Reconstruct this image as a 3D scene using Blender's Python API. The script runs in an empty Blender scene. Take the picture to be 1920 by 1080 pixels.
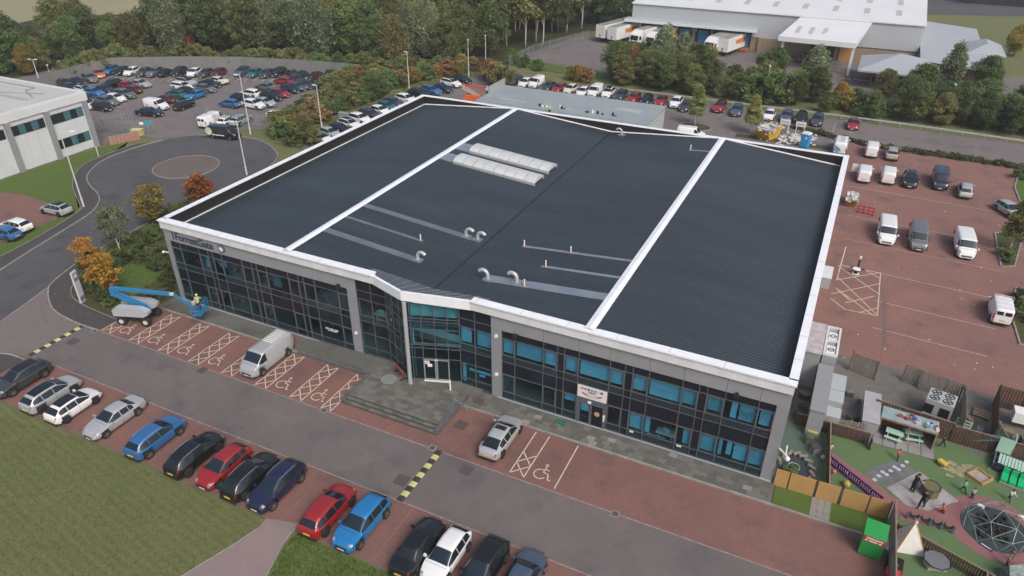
import bpy, bmesh, math, random
import numpy as np
from mathutils import Vector, Matrix

# ------------------------------------------------------------------ scene, camera, light
sc = bpy.context.scene
COL = sc.collection
R = math.radians
F_PX, PITCH, ROLL, YAW = 1357.25, 0.5331, 0.0026, 2.0176
CAM = Vector((55.7793, -40.5086, 37.28))
_cp, _sp, _cy, _sy = math.cos(PITCH), math.sin(PITCH), math.cos(YAW), math.sin(YAW)
FWD = Vector((_cy*_cp, _sy*_cp, -_sp)); _r = Vector((_sy, -_cy, 0)); _u = _r.cross(FWD)
RGT = math.cos(ROLL)*_r + math.sin(ROLL)*_u; UPV = -math.sin(ROLL)*_r + math.cos(ROLL)*_u
cam = bpy.data.cameras.new('camera'); camo = bpy.data.objects.new('camera', cam); COL.objects.link(camo)
cam.sensor_fit = 'HORIZONTAL'; cam.sensor_width = 36; cam.lens = F_PX/1920*36; cam.clip_end = 2000; cam.clip_start = .5
m = Matrix((RGT, UPV, -FWD)).transposed().to_4x4(); m.translation = CAM; camo.matrix_world = m
sc.camera = camo

SUN_AZ, SUN_EL = R(128), R(46)            # azimuth clockwise from +y
w = bpy.data.worlds.new('World'); sc.world = w; w.use_nodes = True
nt = w.node_tree; bg = nt.nodes['Background']
sky = nt.nodes.new('ShaderNodeTexSky'); sky.sky_type = 'NISHITA'; sky.sun_disc = False
sky.sun_elevation = SUN_EL; sky.sun_rotation = SUN_AZ; sky.air_density = 1.0; sky.dust_density = 6.0; sky.ozone_density = 1.0
nt.links.new(sky.outputs[0], bg.inputs[0]); bg.inputs[1].default_value = 0.15
sun = bpy.data.lights.new('sun', 'SUN'); sun.energy = 1.4; sun.angle = R(22); sun.color = (1, .99, .975)
suno = bpy.data.objects.new('sun', sun); COL.objects.link(suno)
_sd = Vector((math.sin(SUN_AZ)*math.cos(SUN_EL), math.cos(SUN_AZ)*math.cos(SUN_EL), math.sin(SUN_EL)))
suno.rotation_euler = _sd.to_track_quat('Z', 'Y').to_euler()
vs = sc.view_settings; vs.view_transform = 'Standard'; vs.look = 'None'; vs.exposure = 0.0; vs.gamma = 1; vs.use_curve_mapping = False
sc.render.engine = 'CYCLES'

def G(x, y, z=0.0):
    """ground (or height z) point seen at photo position x, y"""
    d = FWD*F_PX + RGT*(x-960) - UPV*(y-540)
    return CAM + d*((z-CAM.z)/d.z)
def S(p):
    d = Vector(p)-CAM; k = d.dot(FWD)
    return 960+F_PX*d.dot(RGT)/k, 540-F_PX*d.dot(UPV)/k
def hfit(p, ytop):
    lo, hi = 0, 30
    for _ in range(40):
        mid = (lo+hi)/2
        if S((p[0], p[1], mid))[1] > ytop: lo = mid
        else: hi = mid
    return lo

# ------------------------------------------------------------------ materials
def s2l(c):
    return tuple((v/255/12.92 if v/255 <= .04045 else ((v/255+.055)/1.055)**2.4) for v in c)
MATS = {}
def mat(name, col, rough=.7, metal=0.0, var=0.0, vscale=2.0, col2=None, bump=0.0, bscale=20.0, coat=0.0, spec=.5, coords='pos', stretch=None):
    """principled material; var mixes in noise (value or a second colour), bump adds fine relief"""
    if name in MATS: return MATS[name]
    m = bpy.data.materials.new(name); m.use_nodes = True; t = m.node_tree; b = t.nodes['Principled BSDF']
    b.inputs['Base Color'].default_value = (*col, 1); b.inputs['Roughness'].default_value = rough
    b.inputs['Metallic'].default_value = metal; b.inputs['Coat Weight'].default_value = coat; b.inputs['Coat Roughness'].default_value = .08
    b.inputs['Specular IOR Level'].default_value = spec
    if var or bump:
        if coords == 'pos': co = t.nodes.new('ShaderNodeNewGeometry').outputs['Position']
        else: co = t.nodes.new('ShaderNodeTexCoord').outputs['Object']
        if stretch:
            mp = t.nodes.new('ShaderNodeMapping'); mp.inputs['Scale'].default_value = stretch; t.links.new(co, mp.inputs[0]); co = mp.outputs[0]
    if var:
        n1 = t.nodes.new('ShaderNodeTexNoise'); n1.inputs['Scale'].default_value = vscale; n1.inputs['Detail'].default_value = 8; n1.inputs['Roughness'].default_value = .62
        t.links.new(co, n1.inputs['Vector'])
        rp = t.nodes.new('ShaderNodeMapRange'); rp.inputs[1].default_value = .3; rp.inputs[2].default_value = .7
        t.links.new(n1.outputs[0], rp.inputs[0])
        mx = t.nodes.new('ShaderNodeMix'); mx.data_type = 'RGBA'
        if col2 is None:
            a = tuple(max(0, c*(1-var)) for c in col); c2 = tuple(min(1, c*(1+var)) for c in col)
        else: a, c2 = col, col2
        mx.inputs[6].default_value = (*a, 1); mx.inputs[7].default_value = (*c2, 1)
        t.links.new(rp.outputs[0], mx.inputs[0]); t.links.new(mx.outputs[2], b.inputs['Base Color'])
        m['mix'] = mx.name
    if bump:
        n2 = t.nodes.new('ShaderNodeTexNoise'); n2.inputs['Scale'].default_value = bscale; n2.inputs['Detail'].default_value = 4
        t.links.new(co, n2.inputs['Vector']); bp = t.nodes.new('ShaderNodeBump'); bp.inputs['Strength'].default_value = bump; bp.inputs['Distance'].default_value = .05
        t.links.new(n2.outputs[0], bp.inputs['Height']); t.links.new(bp.outputs[0], b.inputs['Normal'])
    MATS[name] = m
    return m

def ground_mat(name, cols, scales=(.12, .9, 9), weights=(.6, .5, .35), rough=.9, bump=.3, bscale=30, brick=None, stretch=None, stain=None, stripes=None):
    """layered ground: colour a to b over a broad noise, broken up by a mid and a fine noise"""
    m = bpy.data.materials.new(name); m.use_nodes = True; t = m.node_tree; b = t.nodes['Principled BSDF']
    b.inputs['Roughness'].default_value = rough; b.inputs['Specular IOR Level'].default_value = .25
    co = t.nodes.new('ShaderNodeNewGeometry').outputs['Position']
    if stretch:
        mp = t.nodes.new('ShaderNodeMapping'); mp.inputs['Scale'].default_value = stretch[0]; mp.inputs['Rotation'].default_value = (0, 0, stretch[1]); t.links.new(co, mp.inputs[0]); co2 = mp.outputs[0]
    else: co2 = co
    def nz(s, c, lo=.32, hi=.68):
        n = t.nodes.new('ShaderNodeTexNoise'); n.inputs['Scale'].default_value = s; n.inputs['Detail'].default_value = 7; n.inputs['Roughness'].default_value = .6
        t.links.new(c, n.inputs['Vector']); r = t.nodes.new('ShaderNodeMapRange'); r.inputs[1].default_value = lo; r.inputs[2].default_value = hi
        t.links.new(n.outputs[0], r.inputs[0]); return r.outputs[0]
    cur = None
    last = (*cols[0], 1)
    for i, (s, wt) in enumerate(zip(scales, weights)):
        mx = t.nodes.new('ShaderNodeMix'); mx.data_type = 'RGBA'
        ml = t.nodes.new('ShaderNodeMath'); ml.operation = 'MULTIPLY'; ml.inputs[1].default_value = wt
        t.links.new(nz(s, co2 if i else co), ml.inputs[0]); t.links.new(ml.outputs[0], mx.inputs[0])
        if cur is None: mx.inputs[6].default_value = last
        else: t.links.new(cur, mx.inputs[6])
        mx.inputs[7].default_value = (*cols[min(i+1, len(cols)-1)], 1); cur = mx.outputs[2]
    if stain:
        mx = t.nodes.new('ShaderNodeMix'); mx.data_type = 'RGBA'; mx.inputs[7].default_value = (*stain, 1)
        ml = t.nodes.new('ShaderNodeMath'); ml.operation = 'MULTIPLY'; ml.inputs[1].default_value = .8
        t.links.new(nz(.3, co, .53, .72), ml.inputs[0]); t.links.new(ml.outputs[0], mx.inputs[0]); t.links.new(cur, mx.inputs[6]); cur = mx.outputs[2]
        for sc_, lo_, hi_, k_ in ((1.4, .62, .72, .5), (.08, .5, .75, .45)):
            mx = t.nodes.new('ShaderNodeMix'); mx.data_type = 'RGBA'; mx.inputs[7].default_value = (*(c*.85 for c in stain), 1); ml = t.nodes.new('ShaderNodeMath'); ml.operation = 'MULTIPLY'; ml.inputs[1].default_value = k_
            t.links.new(nz(sc_, co, lo_, hi_), ml.inputs[0]); t.links.new(ml.outputs[0], mx.inputs[0]); t.links.new(cur, mx.inputs[6]); cur = mx.outputs[2]
    if stripes:
        wv = t.nodes.new('ShaderNodeTexWave'); wv.inputs['Scale'].default_value = stripes[0]; wv.inputs['Distortion'].default_value = 1.6; wv.inputs['Detail'].default_value = 2
        mp2 = t.nodes.new('ShaderNodeMapping'); mp2.inputs['Rotation'].default_value = (0, 0, stripes[1]); t.links.new(co, mp2.inputs[0]); t.links.new(mp2.outputs[0], wv.inputs['Vector'])
        mx = t.nodes.new('ShaderNodeMix'); mx.data_type = 'RGBA'; mx.inputs[7].default_value = (*stripes[2], 1); ml = t.nodes.new('ShaderNodeMath'); ml.operation = 'MULTIPLY'; ml.inputs[1].default_value = .38
        t.links.new(wv.outputs[1], ml.inputs[0]); t.links.new(ml.outputs[0], mx.inputs[0]); t.links.new(cur, mx.inputs[6]); cur = mx.outputs[2]
    if brick:
        bk = t.nodes.new('ShaderNodeTexBrick'); bk.inputs['Scale'].default_value = 1; bk.inputs['Brick Width'].default_value = brick[0]; bk.inputs['Row Height'].default_value = brick[1]
        bk.inputs['Mortar Size'].default_value = brick[2]; bk.inputs['Color1'].default_value = (1.08, 1.06, 1.05, 1); bk.inputs['Color2'].default_value = (.88, .88, .9, 1); bk.inputs['Mortar'].default_value = (.62, .62, .62, 1)
        t.links.new(co, bk.inputs['Vector'])
        mx = t.nodes.new('ShaderNodeMix'); mx.data_type = 'RGBA'; mx.blend_type = 'MULTIPLY'; mx.inputs[0].default_value = .8
        t.links.new(cur, mx.inputs[6]); t.links.new(bk.outputs[0], mx.inputs[7]); cur = mx.outputs[2]
    t.links.new(cur, b.inputs['Base Color'])
    n2 = t.nodes.new('ShaderNodeTexNoise'); n2.inputs['Scale'].default_value = bscale; n2.inputs['Detail'].default_value = 3
    t.links.new(co, n2.inputs['Vector']); bp = t.nodes.new('ShaderNodeBump'); bp.inputs['Strength'].default_value = bump; bp.inputs['Distance'].default_value = .03
    t.links.new(n2.outputs[0], bp.inputs['Height']); t.links.new(bp.outputs[0], b.inputs['Normal'])
    MATS[name] = m
    return m

def leaf_mat(name, dark, mid, light):
    """foliage: colour varies leaf by leaf and tree by tree"""
    m = bpy.data.materials.new(name); m.use_nodes = True; t = m.node_tree; b = t.nodes['Principled BSDF']; out = t.nodes['Material Output']
    g = t.nodes.new('ShaderNodeNewGeometry'); oi = t.nodes.new('ShaderNodeObjectInfo')
    n = t.nodes.new('ShaderNodeTexNoise'); n.inputs['Scale'].default_value = .55; n.inputs['Detail'].default_value = 3; t.links.new(g.outputs['Position'], n.inputs['Vector'])
    a = t.nodes.new('ShaderNodeMath'); a.operation = 'MULTIPLY_ADD'; a.inputs[1].default_value = .5; t.links.new(g.outputs['Random Per Island'], a.inputs[0])
    nr = t.nodes.new('ShaderNodeMapRange'); nr.inputs[1].default_value = .3; nr.inputs[2].default_value = .7; nr.inputs[4].default_value = .55; t.links.new(n.outputs[0], nr.inputs[0]); t.links.new(nr.outputs[0], a.inputs[2])
    cr = t.nodes.new('ShaderNodeValToRGB'); e = cr.color_ramp.elements; e[0].position = .08; e[0].color = (*dark, 1); e[1].position = .98; e[1].color = (*light, 1)
    k = cr.color_ramp.elements.new(.5); k.color = (*mid, 1); t.links.new(a.outputs[0], cr.inputs[0])
    hs = t.nodes.new('ShaderNodeHueSaturation'); r1 = t.nodes.new('ShaderNodeMapRange'); r1.inputs[3].default_value = .475; r1.inputs[4].default_value = .52; t.links.new(oi.outputs['Random'], r1.inputs[0]); t.links.new(r1.outputs[0], hs.inputs['Hue'])
    r2 = t.nodes.new('ShaderNodeMapRange'); r2.inputs[3].default_value = .75; r2.inputs[4].default_value = 1.3; 
    ml = t.nodes.new('ShaderNodeMath'); ml.operation = 'MULTIPLY'; ml.inputs[1].default_value = 7.31; t.links.new(oi.outputs['Random'], ml.inputs[0]); fr = t.nodes.new('ShaderNodeMath'); fr.operation = 'FRACT'; t.links.new(ml.outputs[0], fr.inputs[0]); t.links.new(fr.outputs[0], r2.inputs[0]); t.links.new(r2.outputs[0], hs.inputs['Value'])
    t.links.new(cr.outputs[0], hs.inputs['Color']); t.links.new(hs.outputs[0], b.inputs['Base Color']); b.inputs['Roughness'].default_value = .65; b.inputs['Specular IOR Level'].default_value = .25
    tr = t.nodes.new('ShaderNodeBsdfTranslucent'); t.links.new(hs.outputs[0], tr.inputs[0]); ms = t.nodes.new('ShaderNodeMixShader'); ms.inputs[0].default_value = .28
    t.links.new(b.outputs[0], ms.inputs[1]); t.links.new(tr.outputs[0], ms.inputs[2]); t.links.new(ms.outputs[0], out.inputs[0])
    MATS[name] = m
    return m

def glass_mat(name, tint, rough=.03):
    m = bpy.data.materials.new(name); m.use_nodes = True; t = m.node_tree; out = t.nodes['Material Output']; t.nodes.remove(t.nodes['Principled BSDF'])
    tr = t.nodes.new('ShaderNodeBsdfTransparent'); tr.inputs[0].default_value = (*tint, 1)
    gl = t.nodes.new('ShaderNodeBsdfGlossy'); gl.inputs['Roughness'].default_value = rough; gl.inputs['Color'].default_value = (.8, .9, .95, 1)
    lw = t.nodes.new('ShaderNodeLayerWeight'); pw = t.nodes.new('ShaderNodeMath'); pw.operation = 'POWER'; pw.inputs[1].default_value = 4.0; t.links.new(lw.outputs['Facing'], pw.inputs[0])
    fr = t.nodes.new('ShaderNodeMath'); fr.operation = 'MULTIPLY_ADD'; fr.inputs[1].default_value = .8; fr.inputs[2].default_value = .035; t.links.new(pw.outputs[0], fr.inputs[0])
    ms = t.nodes.new('ShaderNodeMixShader'); t.links.new(fr.outputs[0], ms.inputs[0]); t.links.new(tr.outputs[0], ms.inputs[1]); t.links.new(gl.outputs[0], ms.inputs[2]); t.links.new(ms.outputs[0], out.inputs[0])
    MATS[name] = m
    return m

# ------------------------------------------------------------------ mesh building
class MB:
    def __init__(s): s.v = []; s.f = []; s.m = []
    def _add(s, vs, fs, mi=0):
        o = len(s.v); s.v += [tuple(v) for v in vs]; s.f += [tuple(i+o for i in f) for f in fs]; s.m += [mi]*len(fs); return s
    def box(s, c, d, rz=0, mi=0, tilt=None):
        hx, hy, hz = d[0]/2, d[1]/2, d[2]/2
        P = [Vector((x, y, z)) for z in (-hz, hz) for x, y in ((-hx, -hy), (hx, -hy), (hx, hy), (-hx, hy))]
        M = Matrix.Rotation(rz, 3, 'Z')
        if tilt is not None: M = M @ Matrix.Rotation(tilt[1], 3, tilt[0])
        return s._add([M @ p + Vector(c) for p in P], [(3, 2, 1, 0), (4, 5, 6, 7), (0, 1, 5, 4), (1, 2, 6, 5), (2, 3, 7, 6), (3, 0, 4, 7)], mi)
    def bb(s, x0, x1, y0, y1, z0, z1, mi=0):
        return s.box(((x0+x1)/2, (y0+y1)/2, (z0+z1)/2), (abs(x1-x0), abs(y1-y0), abs(z1-z0)), 0, mi)
    def poly(s, pts, mi=0): return s._add(pts, [tuple(range(len(pts)))], mi)
    def prism(s, pts, z0, z1, mi=0):
        n = len(pts); area = sum(pts[i][0]*pts[(i+1) % n][1]-pts[(i+1) % n][0]*pts[i][1] for i in range(n))
        if area < 0: pts = list(reversed(pts))
        f = [tuple(range(n-1, -1, -1)), tuple(range(n, 2*n))]+[(i, (i+1) % n, n+(i+1) % n, n+i) for i in range(n)]
        return s._add([(p[0], p[1], z0) for p in pts]+[(p[0], p[1], z1) for p in pts], f, mi)
    def tube(s, path, r, n=6, mi=0, r2=None, cap=True):
        path = [Vector(p) for p in path]; k = len(path); vs = []
        for i, p in enumerate(path):
            d = (path[min(i+1, k-1)]-path[max(i-1, 0)]).normalized()
            a = d.cross(Vector((0, 0, 1)) if abs(d.z) < .95 else Vector((1, 0, 0))).normalized(); b = d.cross(a)
            rr = r if r2 is None else r+(r2-r)*i/(k-1)
            vs += [p+(a*math.cos(t)+b*math.sin(t))*rr for t in [2*math.pi*j/n for j in range(n)]]
        fs = [(i*n+j, i*n+(j+1) % n, (i+1)*n+(j+1) % n, (i+1)*n+j) for i in range(k-1) for j in range(n)]
        if cap: fs += [tuple(range(n-1, -1, -1)), tuple(range((k-1)*n, k*n))]
        return s._add(vs, fs, mi)
    def cyl(s, c, r, h, n=16, mi=0, axis='z', r2=None):
        d = {'z': Vector((0, 0, h)), 'y': Vector((0, h, 0)), 'x': Vector((h, 0, 0))}[axis]; c = Vector(c)
        return s.tube([c-d/2, c+d/2], r, n, mi, r2)
    def sphere(s, c, r, n=10, k=6, mi=0, sc=(1, 1, 1), zmin=-1):
        c = Vector(c); vs = []; fs = []
        zs = [max(zmin, -math.cos(math.pi*i/k)) for i in range(k+1)]
        for z in zs:
            q = math.sqrt(max(0, 1-z*z)); q = max(q, .02)
            vs += [c+Vector((q*math.cos(2*math.pi*j/n)*sc[0], q*math.sin(2*math.pi*j/n)*sc[1], z*sc[2]))*r for j in range(n)]
        fs = [(i*n+j, i*n+(j+1) % n, (i+1)*n+(j+1) % n, (i+1)*n+j) for i in range(k) for j in range(n)]
        fs += [tuple(range(n-1, -1, -1)), tuple(range(k*n, (k+1)*n))]
        return s._add(vs, fs, mi)
    def torus(s, c, R0, r, n=16, k=6, mi=0, axis='z', a0=0, a1=2*math.pi):
        c = Vector(c); path = []
        for i in range(n+1):
            a = a0+(a1-a0)*i/n; x, y = R0*math.cos(a), R0*math.sin(a)
            path.append(c+Vector({'z': (x, y, 0), 'y': (x, 0, y), 'x': (0, x, y)}[axis]))
        return s.tube(path, r, k, mi, cap=True)
    def mesh(s, name, mats, smooth=False):
        me = bpy.data.meshes.new(name); me.from_pydata(s.v, [], s.f)
        for mt in (mats if isinstance(mats, (list, tuple)) else [mats]): me.materials.append(mt)
        if any(s.m): me.polygons.foreach_set('material_index', s.m)
        if smooth: me.polygons.foreach_set('use_smooth', [True]*len(s.f))
        me.update(); return me
    def obj(s, name, mats, parent=None, smooth=False, loc=None, rz=0, sharp=None):
        me = s.mesh(name, mats, smooth)
        if sharp: 
            me.set_sharp_from_angle(angle=R(sharp))
        return link(name, me, parent, loc, rz)
def link(name, me, parent=None, loc=None, rz=0, scale=None):
    o = bpy.data.objects.new(name, me); COL.objects.link(o)
    if parent: o.parent = parent
    if loc is not None: o.location = loc
    if rz: o.rotation_euler = (0, 0, rz)
    if scale: o.scale = scale
    return o
def tag(o, label, cat, group=None):
    o['label'] = label; o['category'] = cat
    if group: o['group'] = group
    return o
def thing(name, label, cat, loc=(0, 0, 0), rz=0, group=None):
    o = bpy.data.objects.new(name, None); COL.objects.link(o); o.location = loc; o.rotation_euler = (0, 0, rz); o.empty_display_size = .2
    return tag(o, label, cat, group)
def struct(o, kind='structure'): o['kind'] = kind; return o
def copy_tree(o, parent=None):
    c = o.copy(); COL.objects.link(c); c.parent = parent
    for ch in o.children: copy_tree(ch, c)
    return c
def hide_proto(o):
    for ch in list(o.children): hide_proto(ch)
    bpy.data.objects.remove(o)
def text_mesh(body, size, depth, mt, name='letters', spacing=1.0, bold=0.0):
    cu = bpy.data.curves.new('t', 'FONT'); cu.body = body; cu.size = size; cu.extrude = depth; cu.space_character = spacing; cu.offset = bold; cu.resolution_u = 3
    o = bpy.data.objects.new('t', cu); COL.objects.link(o); bpy.context.view_layer.update()
    me = bpy.data.meshes.new_from_object(o.evaluated_get(bpy.context.evaluated_depsgraph_get())); me.name = name
    bpy.data.objects.remove(o); me.materials.clear(); me.materials.append(mt); return me
def P2(l, z=0): return [tuple(G(x, y, z))[:2] for x, y in l]
rng = random.Random(7)
# ------------------------------------------------------------------ ground
GRASS = ground_mat('grass', [(.105, .13, .05), (.15, .15, .068), (.085, .112, .04), (.2, .19, .1)], (.1, .8, 6), (.75, .7, .55), bump=.8, bscale=14, stretch=((1, .3, 1), R(-25)))
LUSH = ground_mat('lush_grass', [(.062, .12, .02), (.095, .13, .03), (.05, .09, .018), (.12, .15, .05)], (.15, .9, 6), (.6, .5, .4), bump=.8, bscale=14)
FIELD = ground_mat('stubble_field', [(.27, .25, .15), (.34, .31, .2), (.2, .21, .11)], (.03, .2, 2), (.7, .5, .4), stretch=((1, .15, 1), R(30)))
FOREST = ground_mat('woodland_floor', [(.035, .045, .018), (.06, .06, .025), (.03, .03, .015)], (.2, 1, 8), (.6, .6, .4))
ROAD = ground_mat('road_tarmac', [(.078, .08, .09), (.1, .1, .108), (.062, .064, .074), (.125, .125, .13)], (.09, .6, 14), (.7, .4, .25), bump=.25, bscale=60, stain=(.05, .05, .057))
LANE = ground_mat('forecourt_tarmac', [(.137, .121, .119), (.168, .142, .137), (.106, .097, .099), (.18, .158, .153)], (.13, .7, 14), (.75, .45, .25), bump=.25, bscale=60, stain=(.095, .088, .095))
APRON = ground_mat('apron_blocks', [(.19, .165, .16), (.23, .195, .185), (.15, .135, .135)], (.13, .8, 10), (.6, .4, .3), brick=(.2, .1, .012))
YARD = ground_mat('car_park_tarmac', [(.16, .145, .145), (.2, .165, .16), (.125, .118, .122), (.21, .19, .185)], (.08, .5, 10), (.7, .45, .25), bump=.25, bscale=50, stain=(.1, .095, .1))
FOOT = ground_mat('footway_tarmac', [(.07, .066, .068), (.088, .08, .08), (.055, .053, .056)], (.2, 1, 16), (.6, .4, .3), bump=.3, bscale=60)
RED = ground_mat('red_block_paving', [(.215, .11, .095), (.25, .135, .112), (.16, .092, .085), (.26, .15, .125)], (.12, .6, 9), (.75, .55, .3), brick=(.2, .1, .012), stain=(.13, .088, .088))
REDR = ground_mat('red_block_car_park', [(.27, .138, .116), (.225, .118, .103), (.165, .1, .095), (.33, .19, .16)], (.07, .35, 5), (.85, .5, .45), brick=(.2, .1, .012), stain=(.14, .1, .1))
PINK = ground_mat('pink_path', [(.24, .18, .18), (.28, .21, .205), (.19, .15, .15)], (.2, 1, 12), (.6, .4, .3))
TURF = ground_mat('artificial_turf', [(.1, .165, .075), (.125, .185, .085), (.085, .14, .065)], (.2, 1, 20), (.6, .4, .25))
TURF2 = ground_mat('grey_green_turf', [(.085, .13, .105), (.1, .15, .12), (.07, .1, .085)], (.2, 1, 20), (.6, .4, .25))
PATHR = ground_mat('rubber_path', [(.25, .115, .115), (.3, .15, .15), (.2, .1, .1)], (.3, 2, 20), (.6, .4, .25))
CONC = ground_mat('concrete_slab', [(.15, .145, .135), (.2, .19, .175), (.105, .104, .096)], (.3, 1.5, 12), (.7, .5, .3), stain=(.075, .075, .066))
KERB = mat('kerb_concrete', (.26, .25, .24), .85, var=.25, vscale=1.5)
FLAG = ground_mat('flagstone', [(.115, .117, .105), (.15, .147, .13), (.08, .086, .076), (.19, .182, .165)], (.5, 1.6, 14), (.7, .6, .35), stain=(.065, .072, .057))
FLAGL = ground_mat('light_flagstone', [(.26, .25, .235), (.3, .29, .27), (.2, .19, .18)], (.5, 1.6, 14), (.7, .6, .35))
FLAG2 = ground_mat('dark_flagstone', [(.095, .097, .087), (.125, .122, .108), (.068, .073, .064), (.16, .155, .14)], (.5, 1.6, 14), (.7, .6, .35))
FLAG3 = ground_mat('pale_flagstone', [(.14, .14, .127), (.175, .17, .152), (.1, .105, .093), (.21, .2, .185)], (.5, 1.6, 14), (.7, .6, .35))
SOIL = ground_mat('bed_soil', [(.07, .07, .035), (.1, .1, .045), (.04, .045, .02)], (.3, 1.5, 12), (.7, .6, .4))
CREAM = mat('line_paint_cream', (.55, .47, .37), .8, var=.3, vscale=6)
WORN = mat('line_paint_worn', (.36, .29, .26), .85, var=.4, vscale=5)
BLACKP = mat('hump_black', (.035, .033, .035), .8, var=.3, vscale=8)
YELP = mat('hump_yellow', (.5, .48, .2), .8, var=.25, vscale=8)
IRON = mat('cast_iron', (.085, .065, .066), .7, var=.3, vscale=20)

def sheet(name, pts, z, mt, parent=None, kind='structure'):
    b = MB(); n = len(pts); area = sum(pts[i][0]*pts[(i+1) % n][1]-pts[(i+1) % n][0]*pts[i][1] for i in range(n))
    if area < 0: pts = list(reversed(pts))
    bm = bmesh.new(); f = bm.faces.new([bm.verts.new((p[0], p[1], z)) for p in pts]); bmesh.ops.triangulate(bm, faces=[f])
    me = bpy.data.meshes.new(name); bm.to_mesh(me); bm.free(); me.materials.append(mt)
    o = link(name, me, parent)
    if parent is None: struct(o, kind)
    return o
def rect(x0, x1, y0, y1): return [(x0, y0), (x1, y0), (x1, y1), (x0, y1)]
def kerb(name, pts, wd=.13, h=.11, mt=None, z=0, closed=False, parent=None):
    """kerb of upstanding stones swept along a line"""
    pts = [Vector((p[0], p[1], 0)) for p in pts]; n = len(pts); L = []; Rr = []
    for i, p in enumerate(pts):
        a = pts[(i-1) % n] if (closed or i) else p; b = pts[(i+1) % n] if (closed or i < n-1) else p
        d = (b-a).normalized(); q = Vector((-d.y, d.x, 0)); L.append(p+q*wd/2); Rr.append(p-q*wd/2)
    mb = MB()
    for i in range(n if closed else n-1):
        j = (i+1) % n; v = [Rr[i], L[i], L[j], Rr[j]]
        mb._add([(q.x, q.y, z) for q in v]+[(q.x, q.y, z+h) for q in v], [(4, 7, 6, 5), (0, 3, 7, 4), (1, 5, 6, 2), (0, 4, 5, 1), (2, 6, 7, 3)])
    o = mb.obj(name, mt or KERB, parent)
    if parent is None: struct(o)
    return o
def smooth(pts, k=4):
    """Catmull-Rom through points"""
    out = []; n = len(pts)
    for i in range(n-1):
        p0, p1, p2, p3 = [Vector((*pts[max(0, min(n-1, j))][:2], 0)) for j in (i-1, i, i+1, i+2)]
        for t in [q/k for q in range(k)]:
            out.append(tuple(.5*((2*p1)+(p2-p0)*t+(2*p0-5*p1+4*p2-p3)*t*t+(3*p1-p0-3*p2+p3)*t**3))[:2])
    out.append(tuple(pts[-1][:2])); return out

sheet('ground', rect(-700, 700, -500, 900), -.06, GRASS)
sheet('field', [(-400, 60), (-150, 60), (-118, 90), (-95, 135), (-60, 150), (-60, 420), (-400, 420)], -.03, FIELD)
sheet('lawn', [(-62, 142), (-5, 158), (-5, 300), (-62, 300)], -.02, LUSH)
sheet('woodland_ground', [(-140, 30), (-96, 42), (-95, 68), (-60, 84), (-30, 87), (-14, 92), (-14, 108), (-9, 142), (2, 150), (2, 172), (-60, 165), (-110, 130), (-150, 90)], -.015, FOREST)
# street and turning circle
LK = [(-13.6, -30), (-21.6, -3.8), (-23.1, 1.1), (-24.7, 6.9), (-25.9, 10.5), (-27.9, 13.1), (-30.3, 14.7), (-32.7, 15.7), (-35.2, 17), (-37.3, 18.7), (-39.2, 21.4), (-40.3, 24.1), (-40.5, 26.4), (-40.3, 30.2), (-39.4, 33.5)]
LK2 = [(-36.6, 37.4), (-34.0, 38.6), (-31, 39.6), (-27.2, 40), (-24.3, 39.3), (-21.1, 37.6), (-18.4, 35.2), (-16.7, 31), (-16.2, 26), (-16.7, 20), (-17.3, 14), (-16.9, 9), (-16.6, 5.5), (-15.8, 1), (-13.9, -4.1), (-11.9, -10.1), (-5.3, -30)]
LKs, LK2s = smooth(LK), smooth(LK2)
sheet('road', LKs+LK2s, 0, ROAD)
kerb('kerb_street', LKs); kerb('kerb_circle', LK2s[:13*4+1])
foot_in = P2([(0, 482), (75, 442), (147, 397), (150, 385), (140, 362), (136, 345), (142, 325), (162, 306), (207, 287), (250, 271)])
sheet('footpath_street', LKs[4:-2]+list(reversed(smooth(foot_in))), .05, FOOT)
kerb('path_edging', smooth(foot_in), .07, .08)
kerb('grass_edging', [(-13.8, -4.0), (-11.9, -10.1)], .1, .015)
# roundabout
rc = Vector((-27.4, 26.7)); ra = 4.4
circ = [(rc.x+ra*math.cos(a), rc.y+ra*math.sin(a)) for a in [2*math.pi*i/40 for i in range(40)]]
ISL = ground_mat('island_setts', [(.17, .142, .132), (.2, .17, .155), (.125, .108, .102)], (.4, 2, 14), (.6, .5, .4), brick=(.12, .12, .02))
mb = MB(); mb._add([(x, y, .06) for x, y in circ]+[(rc.x, rc.y, .17)], [(i, (i+1) % 40, 40) for i in range(40)]); struct(mb.obj('roundabout_island', ISL))
kerb('roundabout_kerb', circ, .16, .1, mat('kerb_dull', (.23, .215, .205), .85, var=.25, vscale=2), closed=True)
# lots
sheet('car_park_street', P2([(-60, 355), (0, 360), (40, 364), (85, 378), (138, 396), (100, 413), (57, 431), (27, 443), (-60, 478)]), -.02, RED)
sheet('grass_bank', P2([(-60, 345), (0, 340), (47, 324), (115, 300), (186, 277), (240, 266), (207, 287), (162, 306), (142, 325), (136, 345), (140, 362), (147, 390), (138, 395), (85, 378), (40, 364), (0, 360), (-60, 355)]), -.01, LUSH)
sheet('grass_verge_street', P2([(147, 397), (75, 442), (0, 482), (-60, 520), (-60, 478), (27, 443), (57, 431), (100, 413), (138, 397)]), -.012, LUSH)
sheet('car_park_fenced', [(-95, 28), (-46, 28.2), (-44, 33), (-40.4, 33.8), (-36.6, 37.4), (-36, 40.5), (-29, 44.5), (-24, 46), (-22.5, 60), (-27, 79), (-33, 84), (-60, 84), (-95, 68)], -.008, YARD)
sheet('car_park_rear', [(-18, 39.5), (-4, 39.5), (-4, 46.2), (57, 46.2), (57, 79), (100, 76.5), (100, 90), (-12, 90.6), (-17, 84), (-18.5, 60)], -.004, YARD)
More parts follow.
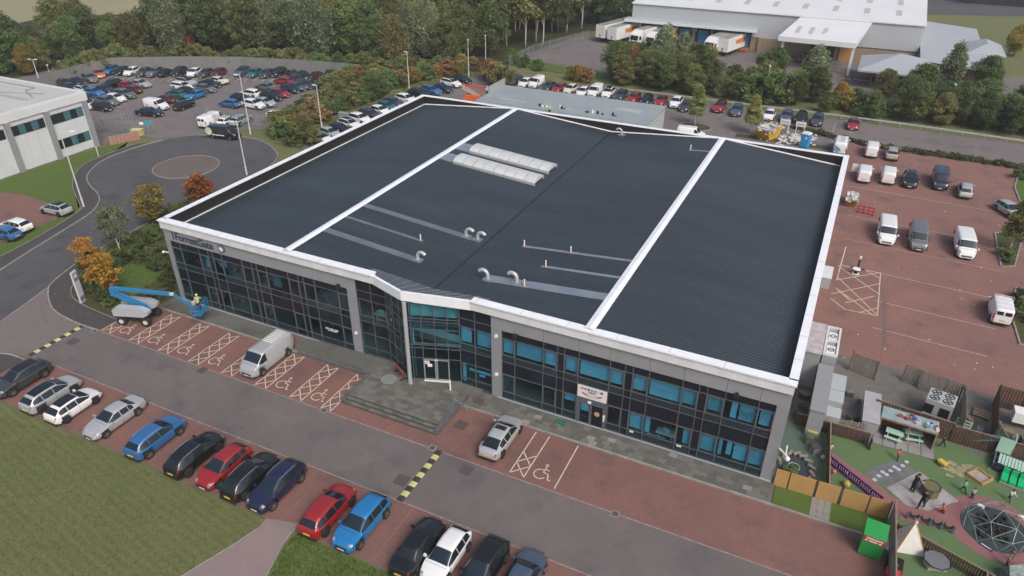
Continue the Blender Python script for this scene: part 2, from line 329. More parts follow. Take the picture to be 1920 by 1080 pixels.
sheet('grass_strip', [(-24, 40.2), (-18, 39.8), (-18.5, 60), (-17, 84), (-12, 91), (-20, 92), (-26, 80), (-22.5, 60)], .01, GRASS)
sheet('car_park_side', [(56.2, 18.6), (62, 18.8), (73, 17.6), (95, 17), (95, 77), (57, 79.3), (56.2, 79)], 0, REDR)
sheet('warehouse_yard', [(-14, 107), (-2, 103.2), (30, 100), (95, 105), (95, 136), (-9, 136)], -.01, YARD)
sheet('yard_verge', [(-16, 101), (30, 94), (30, 101.5), (-2, 104), (-14, 108)], 0, LUSH)
sheet('far_car_park', [(66, 205), (160, 240), (160, 300), (60, 300)], -.02, ROAD)
# front of the building
sheet('car_park_front', rect(-4.6, 66, -17.35, -1.75), 0, RED)
sheet('forecourt_lane', rect(-4.4, 66, -12.35, -7.1), .004, LANE)
sheet('entrance_apron', [(-13.9, -4.1), (-12.3, -4.8), (-10.7, -5.9), (-8.9, -6.7), (-6.4, -7.1), (-4.4, -7.15), (-4.4, -12.5), (-6, -12.9), (-9, -14.6), (-10.5, -17), (-9.5, -18), (-11.9, -10.1)], .002, APRON)
path_out = smooth([(-15.9, 1.2), (-14.2, -3.2), (-12.8, -4.6), (-11, -5.75), (-9.1, -6.6), (-6.4, -7.05), (-4.1, -7.15), (-2.3, -7.1)])
path_in = smooth([(-13.6, 1.5), (-12.3, -1.8), (-11.5, -3), (-10.1, -4), (-7.6, -4.7), (-2.2, -5.1)])
sheet('footpath_corner', path_out+list(reversed(path_in)), .06, FOOT); kerb('kerb_corner', path_out); kerb('path_edging_corner', path_in, .07, .08)
lp_out = smooth([(-4.2, -13.0), (-6.5, -13.2), (-9, -14.8), (-10.4, -17.5), (-11, -22)])
sheet('footpath_lower', lp_out+[(-7, -22), (-6.5, -17.9), (-4.2, -17.6)], .06, FOOT); kerb('kerb_lower', lp_out)
LAWNM = ground_mat('mown_lawn', [(.086, .115, .036), (.135, .138, .057), (.066, .098, .03), (.18, .172, .085)], (.09, .5, 5), (.75, .65, .5), bump=.8, bscale=14, stretch=((1, .35, 1), R(-20)), stripes=(.55, R(100), (.17, .175, .08)))
sheet('front_lawn', [(-6.4, -17.5), (66, -17.5), (66, -60), (-6.4, -60)], .01, LAWNM)
kerb('lawn_edging', [(-4.4, -17.42), (66, -17.42)], .06, .03, mat('edging_dark', (.17, .15, .14), .9))
pl = P2([(500, 972), (482, 992), (440, 1020), (342, 1080), (250, 1130), (-120, 1330), (220, 1400), (420, 1180), (500, 1080), (530, 1020), (553, 991), (562, 982)])
sheet('lawn_path', pl, .022, PINK)
kerb('lawn_path_edging_upper', P2([(482, 992), (440, 1020), (342, 1080), (250, 1130), (-120, 1330)]), .07, .04); kerb('lawn_path_edging_lower', P2([(553, 991), (530, 1020), (500, 1080), (420, 1180), (220, 1400)]), .07, .04)
sheet('planting_bed_ground', [(-13.6, 1.5), (-12.3, -1.8), (-11.5, -3), (-10.1, -4), (-7.6, -4.7), (-2.2, -5.1), (-1.4, -1.9), (-.6, 0), (-.6, 40), (-14, 40), (-16, 30), (-16.5, 20), (-17, 12), (-16.4, 5.5)], .008, SOIL)
sheet('side_path', [(-7.5, 7.5), (-4.2, 5.0), (-.6, 4.8), (-.6, 7), (-4.0, 8.2), (-6, 9.6)], .02, PINK)
sheet('garden_grass', P2([(205, 540), (228, 500), (262, 490), (300, 506), (318, 520), (270, 545), (215, 585)]), .014, LUSH)
# painted lines along lane edges and worn bay lines
def lines(name, segs, wd, mt, z=.008, parent=None):
    mb = MB()
    for a, b in segs:
        a = Vector((*a, 0)); b = Vector((*b, 0)); d = (b-a).normalized(); q = Vector((-d.y, d.x, 0))*wd/2
        mb.poly([(p.x, p.y, z) for p in (a-q, b-q, b+q, a+q)])
    o = mb.obj(name, mt, parent)
    if parent is None: struct(o)
    return o
lines('lane_edge_blocks', [((-2.2, -7.08), (66, -7.08)), ((-4, -12.38), (66, -12.38))], .1, mat('edge_blocks', (.26, .2, .19), .9, var=.35, vscale=2))
def hatch(x0, x1, y0, y1, n, tip=0.0):
    s = [((x0, y0), (x0, y1)), ((x1, y0), (x1, y1)), ((x0, y1), ((x0+x1)/2, y1+tip)) if tip else ((x0, y1), (x1, y1))]
    k = (y1-y0)/n
    for i in range(n): s += [((x0, y0+i*k), (x1, y0+(i+1)*k)), ((x1, y0+i*k), (x0, y0+(i+1)*k))]
    return s[:2]+s[3:]
def wheelchair(cx, cy, s=1.0):
    """disabled symbol as thin painted strokes"""
    seg = []; c = Vector((cx-.15*s, cy-.1*s))
    pts = [(c.x+.48*s*math.cos(a), c.y+.48*s*math.sin(a)) for a in [R(70+i*22) for i in range(13)]]
    seg += list(zip(pts, pts[1:]))
    b = [(cx+.02*s, cy+.75*s), (cx+.02*s, cy+.15*s), (cx+.42*s, cy+.1*s), (cx+.6*s, cy-.5*s), (cx+.8*s, cy-.42*s)]
    seg += list(zip(b, b[1:]))+[((cx+.02*s, cy+.5*s), (cx+.4*s, cy+.45*s))]
    hp = [(cx+.02*s+.1*s*math.cos(a), cy+.92*s+.1*s*math.sin(a)) for a in [R(60*i) for i in range(7)]]
    return seg+list(zip(hp, hp[1:]))
hx = [(-.2, .9), (3.0, 1.15), (6.65, 1.15), (10.3, 1.15), (14.0, 1.15), (17.65, 1.15), (21.2, 1.1)]
hx = [(-2.2, 1.15), (1.44, 1.15), (5.08, 1.15), (8.73, 1.15), (12.5, 1.15), (16.2, 1.15), (19.85, 1.15), (22.95, .95)]
seg = []
for i, (a, wd) in enumerate(hx): seg += hatch(a-.02 if i < 7 else a, a+wd, -6.95, -2.1, 4)
lines('bay_hatching', [s for s in seg if True], .085, CREAM)
lines('bay_symbols', [s for i in range(7) for s in wheelchair(hx[i][0]+2.1, -5.85, .95)], .085, CREAM)
seg = hatch(39.45, 40.55, -6.75, -4.4, 2)+[((39.45, -4.4), (39.45, -2.1)), ((40.55, -4.4), (40.55, -2.1)), ((42.9, -6.8), (42.85, -2.1))]
lines('bay_hatching_right', seg, .085, CREAM); lines('bay_symbol_right', wheelchair(41.6, -5.85, .95), .085, CREAM)
lines('bay_lines_front', [((x, -17.2), (x, -12.5)) for x in [-1.2+2.42*i for i in range(26)]], .05, mat('line_paint_ghost', (.235, .145, .13), .9, var=.3, vscale=3), .005)
lines('bay_lines_side', [((58, 43.2), (74, 42.2))], .07, WORN, .006)
seg = [((61.7, 24.6), (71, 24.0)), ((61.7, 29.9), (72, 29.3)), ((58, 36.4), (74, 35.4)), ((58, 50.3), (78, 49)), ((57.5, 60.3), (80, 59))]
lines('bay_end_blocks', seg, .12, WORN, .006)
# yellow hatched box in the side car park
YB = [tuple(p) for p in P2([(1572, 497), (1651, 513), (1645, 592), (1585, 580), (1558, 565)])]
def inbox(l): return [tuple(tuple(q) for q in P2([a, b])) for a, b in l]
lines('box_hatching', inbox([((1572, 497), (1651, 512)), ((1651, 512), (1645, 592)), ((1645, 592), (1584, 580)), ((1584, 580), (1557, 559)), ((1571, 498), (1650, 553)), ((1569, 518), (1646, 592)), ((1563, 537), (1593, 563)), ((1563, 537), (1638, 592)), ((1567, 525), (1651, 511)), ((1559, 551), (1649, 532)), ((1585, 568), (1640, 555)), ((1610, 586), (1645, 578)), ((1620, 505), (1650, 522))]), .09, CREAM)
# far car park bay lines
seg = []
for i in range(28):
    t = i/27; a = G(205+t*420, 141+6*abs(t-.5)+t*4); seg.append(((a.x, a.y), (a.x+1.4, a.y-3.2)))
for i in range(9):
    a = G(205+i*7.5, 205-i*6.5); seg.append(((a.x, a.y), (a.x+2.2, a.y)))
lines('bay_lines_fenced', seg, .1, mat('line_white', (.5, .48, .45), .8), .002)
lines('bay_lines_rear', [((30+2.6*i, 83.2), (30+2.6*i, 88.5)) for i in range(11)], .08, mat('line_white2', (.4, .38, .36), .8), .004)

# speed humps
for x, lab in ((-4.4, 'yellow and black speed hump across the street entrance'), (33.9, 'yellow and black speed hump beside the entrance steps')):
    t = thing('speed_hump', lab, 'speed hump', (x, -9.8, .004), 0, 'speed humps on the forecourt lane')
    y0, y1 = -2.6, 2.75; n = 11; k = (y1-y0)/n
    for i in range(n):
        b = MB(); a, c = y0+i*k+.01, y0+(i+1)*k-.01; b._add([(-.26, a, 0), (-.14, a, .05), (.14, a, .05), (.26, a, 0), (-.26, c, 0), (-.14, c, .05), (.14, c, .05), (.26, c, 0)], [(0, 1, 2, 3), (7, 6, 5, 4), (0, 4, 5, 1), (1, 5, 6, 2), (2, 6, 7, 3)])
        b.obj('rubber_section', YELP if i % 2 else BLACKP, t)
# covers and gullies
for x, y, s, lab in ((36.6, -7.9, .75, 'square manhole cover in the lane by the silver saloon'), (33.0, -10.7, .8, 'square manhole cover beside the speed hump'), (33.95, -3.9, .8, 'square manhole cover in the red bay beside the steps'), (33.9, -.85, .65, 'square manhole cover set in the footway slabs'), (47.4, -7.13, .42, 'black drain grating on the edge of the lane'), (23.4, -7.1, .42, 'black drain grating at the foot of the bay hatching'), (33.25, -7.0, .42, 'black drain grating at the end of the speed hump'), (-2.9, -9.3, .8, 'dark round-edged cover near the street entrance'), (10.8, -7.4, .6, 'dark cover patch in front of the disabled bays'), (-2.6, -7.3, .4, 'black drain grating by the corner kerb')):
    t = thing('manhole_cover' if s > .5 else 'drain_grating', lab, 'manhole cover' if s > .5 else 'drain', (x, y, .008 if y < -1.6 else .13))
    MB().bb(-s/2, s/2, -s/2, s/2, 0, .012).obj('cover_plate', IRON, t)
    fr = MB()
    for a in (-1, 1): fr.bb(-s/2-.06, s/2+.06, a*(s/2+.03)-.03, a*(s/2+.03)+.03, 0, .016); fr.bb(a*(s/2+.03)-.03, a*(s/2+.03)+.03, -s/2, s/2, 0, .016)
    fr.obj('cover_frame', KERB if s < .5 else IRON, t)

# pavement of flags along the front, entrance platform and steps
PV = struct(MB().bb(-.6, 24.0, -1.75, .3, -.05, .085).bb(32.9, 56.55, -1.75, .3, -.05, .085).obj('pavement', FLAG))
kerb('kerb_pavement_west', [(-1.4, -1.83), (24, -1.83)], .14, .125); kerb('kerb_pavement_east', [(33.1, -1.83), (58, -1.83)], .14, .125)
flag_me = [MB().bb(-.293, .293, -.222, .222, 0, .03+.004*i).mesh('flagstone', (FLAG, FLAG2, FLAG3, FLAGL)[i]) for i in range(4)]
cnt = 0; rest = MB()
for row in range(4):
    y = -1.5+row*.452
    for i in range(int((56.2-33.2)/.602)):
        x = 33.5+i*.602+(.3 if row % 2 else 0)
        if cnt < 165: link('flagstone', flag_me[rng.choice((0, 0, 1, 1, 2, 2, 3)) if rng.random() < .5 else rng.choice((0, 1, 2))], PV, (x, y, .085)); cnt += 1
for row in range(4):
    for i in range(int(24.2/.602)):
        x = -.25+i*.602+(.3 if row % 2 else 0); y = -1.5+row*.452; rest.bb(x-.293, x+.293, y-.222, y+.222, .085, .115+.003*((i*7+row*3) % 4))
struct(rest.obj('flagstones_far', FLAG, PV), 'stuff')
PZ = .4
PL = struct(MB().prism([(24.25, -5.0), (32.7, -5.0), (32.7, -.6), (33.6, .3), (23.2, .3), (23.2, -1.9), (24.25, -1.9)], -.05, PZ-.03).obj('entrance_platform', FLAG))
n = 0
for row in range(10):
    for i in range(15):
        x = 24.6+i*.602-(.3 if row % 2 else 0); y = -4.76+row*.452
        if x-.3 < 24.2 or x+.3 > 32.75 or y > .1: continue
        link('flagstone', flag_me[rng.choice((0, 1, 2))], PL, (x, y, PZ-.03)); n += 1
ST = struct(MB().bb(24.25, 32.7, -5.34, -5.0, -.05, .27).bb(24.25, 32.7, -5.7, -5.34, -.05, .135).obj('entrance_steps', FLAG))
for k, (y, z) in enumerate(((-5.06, PZ-.03), (-5.4, .27), (-5.76, .135))):
    for i in range(14): MB().bb(24.28+i*.602, 24.28+i*.602+.59, y, y+.36, z, z+.035).obj('tread_slab', (FLAG, FLAG3, FLAG2)[(i*5+k) % 3], ST)
    lines('nosing_strip', [((24.25, y+.02), (32.7, y+.02))], .045, BLACKP, z+.037, ST)
WALLD = mat('retaining_wall', (.1, .1, .105), .85, var=.3, vscale=2)
rw = struct(MB().bb(24.0, 24.25, -5.7, -1.9, -.05, PZ+.1).bb(32.7, 32.95, -5.75, -.9, -.05, PZ+.1).prism([(16.5, -2.0), (24.25, -2.0), (24.25, -1.7), (16.5, -1.75)], -.05, .25).obj('platform_edge_wall', WALLD))
mb = MB(); mb._add([(16, -1.7, .12), (23.2, -1.7, PZ), (23.2, .25, PZ), (16, .25, .12), (16, -1.7, .0), (23.2, -1.7, 0)], [(0, 1, 2, 3), (4, 5, 1, 0)]); struct(mb.obj('ramp', FLAG))
# ------------------------------------------------------------------ main building
WHITE = mat('white_coping', (.78, .81, .85), .45, var=.06, vscale=.7)
WHITEF = mat('white_fascia', (.66, .68, .7), .5, var=.1, vscale=.6, stretch=(1.5, 1.5, .15))
CLAD = mat('grey_cladding', (.3, .315, .335), .45, metal=.15, var=.07, vscale=.4)
CLADL = mat('grey_column_cladding', (.28, .295, .315), .45, metal=.15, var=.06, vscale=.4)
ROOFM = mat('dark_roof_sheet', (.03, .04, .05), .42, var=.22, vscale=.3, stretch=(.2, 1, 1))
ROOFD = mat('black_parapet_lining', (.012, .013, .014), .6)
FLASH = mat('flashing_metal', (.28, .32, .36), .4, metal=.4, var=.15, vscale=.8)
FLASHD = mat('flashing_painted', (.17, .19, .22), .4, metal=.3, var=.15, vscale=.8)
GUT = mat('gutter_black', (.015, .02, .025), .5)
MULL = mat('mullion_grey', (.14, .155, .175), .4, metal=.4)
MULLD = mat('mullion_dark', (.05, .065, .08), .4, metal=.3)
SPAN = mat('spandrel_black', (.012, .017, .026), .2, spec=.3)
SILLP = mat('sill_glass', (.02, .036, .046), .12, spec=.4)
GLASS = glass_mat('tinted_glass', (.72, .89, .94)); GLASSD = glass_mat('dark_tinted_glass', (.52, .68, .72)); GLASSC = glass_mat('clear_teal_glass', (.72, .88, .91))
BLIND = mat('roller_blind', (.18, .4, .52), .8, var=.12, vscale=1.2); BLIND2 = mat('roller_blind_dim', (.13, .33, .42), .8, var=.2, vscale=1.5, stretch=(6, 1, .4)); INT = mat('interior_wall', (.2, .2, .2), .9); INTF = mat('interior_floor', (.12, .115, .11), .9); INTC = mat('ceiling_tiles', (.5, .5, .5), .9)
WPL = mat('white_plastic', (.72, .73, .72), .45); DARKM = mat('dark_metal', (.03, .032, .036), .45, metal=.4)
L, W, HP, YW = 56.39, 46.37, 8.706, .35
RX = (14.95, 42.3); VX = 28.45; ZR, ZV, ZE = 8.74, 7.55, 7.5
B = thing('office_building', 'large low office block with dark ribbed roof, white parapet coping and dark curtain walling', 'building')

# roof slopes: real trapezoid ribs running down each slope
def ribbed(name, x0, z0, x1, z1, y0, y1, pitch, h, mt, parent):
    v = []; f = []; ys = []
    n = int((y1-y0)/pitch)
    for i in range(n):
        b = y0+i*pitch
        ys += [(b, 0), (b+pitch*.34, 0), (b+pitch*.46, h), (b+pitch*.86, h)]
    ys += [(y1, 0)]
    for y, d in ys: v += [(x0, y, z0+d), (x1, y, z1+d)]
    f = [(2*i, 2*i+1, 2*i+3, 2*i+2) if x1 > x0 else (2*i+1, 2*i, 2*i+2, 2*i+3) for i in range(len(ys)-1)]
    mb = MB(); mb.v = v; mb.f = f; mb.m = [0]*len(f); return mb.obj(name, mt, parent)
def roof_z(x):
    if x < RX[0]: return ZE+(ZR-ZE)*(x-.6)/(RX[0]-.6)
    if x < VX: return ZR+(ZV-ZR)*(x-RX[0])/(VX-RX[0])
    if x < RX[1]: return ZV+(ZR-ZV)*(x-VX)/(RX[1]-VX)
    return ZR+(ZE-ZR)*(x-RX[1])/(L-.6-RX[1])
for a, b in ((.6, RX[0]), (RX[0], VX), (VX, RX[1]), (RX[1], L-.6)):
    ya = .55 if (a < 14 or b > 43) else 2.0
    ribbed('roof_slope', a, roof_z(a+1e-6), b, roof_z(b-1e-6), ya, W-.55, .333, .028, ROOFM, B)
mb = MB()  # front strips of the inner slopes beside the entrance recess
ribbed('roof_slope', RX[0], ZR, 22.6, roof_z(22.6), .55, 2.0, .333, .028, ROOFM, B); ribbed('roof_slope', 33.6, roof_z(33.6), RX[1], ZR, .55, 2.0, .333, .028, ROOFM, B)
for x in RX:
    mb = MB(); d = .38; z = ZR+.05
    mb._add([(x-d, .3, z-.03), (x, .3, z+.045), (x+d, .3, z-.03), (x-d, W-.3, z-.03), (x, W-.3, z+.045), (x+d, W-.3, z-.03)], [(0, 1, 4, 3), (1, 2, 5, 4)]); mb.obj('ridge_cap', WHITE, B)
MB().bb(VX-.1, VX+.1, 1.9, W-.5, ZV-.02, ZV+.045).obj('valley_gutter', GUT, B)
# parapet: linings, white base trim, coping
MB().bb(.5, .58, .5, W-.5, ZE-.6, HP-.06).bb(.58, L-.58, W-.58, W-.5, ZE-.6, HP-.06).bb(L-.58, L-.5, .5, W-.5, ZE-.6, HP-.06).obj('parapet_lining', ROOFD, B)
MB().bb(.58, .72, .6, W-.6, ZE+.02, ZE+.09).obj('upstand_trim', WHITEF, B)
tr = MB()
xs = [.72, RX[0], VX, RX[1], L-.72]
for a, b in zip(xs, xs[1:]):
    za, zb = roof_z(a)+.05, roof_z(b)+.05
    tr._add([(a, W-.75, za), (b, W-.75, zb), (b, W-.58, zb+.06), (a, W-.58, za+.06)], [(0, 1, 2, 3)]); 
    tr._add([(a, W-.75, za-.08), (b, W-.75, zb-.08), (b, W-.75, zb), (a, W-.75, za)], [(0, 1, 2, 3)])
tr.obj('upstand_trim', WHITEF, B)
def coping(pts, parent=B, name='coping', wd=.56):
    pts = [Vector(p) for p in pts]; d = (pts[1]-pts[0]).normalized()
cw = .58
cp = MB(); cp.bb(0, L, W-cw, W, HP-.1, HP); cp.bb(0, cw, cw, W-cw, HP-.1, HP); cp.bb(L-cw, L, cw, W-cw, HP-.1, HP)
cp.obj('coping', WHITE, B)
for k in range(1, 15):
    for (x_, y_, dx, dy) in ((.29, k*3.05, .56, .025), (L-.29, k*3.05, .56, .025), (k*3.7, W-.29, .025, .56), (k*3.7, .36, .025, .7)):
        if not (23.5 < x_ < 33 and y_ < 1): MB().box((x_, y_, HP+.002), (dx, dy, .008)).obj('coping_joint', CLAD, B)
# front coping is wider, stepped: flat white top, overhanging fascia below
FC = MB(); FC.bb(0, 23.85, 0, .72, HP-.12, HP).bb(32.85, L, 0, .72, HP-.12, HP); FC.obj('coping', WHITE, B)
FF = MB(); FF.bb(.1, 23.9, .1, .55, 7.86, HP-.122).bb(32.8, L-.1, .1, .55, 7.86, HP-.122).bb(.1, .5, .55, W-.1, 7.86, HP-.122).bb(L-.5, L-.1, .55, W-.1, 7.86, HP-.122).bb(.5, L-.5, W-.5, W-.1, 7.86, HP-.122)
FF.obj('fascia', WHITEF, B)
# prow canopy over the entrance
A, Pw, C2 = Vector((23.85, .12)), Vector((27.3, -1.02)), Vector((32.85, .12))
fz0, fz1 = 7.82, 8.62
cn = MB()
for a, b in ((A, Pw), (Pw, C2)):
    d = (b-a).normalized(); q = Vector((-d.y, d.x))*.22
    cn.prism([(a.x, a.y), (b.x, b.y), (b.x+q.x, b.y+q.y), (a.x+q.x, a.y+q.y)], fz0, fz1)
cn.obj('canopy_fascia', WHITE, B)
cr = MB(); back = [(22.6, 2.0, roof_z(22.6)+.03), (VX, 2.0, ZV+.05), (33.6, 2.0, roof_z(33.6)+.03)]
cr._add([(A.x, A.y+.2, 8.5), (Pw.x, Pw.y+.25, 8.5), (C2.x, C2.y+.2, 8.5), *back, (22.6, .6, 8.2), (33.6, .6, 8.2)], [(0, 1, 4, 3), (1, 2, 5, 4), (0, 3, 6), (2, 7, 5)]); cr.obj('canopy_roof', mat('canopy_sheet', (.16, .18, .2), .4, metal=.5, var=.3, vscale=.5, stretch=(.3, 1, 1)), B)
seam = MB()
for i in range(1, 12):
    t = i/12; p = (A+(Pw-A)*t*2 if t < .5 else Pw+(C2-Pw)*(t*2-1)); q = Vector((back[0][0]+(back[2][0]-back[0][0])*t, 2.0)); zb = roof_z(q.x)+.06
    seam.tube([(p.x, p.y+.25, 8.53), (q.x, q.y, zb)], .025, 4)
seam.obj('canopy_seams', FLASH, B)
# soffit
sf = MB(); sf.poly([(A.x, A.y+.1, fz0+.01), (C2.x, C2.y+.1, fz0+.01), (Pw.x, Pw.y+.2, fz0+.01)]); sf.obj('canopy_soffit', CLAD, B)

# walls: sides, rear
MB().bb(-.08+.2, .45, .6, W-.2, 0, 7.86).bb(L-.45, L-.12, .6, W-.2, 0, 7.86).bb(.45, L-.45, W-.5, W-.2, 0, 7.86).obj('wall', CLAD, B)
# panels above the glazing, each its own sheet with a joint
jl = [1.9, 4.1, 6.9, 9.25, 12.15, 14.55, 17.45, 19.9, 21.9]; jr = [36.4, 38.8, 41.62, 44.0, 46.9, 49.3, 52.2, 54.4]
def panels(x0, x1, js):
    e = [x0]+[j for j in js if x0 < j < x1]+[x1]
    for a, b in zip(e, e[1:]): MB().bb(a+.012, b-.012, YW-.05, YW+.1, 6.6, 7.86).obj('cladding_panel', CLAD, B)
panels(-.05+.15, 21.9, [6.9]+jl[3:-1]); panels(34.45, L-.1, jr)
for a, b in ((.1, .64), (20.97, 21.88), (34.47, 35.34), (55.5, L-.1)): MB().bb(a, b, YW-.06, YW+.3, 0, 6.597).obj('column', CLADL, B)
MB().bb(.1, 23.0, YW-.14, YW-.062, .05, .16).bb(35.0, L-.1, YW-.14, YW-.062, .05, .16).obj('plinth_strip', mat('plinth', (.36, .38, .42), .6), B)

# curtain walling: every pane is a part
ROWS = [.16, .78, 2.5, 3.7, 4.32, 5.92, 6.6]
XL = [.64, 1.86, 4.15, 5.3, 5.84, 6.95, 9.35, 10.5, 11.06, 12.2, 14.6, 15.72, 16.28, 17.48, 19.92, 20.97]
XR = [35.34, 36.45, 38.82, 39.95, 40.5, 41.64, 44.04, 45.18, 45.74, 46.92, 49.3, 50.44, 51.0, 52.22, 54.4, 55.5]
unit = MB().box((0, 0, 0), (1, 1, 1))
UNIT = {k: unit.mesh('pane', mt) for k, mt in (('s', SPAN), ('l', SILLP), ('g', GLASS), ('d', GLASSD), ('c', GLASSC))}
BL = unit.mesh('blind', BLIND); BL2 = unit.mesh('blind', BLIND2)
CW = MB().bb(.1, .11, YW, YW+.01, 0, .01).obj('curtain_wall', MULL, B)
frames = {}
def frame_part(name, mt): return MB()
def pane(parent, x0, x1, z0, z1, y, kind, th=.03):
    return link('pane', UNIT[kind], parent, ((x0+x1)/2, y, (z0+z1)/2), 0, (x1-x0, th, z1-z0))
def bay(parent, XS, rows, y, kinds, blinds=(), tx=.055):
    """mullions + transoms as one frame mesh, panes and blinds as single objects"""
    fr = MB()
    for x in XS: fr.bb(x-tx/2, x+tx/2, y-.07, y+.06, rows[0], rows[-1])
    for i, (a, b) in enumerate(zip(XS, XS[1:])):
        for z in rows: fr.bb(a+tx/2, b-tx/2, y-.055, y+.05, z-tx/2, z+tx/2)
        for r, (c, d) in enumerate(zip(rows, rows[1:])):
            k = kinds(i, r); pane(parent, a+tx/2, b-tx/2, c+tx/2, d-tx/2, y, k)
            if (k in 'gdc') and i in OPEN and r in (1, 4):   # opening light with a heavier sash
                for (p, q, s, t) in ((a+.03, a+.1, c, d), (b-.1, b-.03, c, d), (a+.1, b-.1, c, c+.08), (a+.1, b-.1, d-.08, d)): fr.bb(p, q, y-.062, y-.02, s, t)
    return fr.obj('frame', MULL, parent)
OPEN = (0, 2, 4, 6, 8, 10, 12, 14)
def kl(i, r):
    if i in (3, 7, 11): return 's'
    if r in (2, 5): return 's'
    if r in (0, 3): return 'l' if (i*3+r) % 5 else 'd'
    return 'd' if (i+r) % 3 else 'g'
LW = link('curtain_wall', MB().bb(.64, 20.97, YW+.2, YW+.22, .05, .1).mesh('curtain_wall', MULLD), B)
bay(LW, XL, ROWS, YW+.06, kl)
def kr(i, r):
    if i in (3, 7, 11): return 's'
    if r in (2, 5): return 's'
    if r in (0, 3): return 'l'
    if r == 1 and i in (5, 6): return 'c'
    return 'g'
RW = link('curtain_wall', MB().bb(35.34, 55.5, YW+.2, YW+.22, .05, .1).mesh('curtain_wall', MULLD), B)
bay(RW, XR, ROWS, YW+.06, kr)
bpy.data.objects.remove(CW)
def blind(parent, x0, x1, z0, z1, y=YW+.22): link('blind', BL2 if int(x0*7) % 3 == 0 else BL, parent, ((x0+x1)/2, y, (z0+z1)/2), 0, (x1-x0, .02, z1-z0))
for i in (0, 1, 2, 4, 5, 6, 8, 9, 10): blind(RW, XR[i]+.08, XR[i+1]-.08, 4.5 if i not in (9,) else 4.42, 5.86)
blind(RW, 52.7, 53.1, 4.4, 5.86); blind(RW, 53.25, 54.3, 4.42, 5.8); blind(RW, 54.6, 55.3, 4.5, 5.8); blind(RW, 51.1, 52.1, 4.5, 5.8, YW+.3)
for a, b, c in ((45.84, 46.84, .95), (47.0, 47.35, .9), (49.8, 50.36, .9), (51.1, 52.1, .9), (52.35, 52.6, .9), (52.9, 53.25, 1.1), (53.4, 54.3, .9), (54.5, 55.4, .9), (40.6, 41.55, 1.7)): blind(RW, a, b, c, 2.44)
for a, b, c, d in ((4.25, 5.2, 4.4, 5.85), (5.95, 6.85, 4.9, 5.86), (12.3, 13.2, 4.4, 5.8)): blind(LW, a, b, c, d, YW+.5)
# interior: floors, back wall, ceiling strips behind the glass
MB().bb(.5, L-.5, 6.5, 6.7, 0, 7.2).bb(14.0, 14.1, .9, 6.5, 0, 7.2).bb(24.8, 24.9, 2.5, 6.5, 0, 7.2).bb(35, 35.1, .9, 6.5, 0, 7.2).bb(45.4, 45.5, .9, 6.5, 0, 7.2).obj('interior_wall', INT, B)
MB().bb(.5, L-.5, .8, 6.5, 3.35, 3.62).bb(.5, L-.5, .5, 6.5, .02, .12).bb(.5, L-.5, .9, 6.5, 6.9, 7.0).obj('interior_floor', INTF, B)
fur = MB(); rf = random.Random(3)
for i in range(46):
    x = rf.uniform(1, 55); z = rf.choice((.12, 3.62)); y = rf.uniform(1.1, 4)
    if 24 < x < 35: continue
    fur.box((x, y, z+.72), (rf.uniform(1, 1.8), .7, .05), rf.choice((0, 0, R(90)))); fur.bb(x-.5, x-.45, y-.2, y+.2, z, z+.7); fur.bb(x+.45, x+.5, y-.2, y+.2, z, z+.7)
    fur.box((x+.3, y+.6, z+.45), (.5, .5, .08)); fur.box((x, y, z+.95), (.5, .06, .35))
fur.obj('interior_furniture', mat('desk_grey', (.35, .36, .36), .6), B)
# entrance bay
YE = YW+.06
rowsE = [PZ, 1.1, 2.5, 3.7, 4.3, 5.9, 6.7, 7.84]
def ke(i, r): return 'c' if r in (0, 1, 3, 4) else ('g' if r == 2 else 's')
EL = link('curtain_wall', MB().bb(21.9, 24.8, YW+.2, YW+.22, PZ, PZ+.05).mesh('curtain_wall', MULLD), B)
OPEN = ()
bay(EL, [21.88, 23.33, 24.8], rowsE, YE, ke)
ER = link('curtain_wall', MB().bb(31.7, 34.47, YW+.2, YW+.22, PZ, PZ+.05).mesh('curtain_wall', MULLD), B)
bay(ER, [31.62, 33.0, 34.47], [.2, .95, 2.45, 3.7, 4.35, 5.95, 6.7, 7.84], YE, lambda i, r: 's' if r in (2, 5, 6) else 'g')
for a, b, c, d in ((31.7, 32.6, 4.45, 5.9), (33.1, 34.4, 4.45, 5.9), (31.7, 32.0, .5, 2.4), (32.3, 34.3, 1.7, 1.95), (33.2, 33.7, 1.35, 1.6)): blind(ER, a, b, c, d)
def skew_bay(p0, p1, rows, divs, kinds, name='curtain_wall'):
    """glazed wall from p0 to p1, local x runs along it"""
    d = Vector((p1[0]-p0[0], p1[1]-p0[1], 0)); o = thing_part(name, (p0[0], p0[1], 0), math.atan2(d.y, d.x))
    bay(o, [d.length*t for t in divs], rows, 0, kinds); return o
def thing_part(name, loc, rz):
    o = link(name, MB().bb(0, .05, .1, .12, PZ, PZ+.05).mesh(name, MULLD), B, loc, rz); return o
skew_bay((24.8, YE), (27.55, -1.0), rowsE, [0, .34, .68, 1], lambda i, r: 'd' if r < 6 else 'c')
rowsD = [PZ, 2.55, 3.55, 3.85, 5.4, 6.1, 6.35, 7.84]
ED = skew_bay((27.55, -1.0), (31.62, YE), rowsD, [0, .08, .29, .53, .77, 1], lambda i, r: 's' if i == 0 else ('c' if r in (6, 3) else 'd'))
DL = (Vector((31.62, YE))-Vector((27.55, -1.0))).length
dr = MB(); 
for a, b in ((.28, .53), (.53, .785)):
    x0, x1 = DL*a+.03, DL*b-.03
    for (p, q, s, t) in ((x0, x0+.09, PZ+.03, 2.5), (x1-.09, x1, PZ+.03, 2.5), (x0+.09, x1-.09, PZ+.03, PZ+.15), (x0+.09, x1-.09, 2.4, 2.5)): dr.bb(p, q, -.1, -.06, s, t)
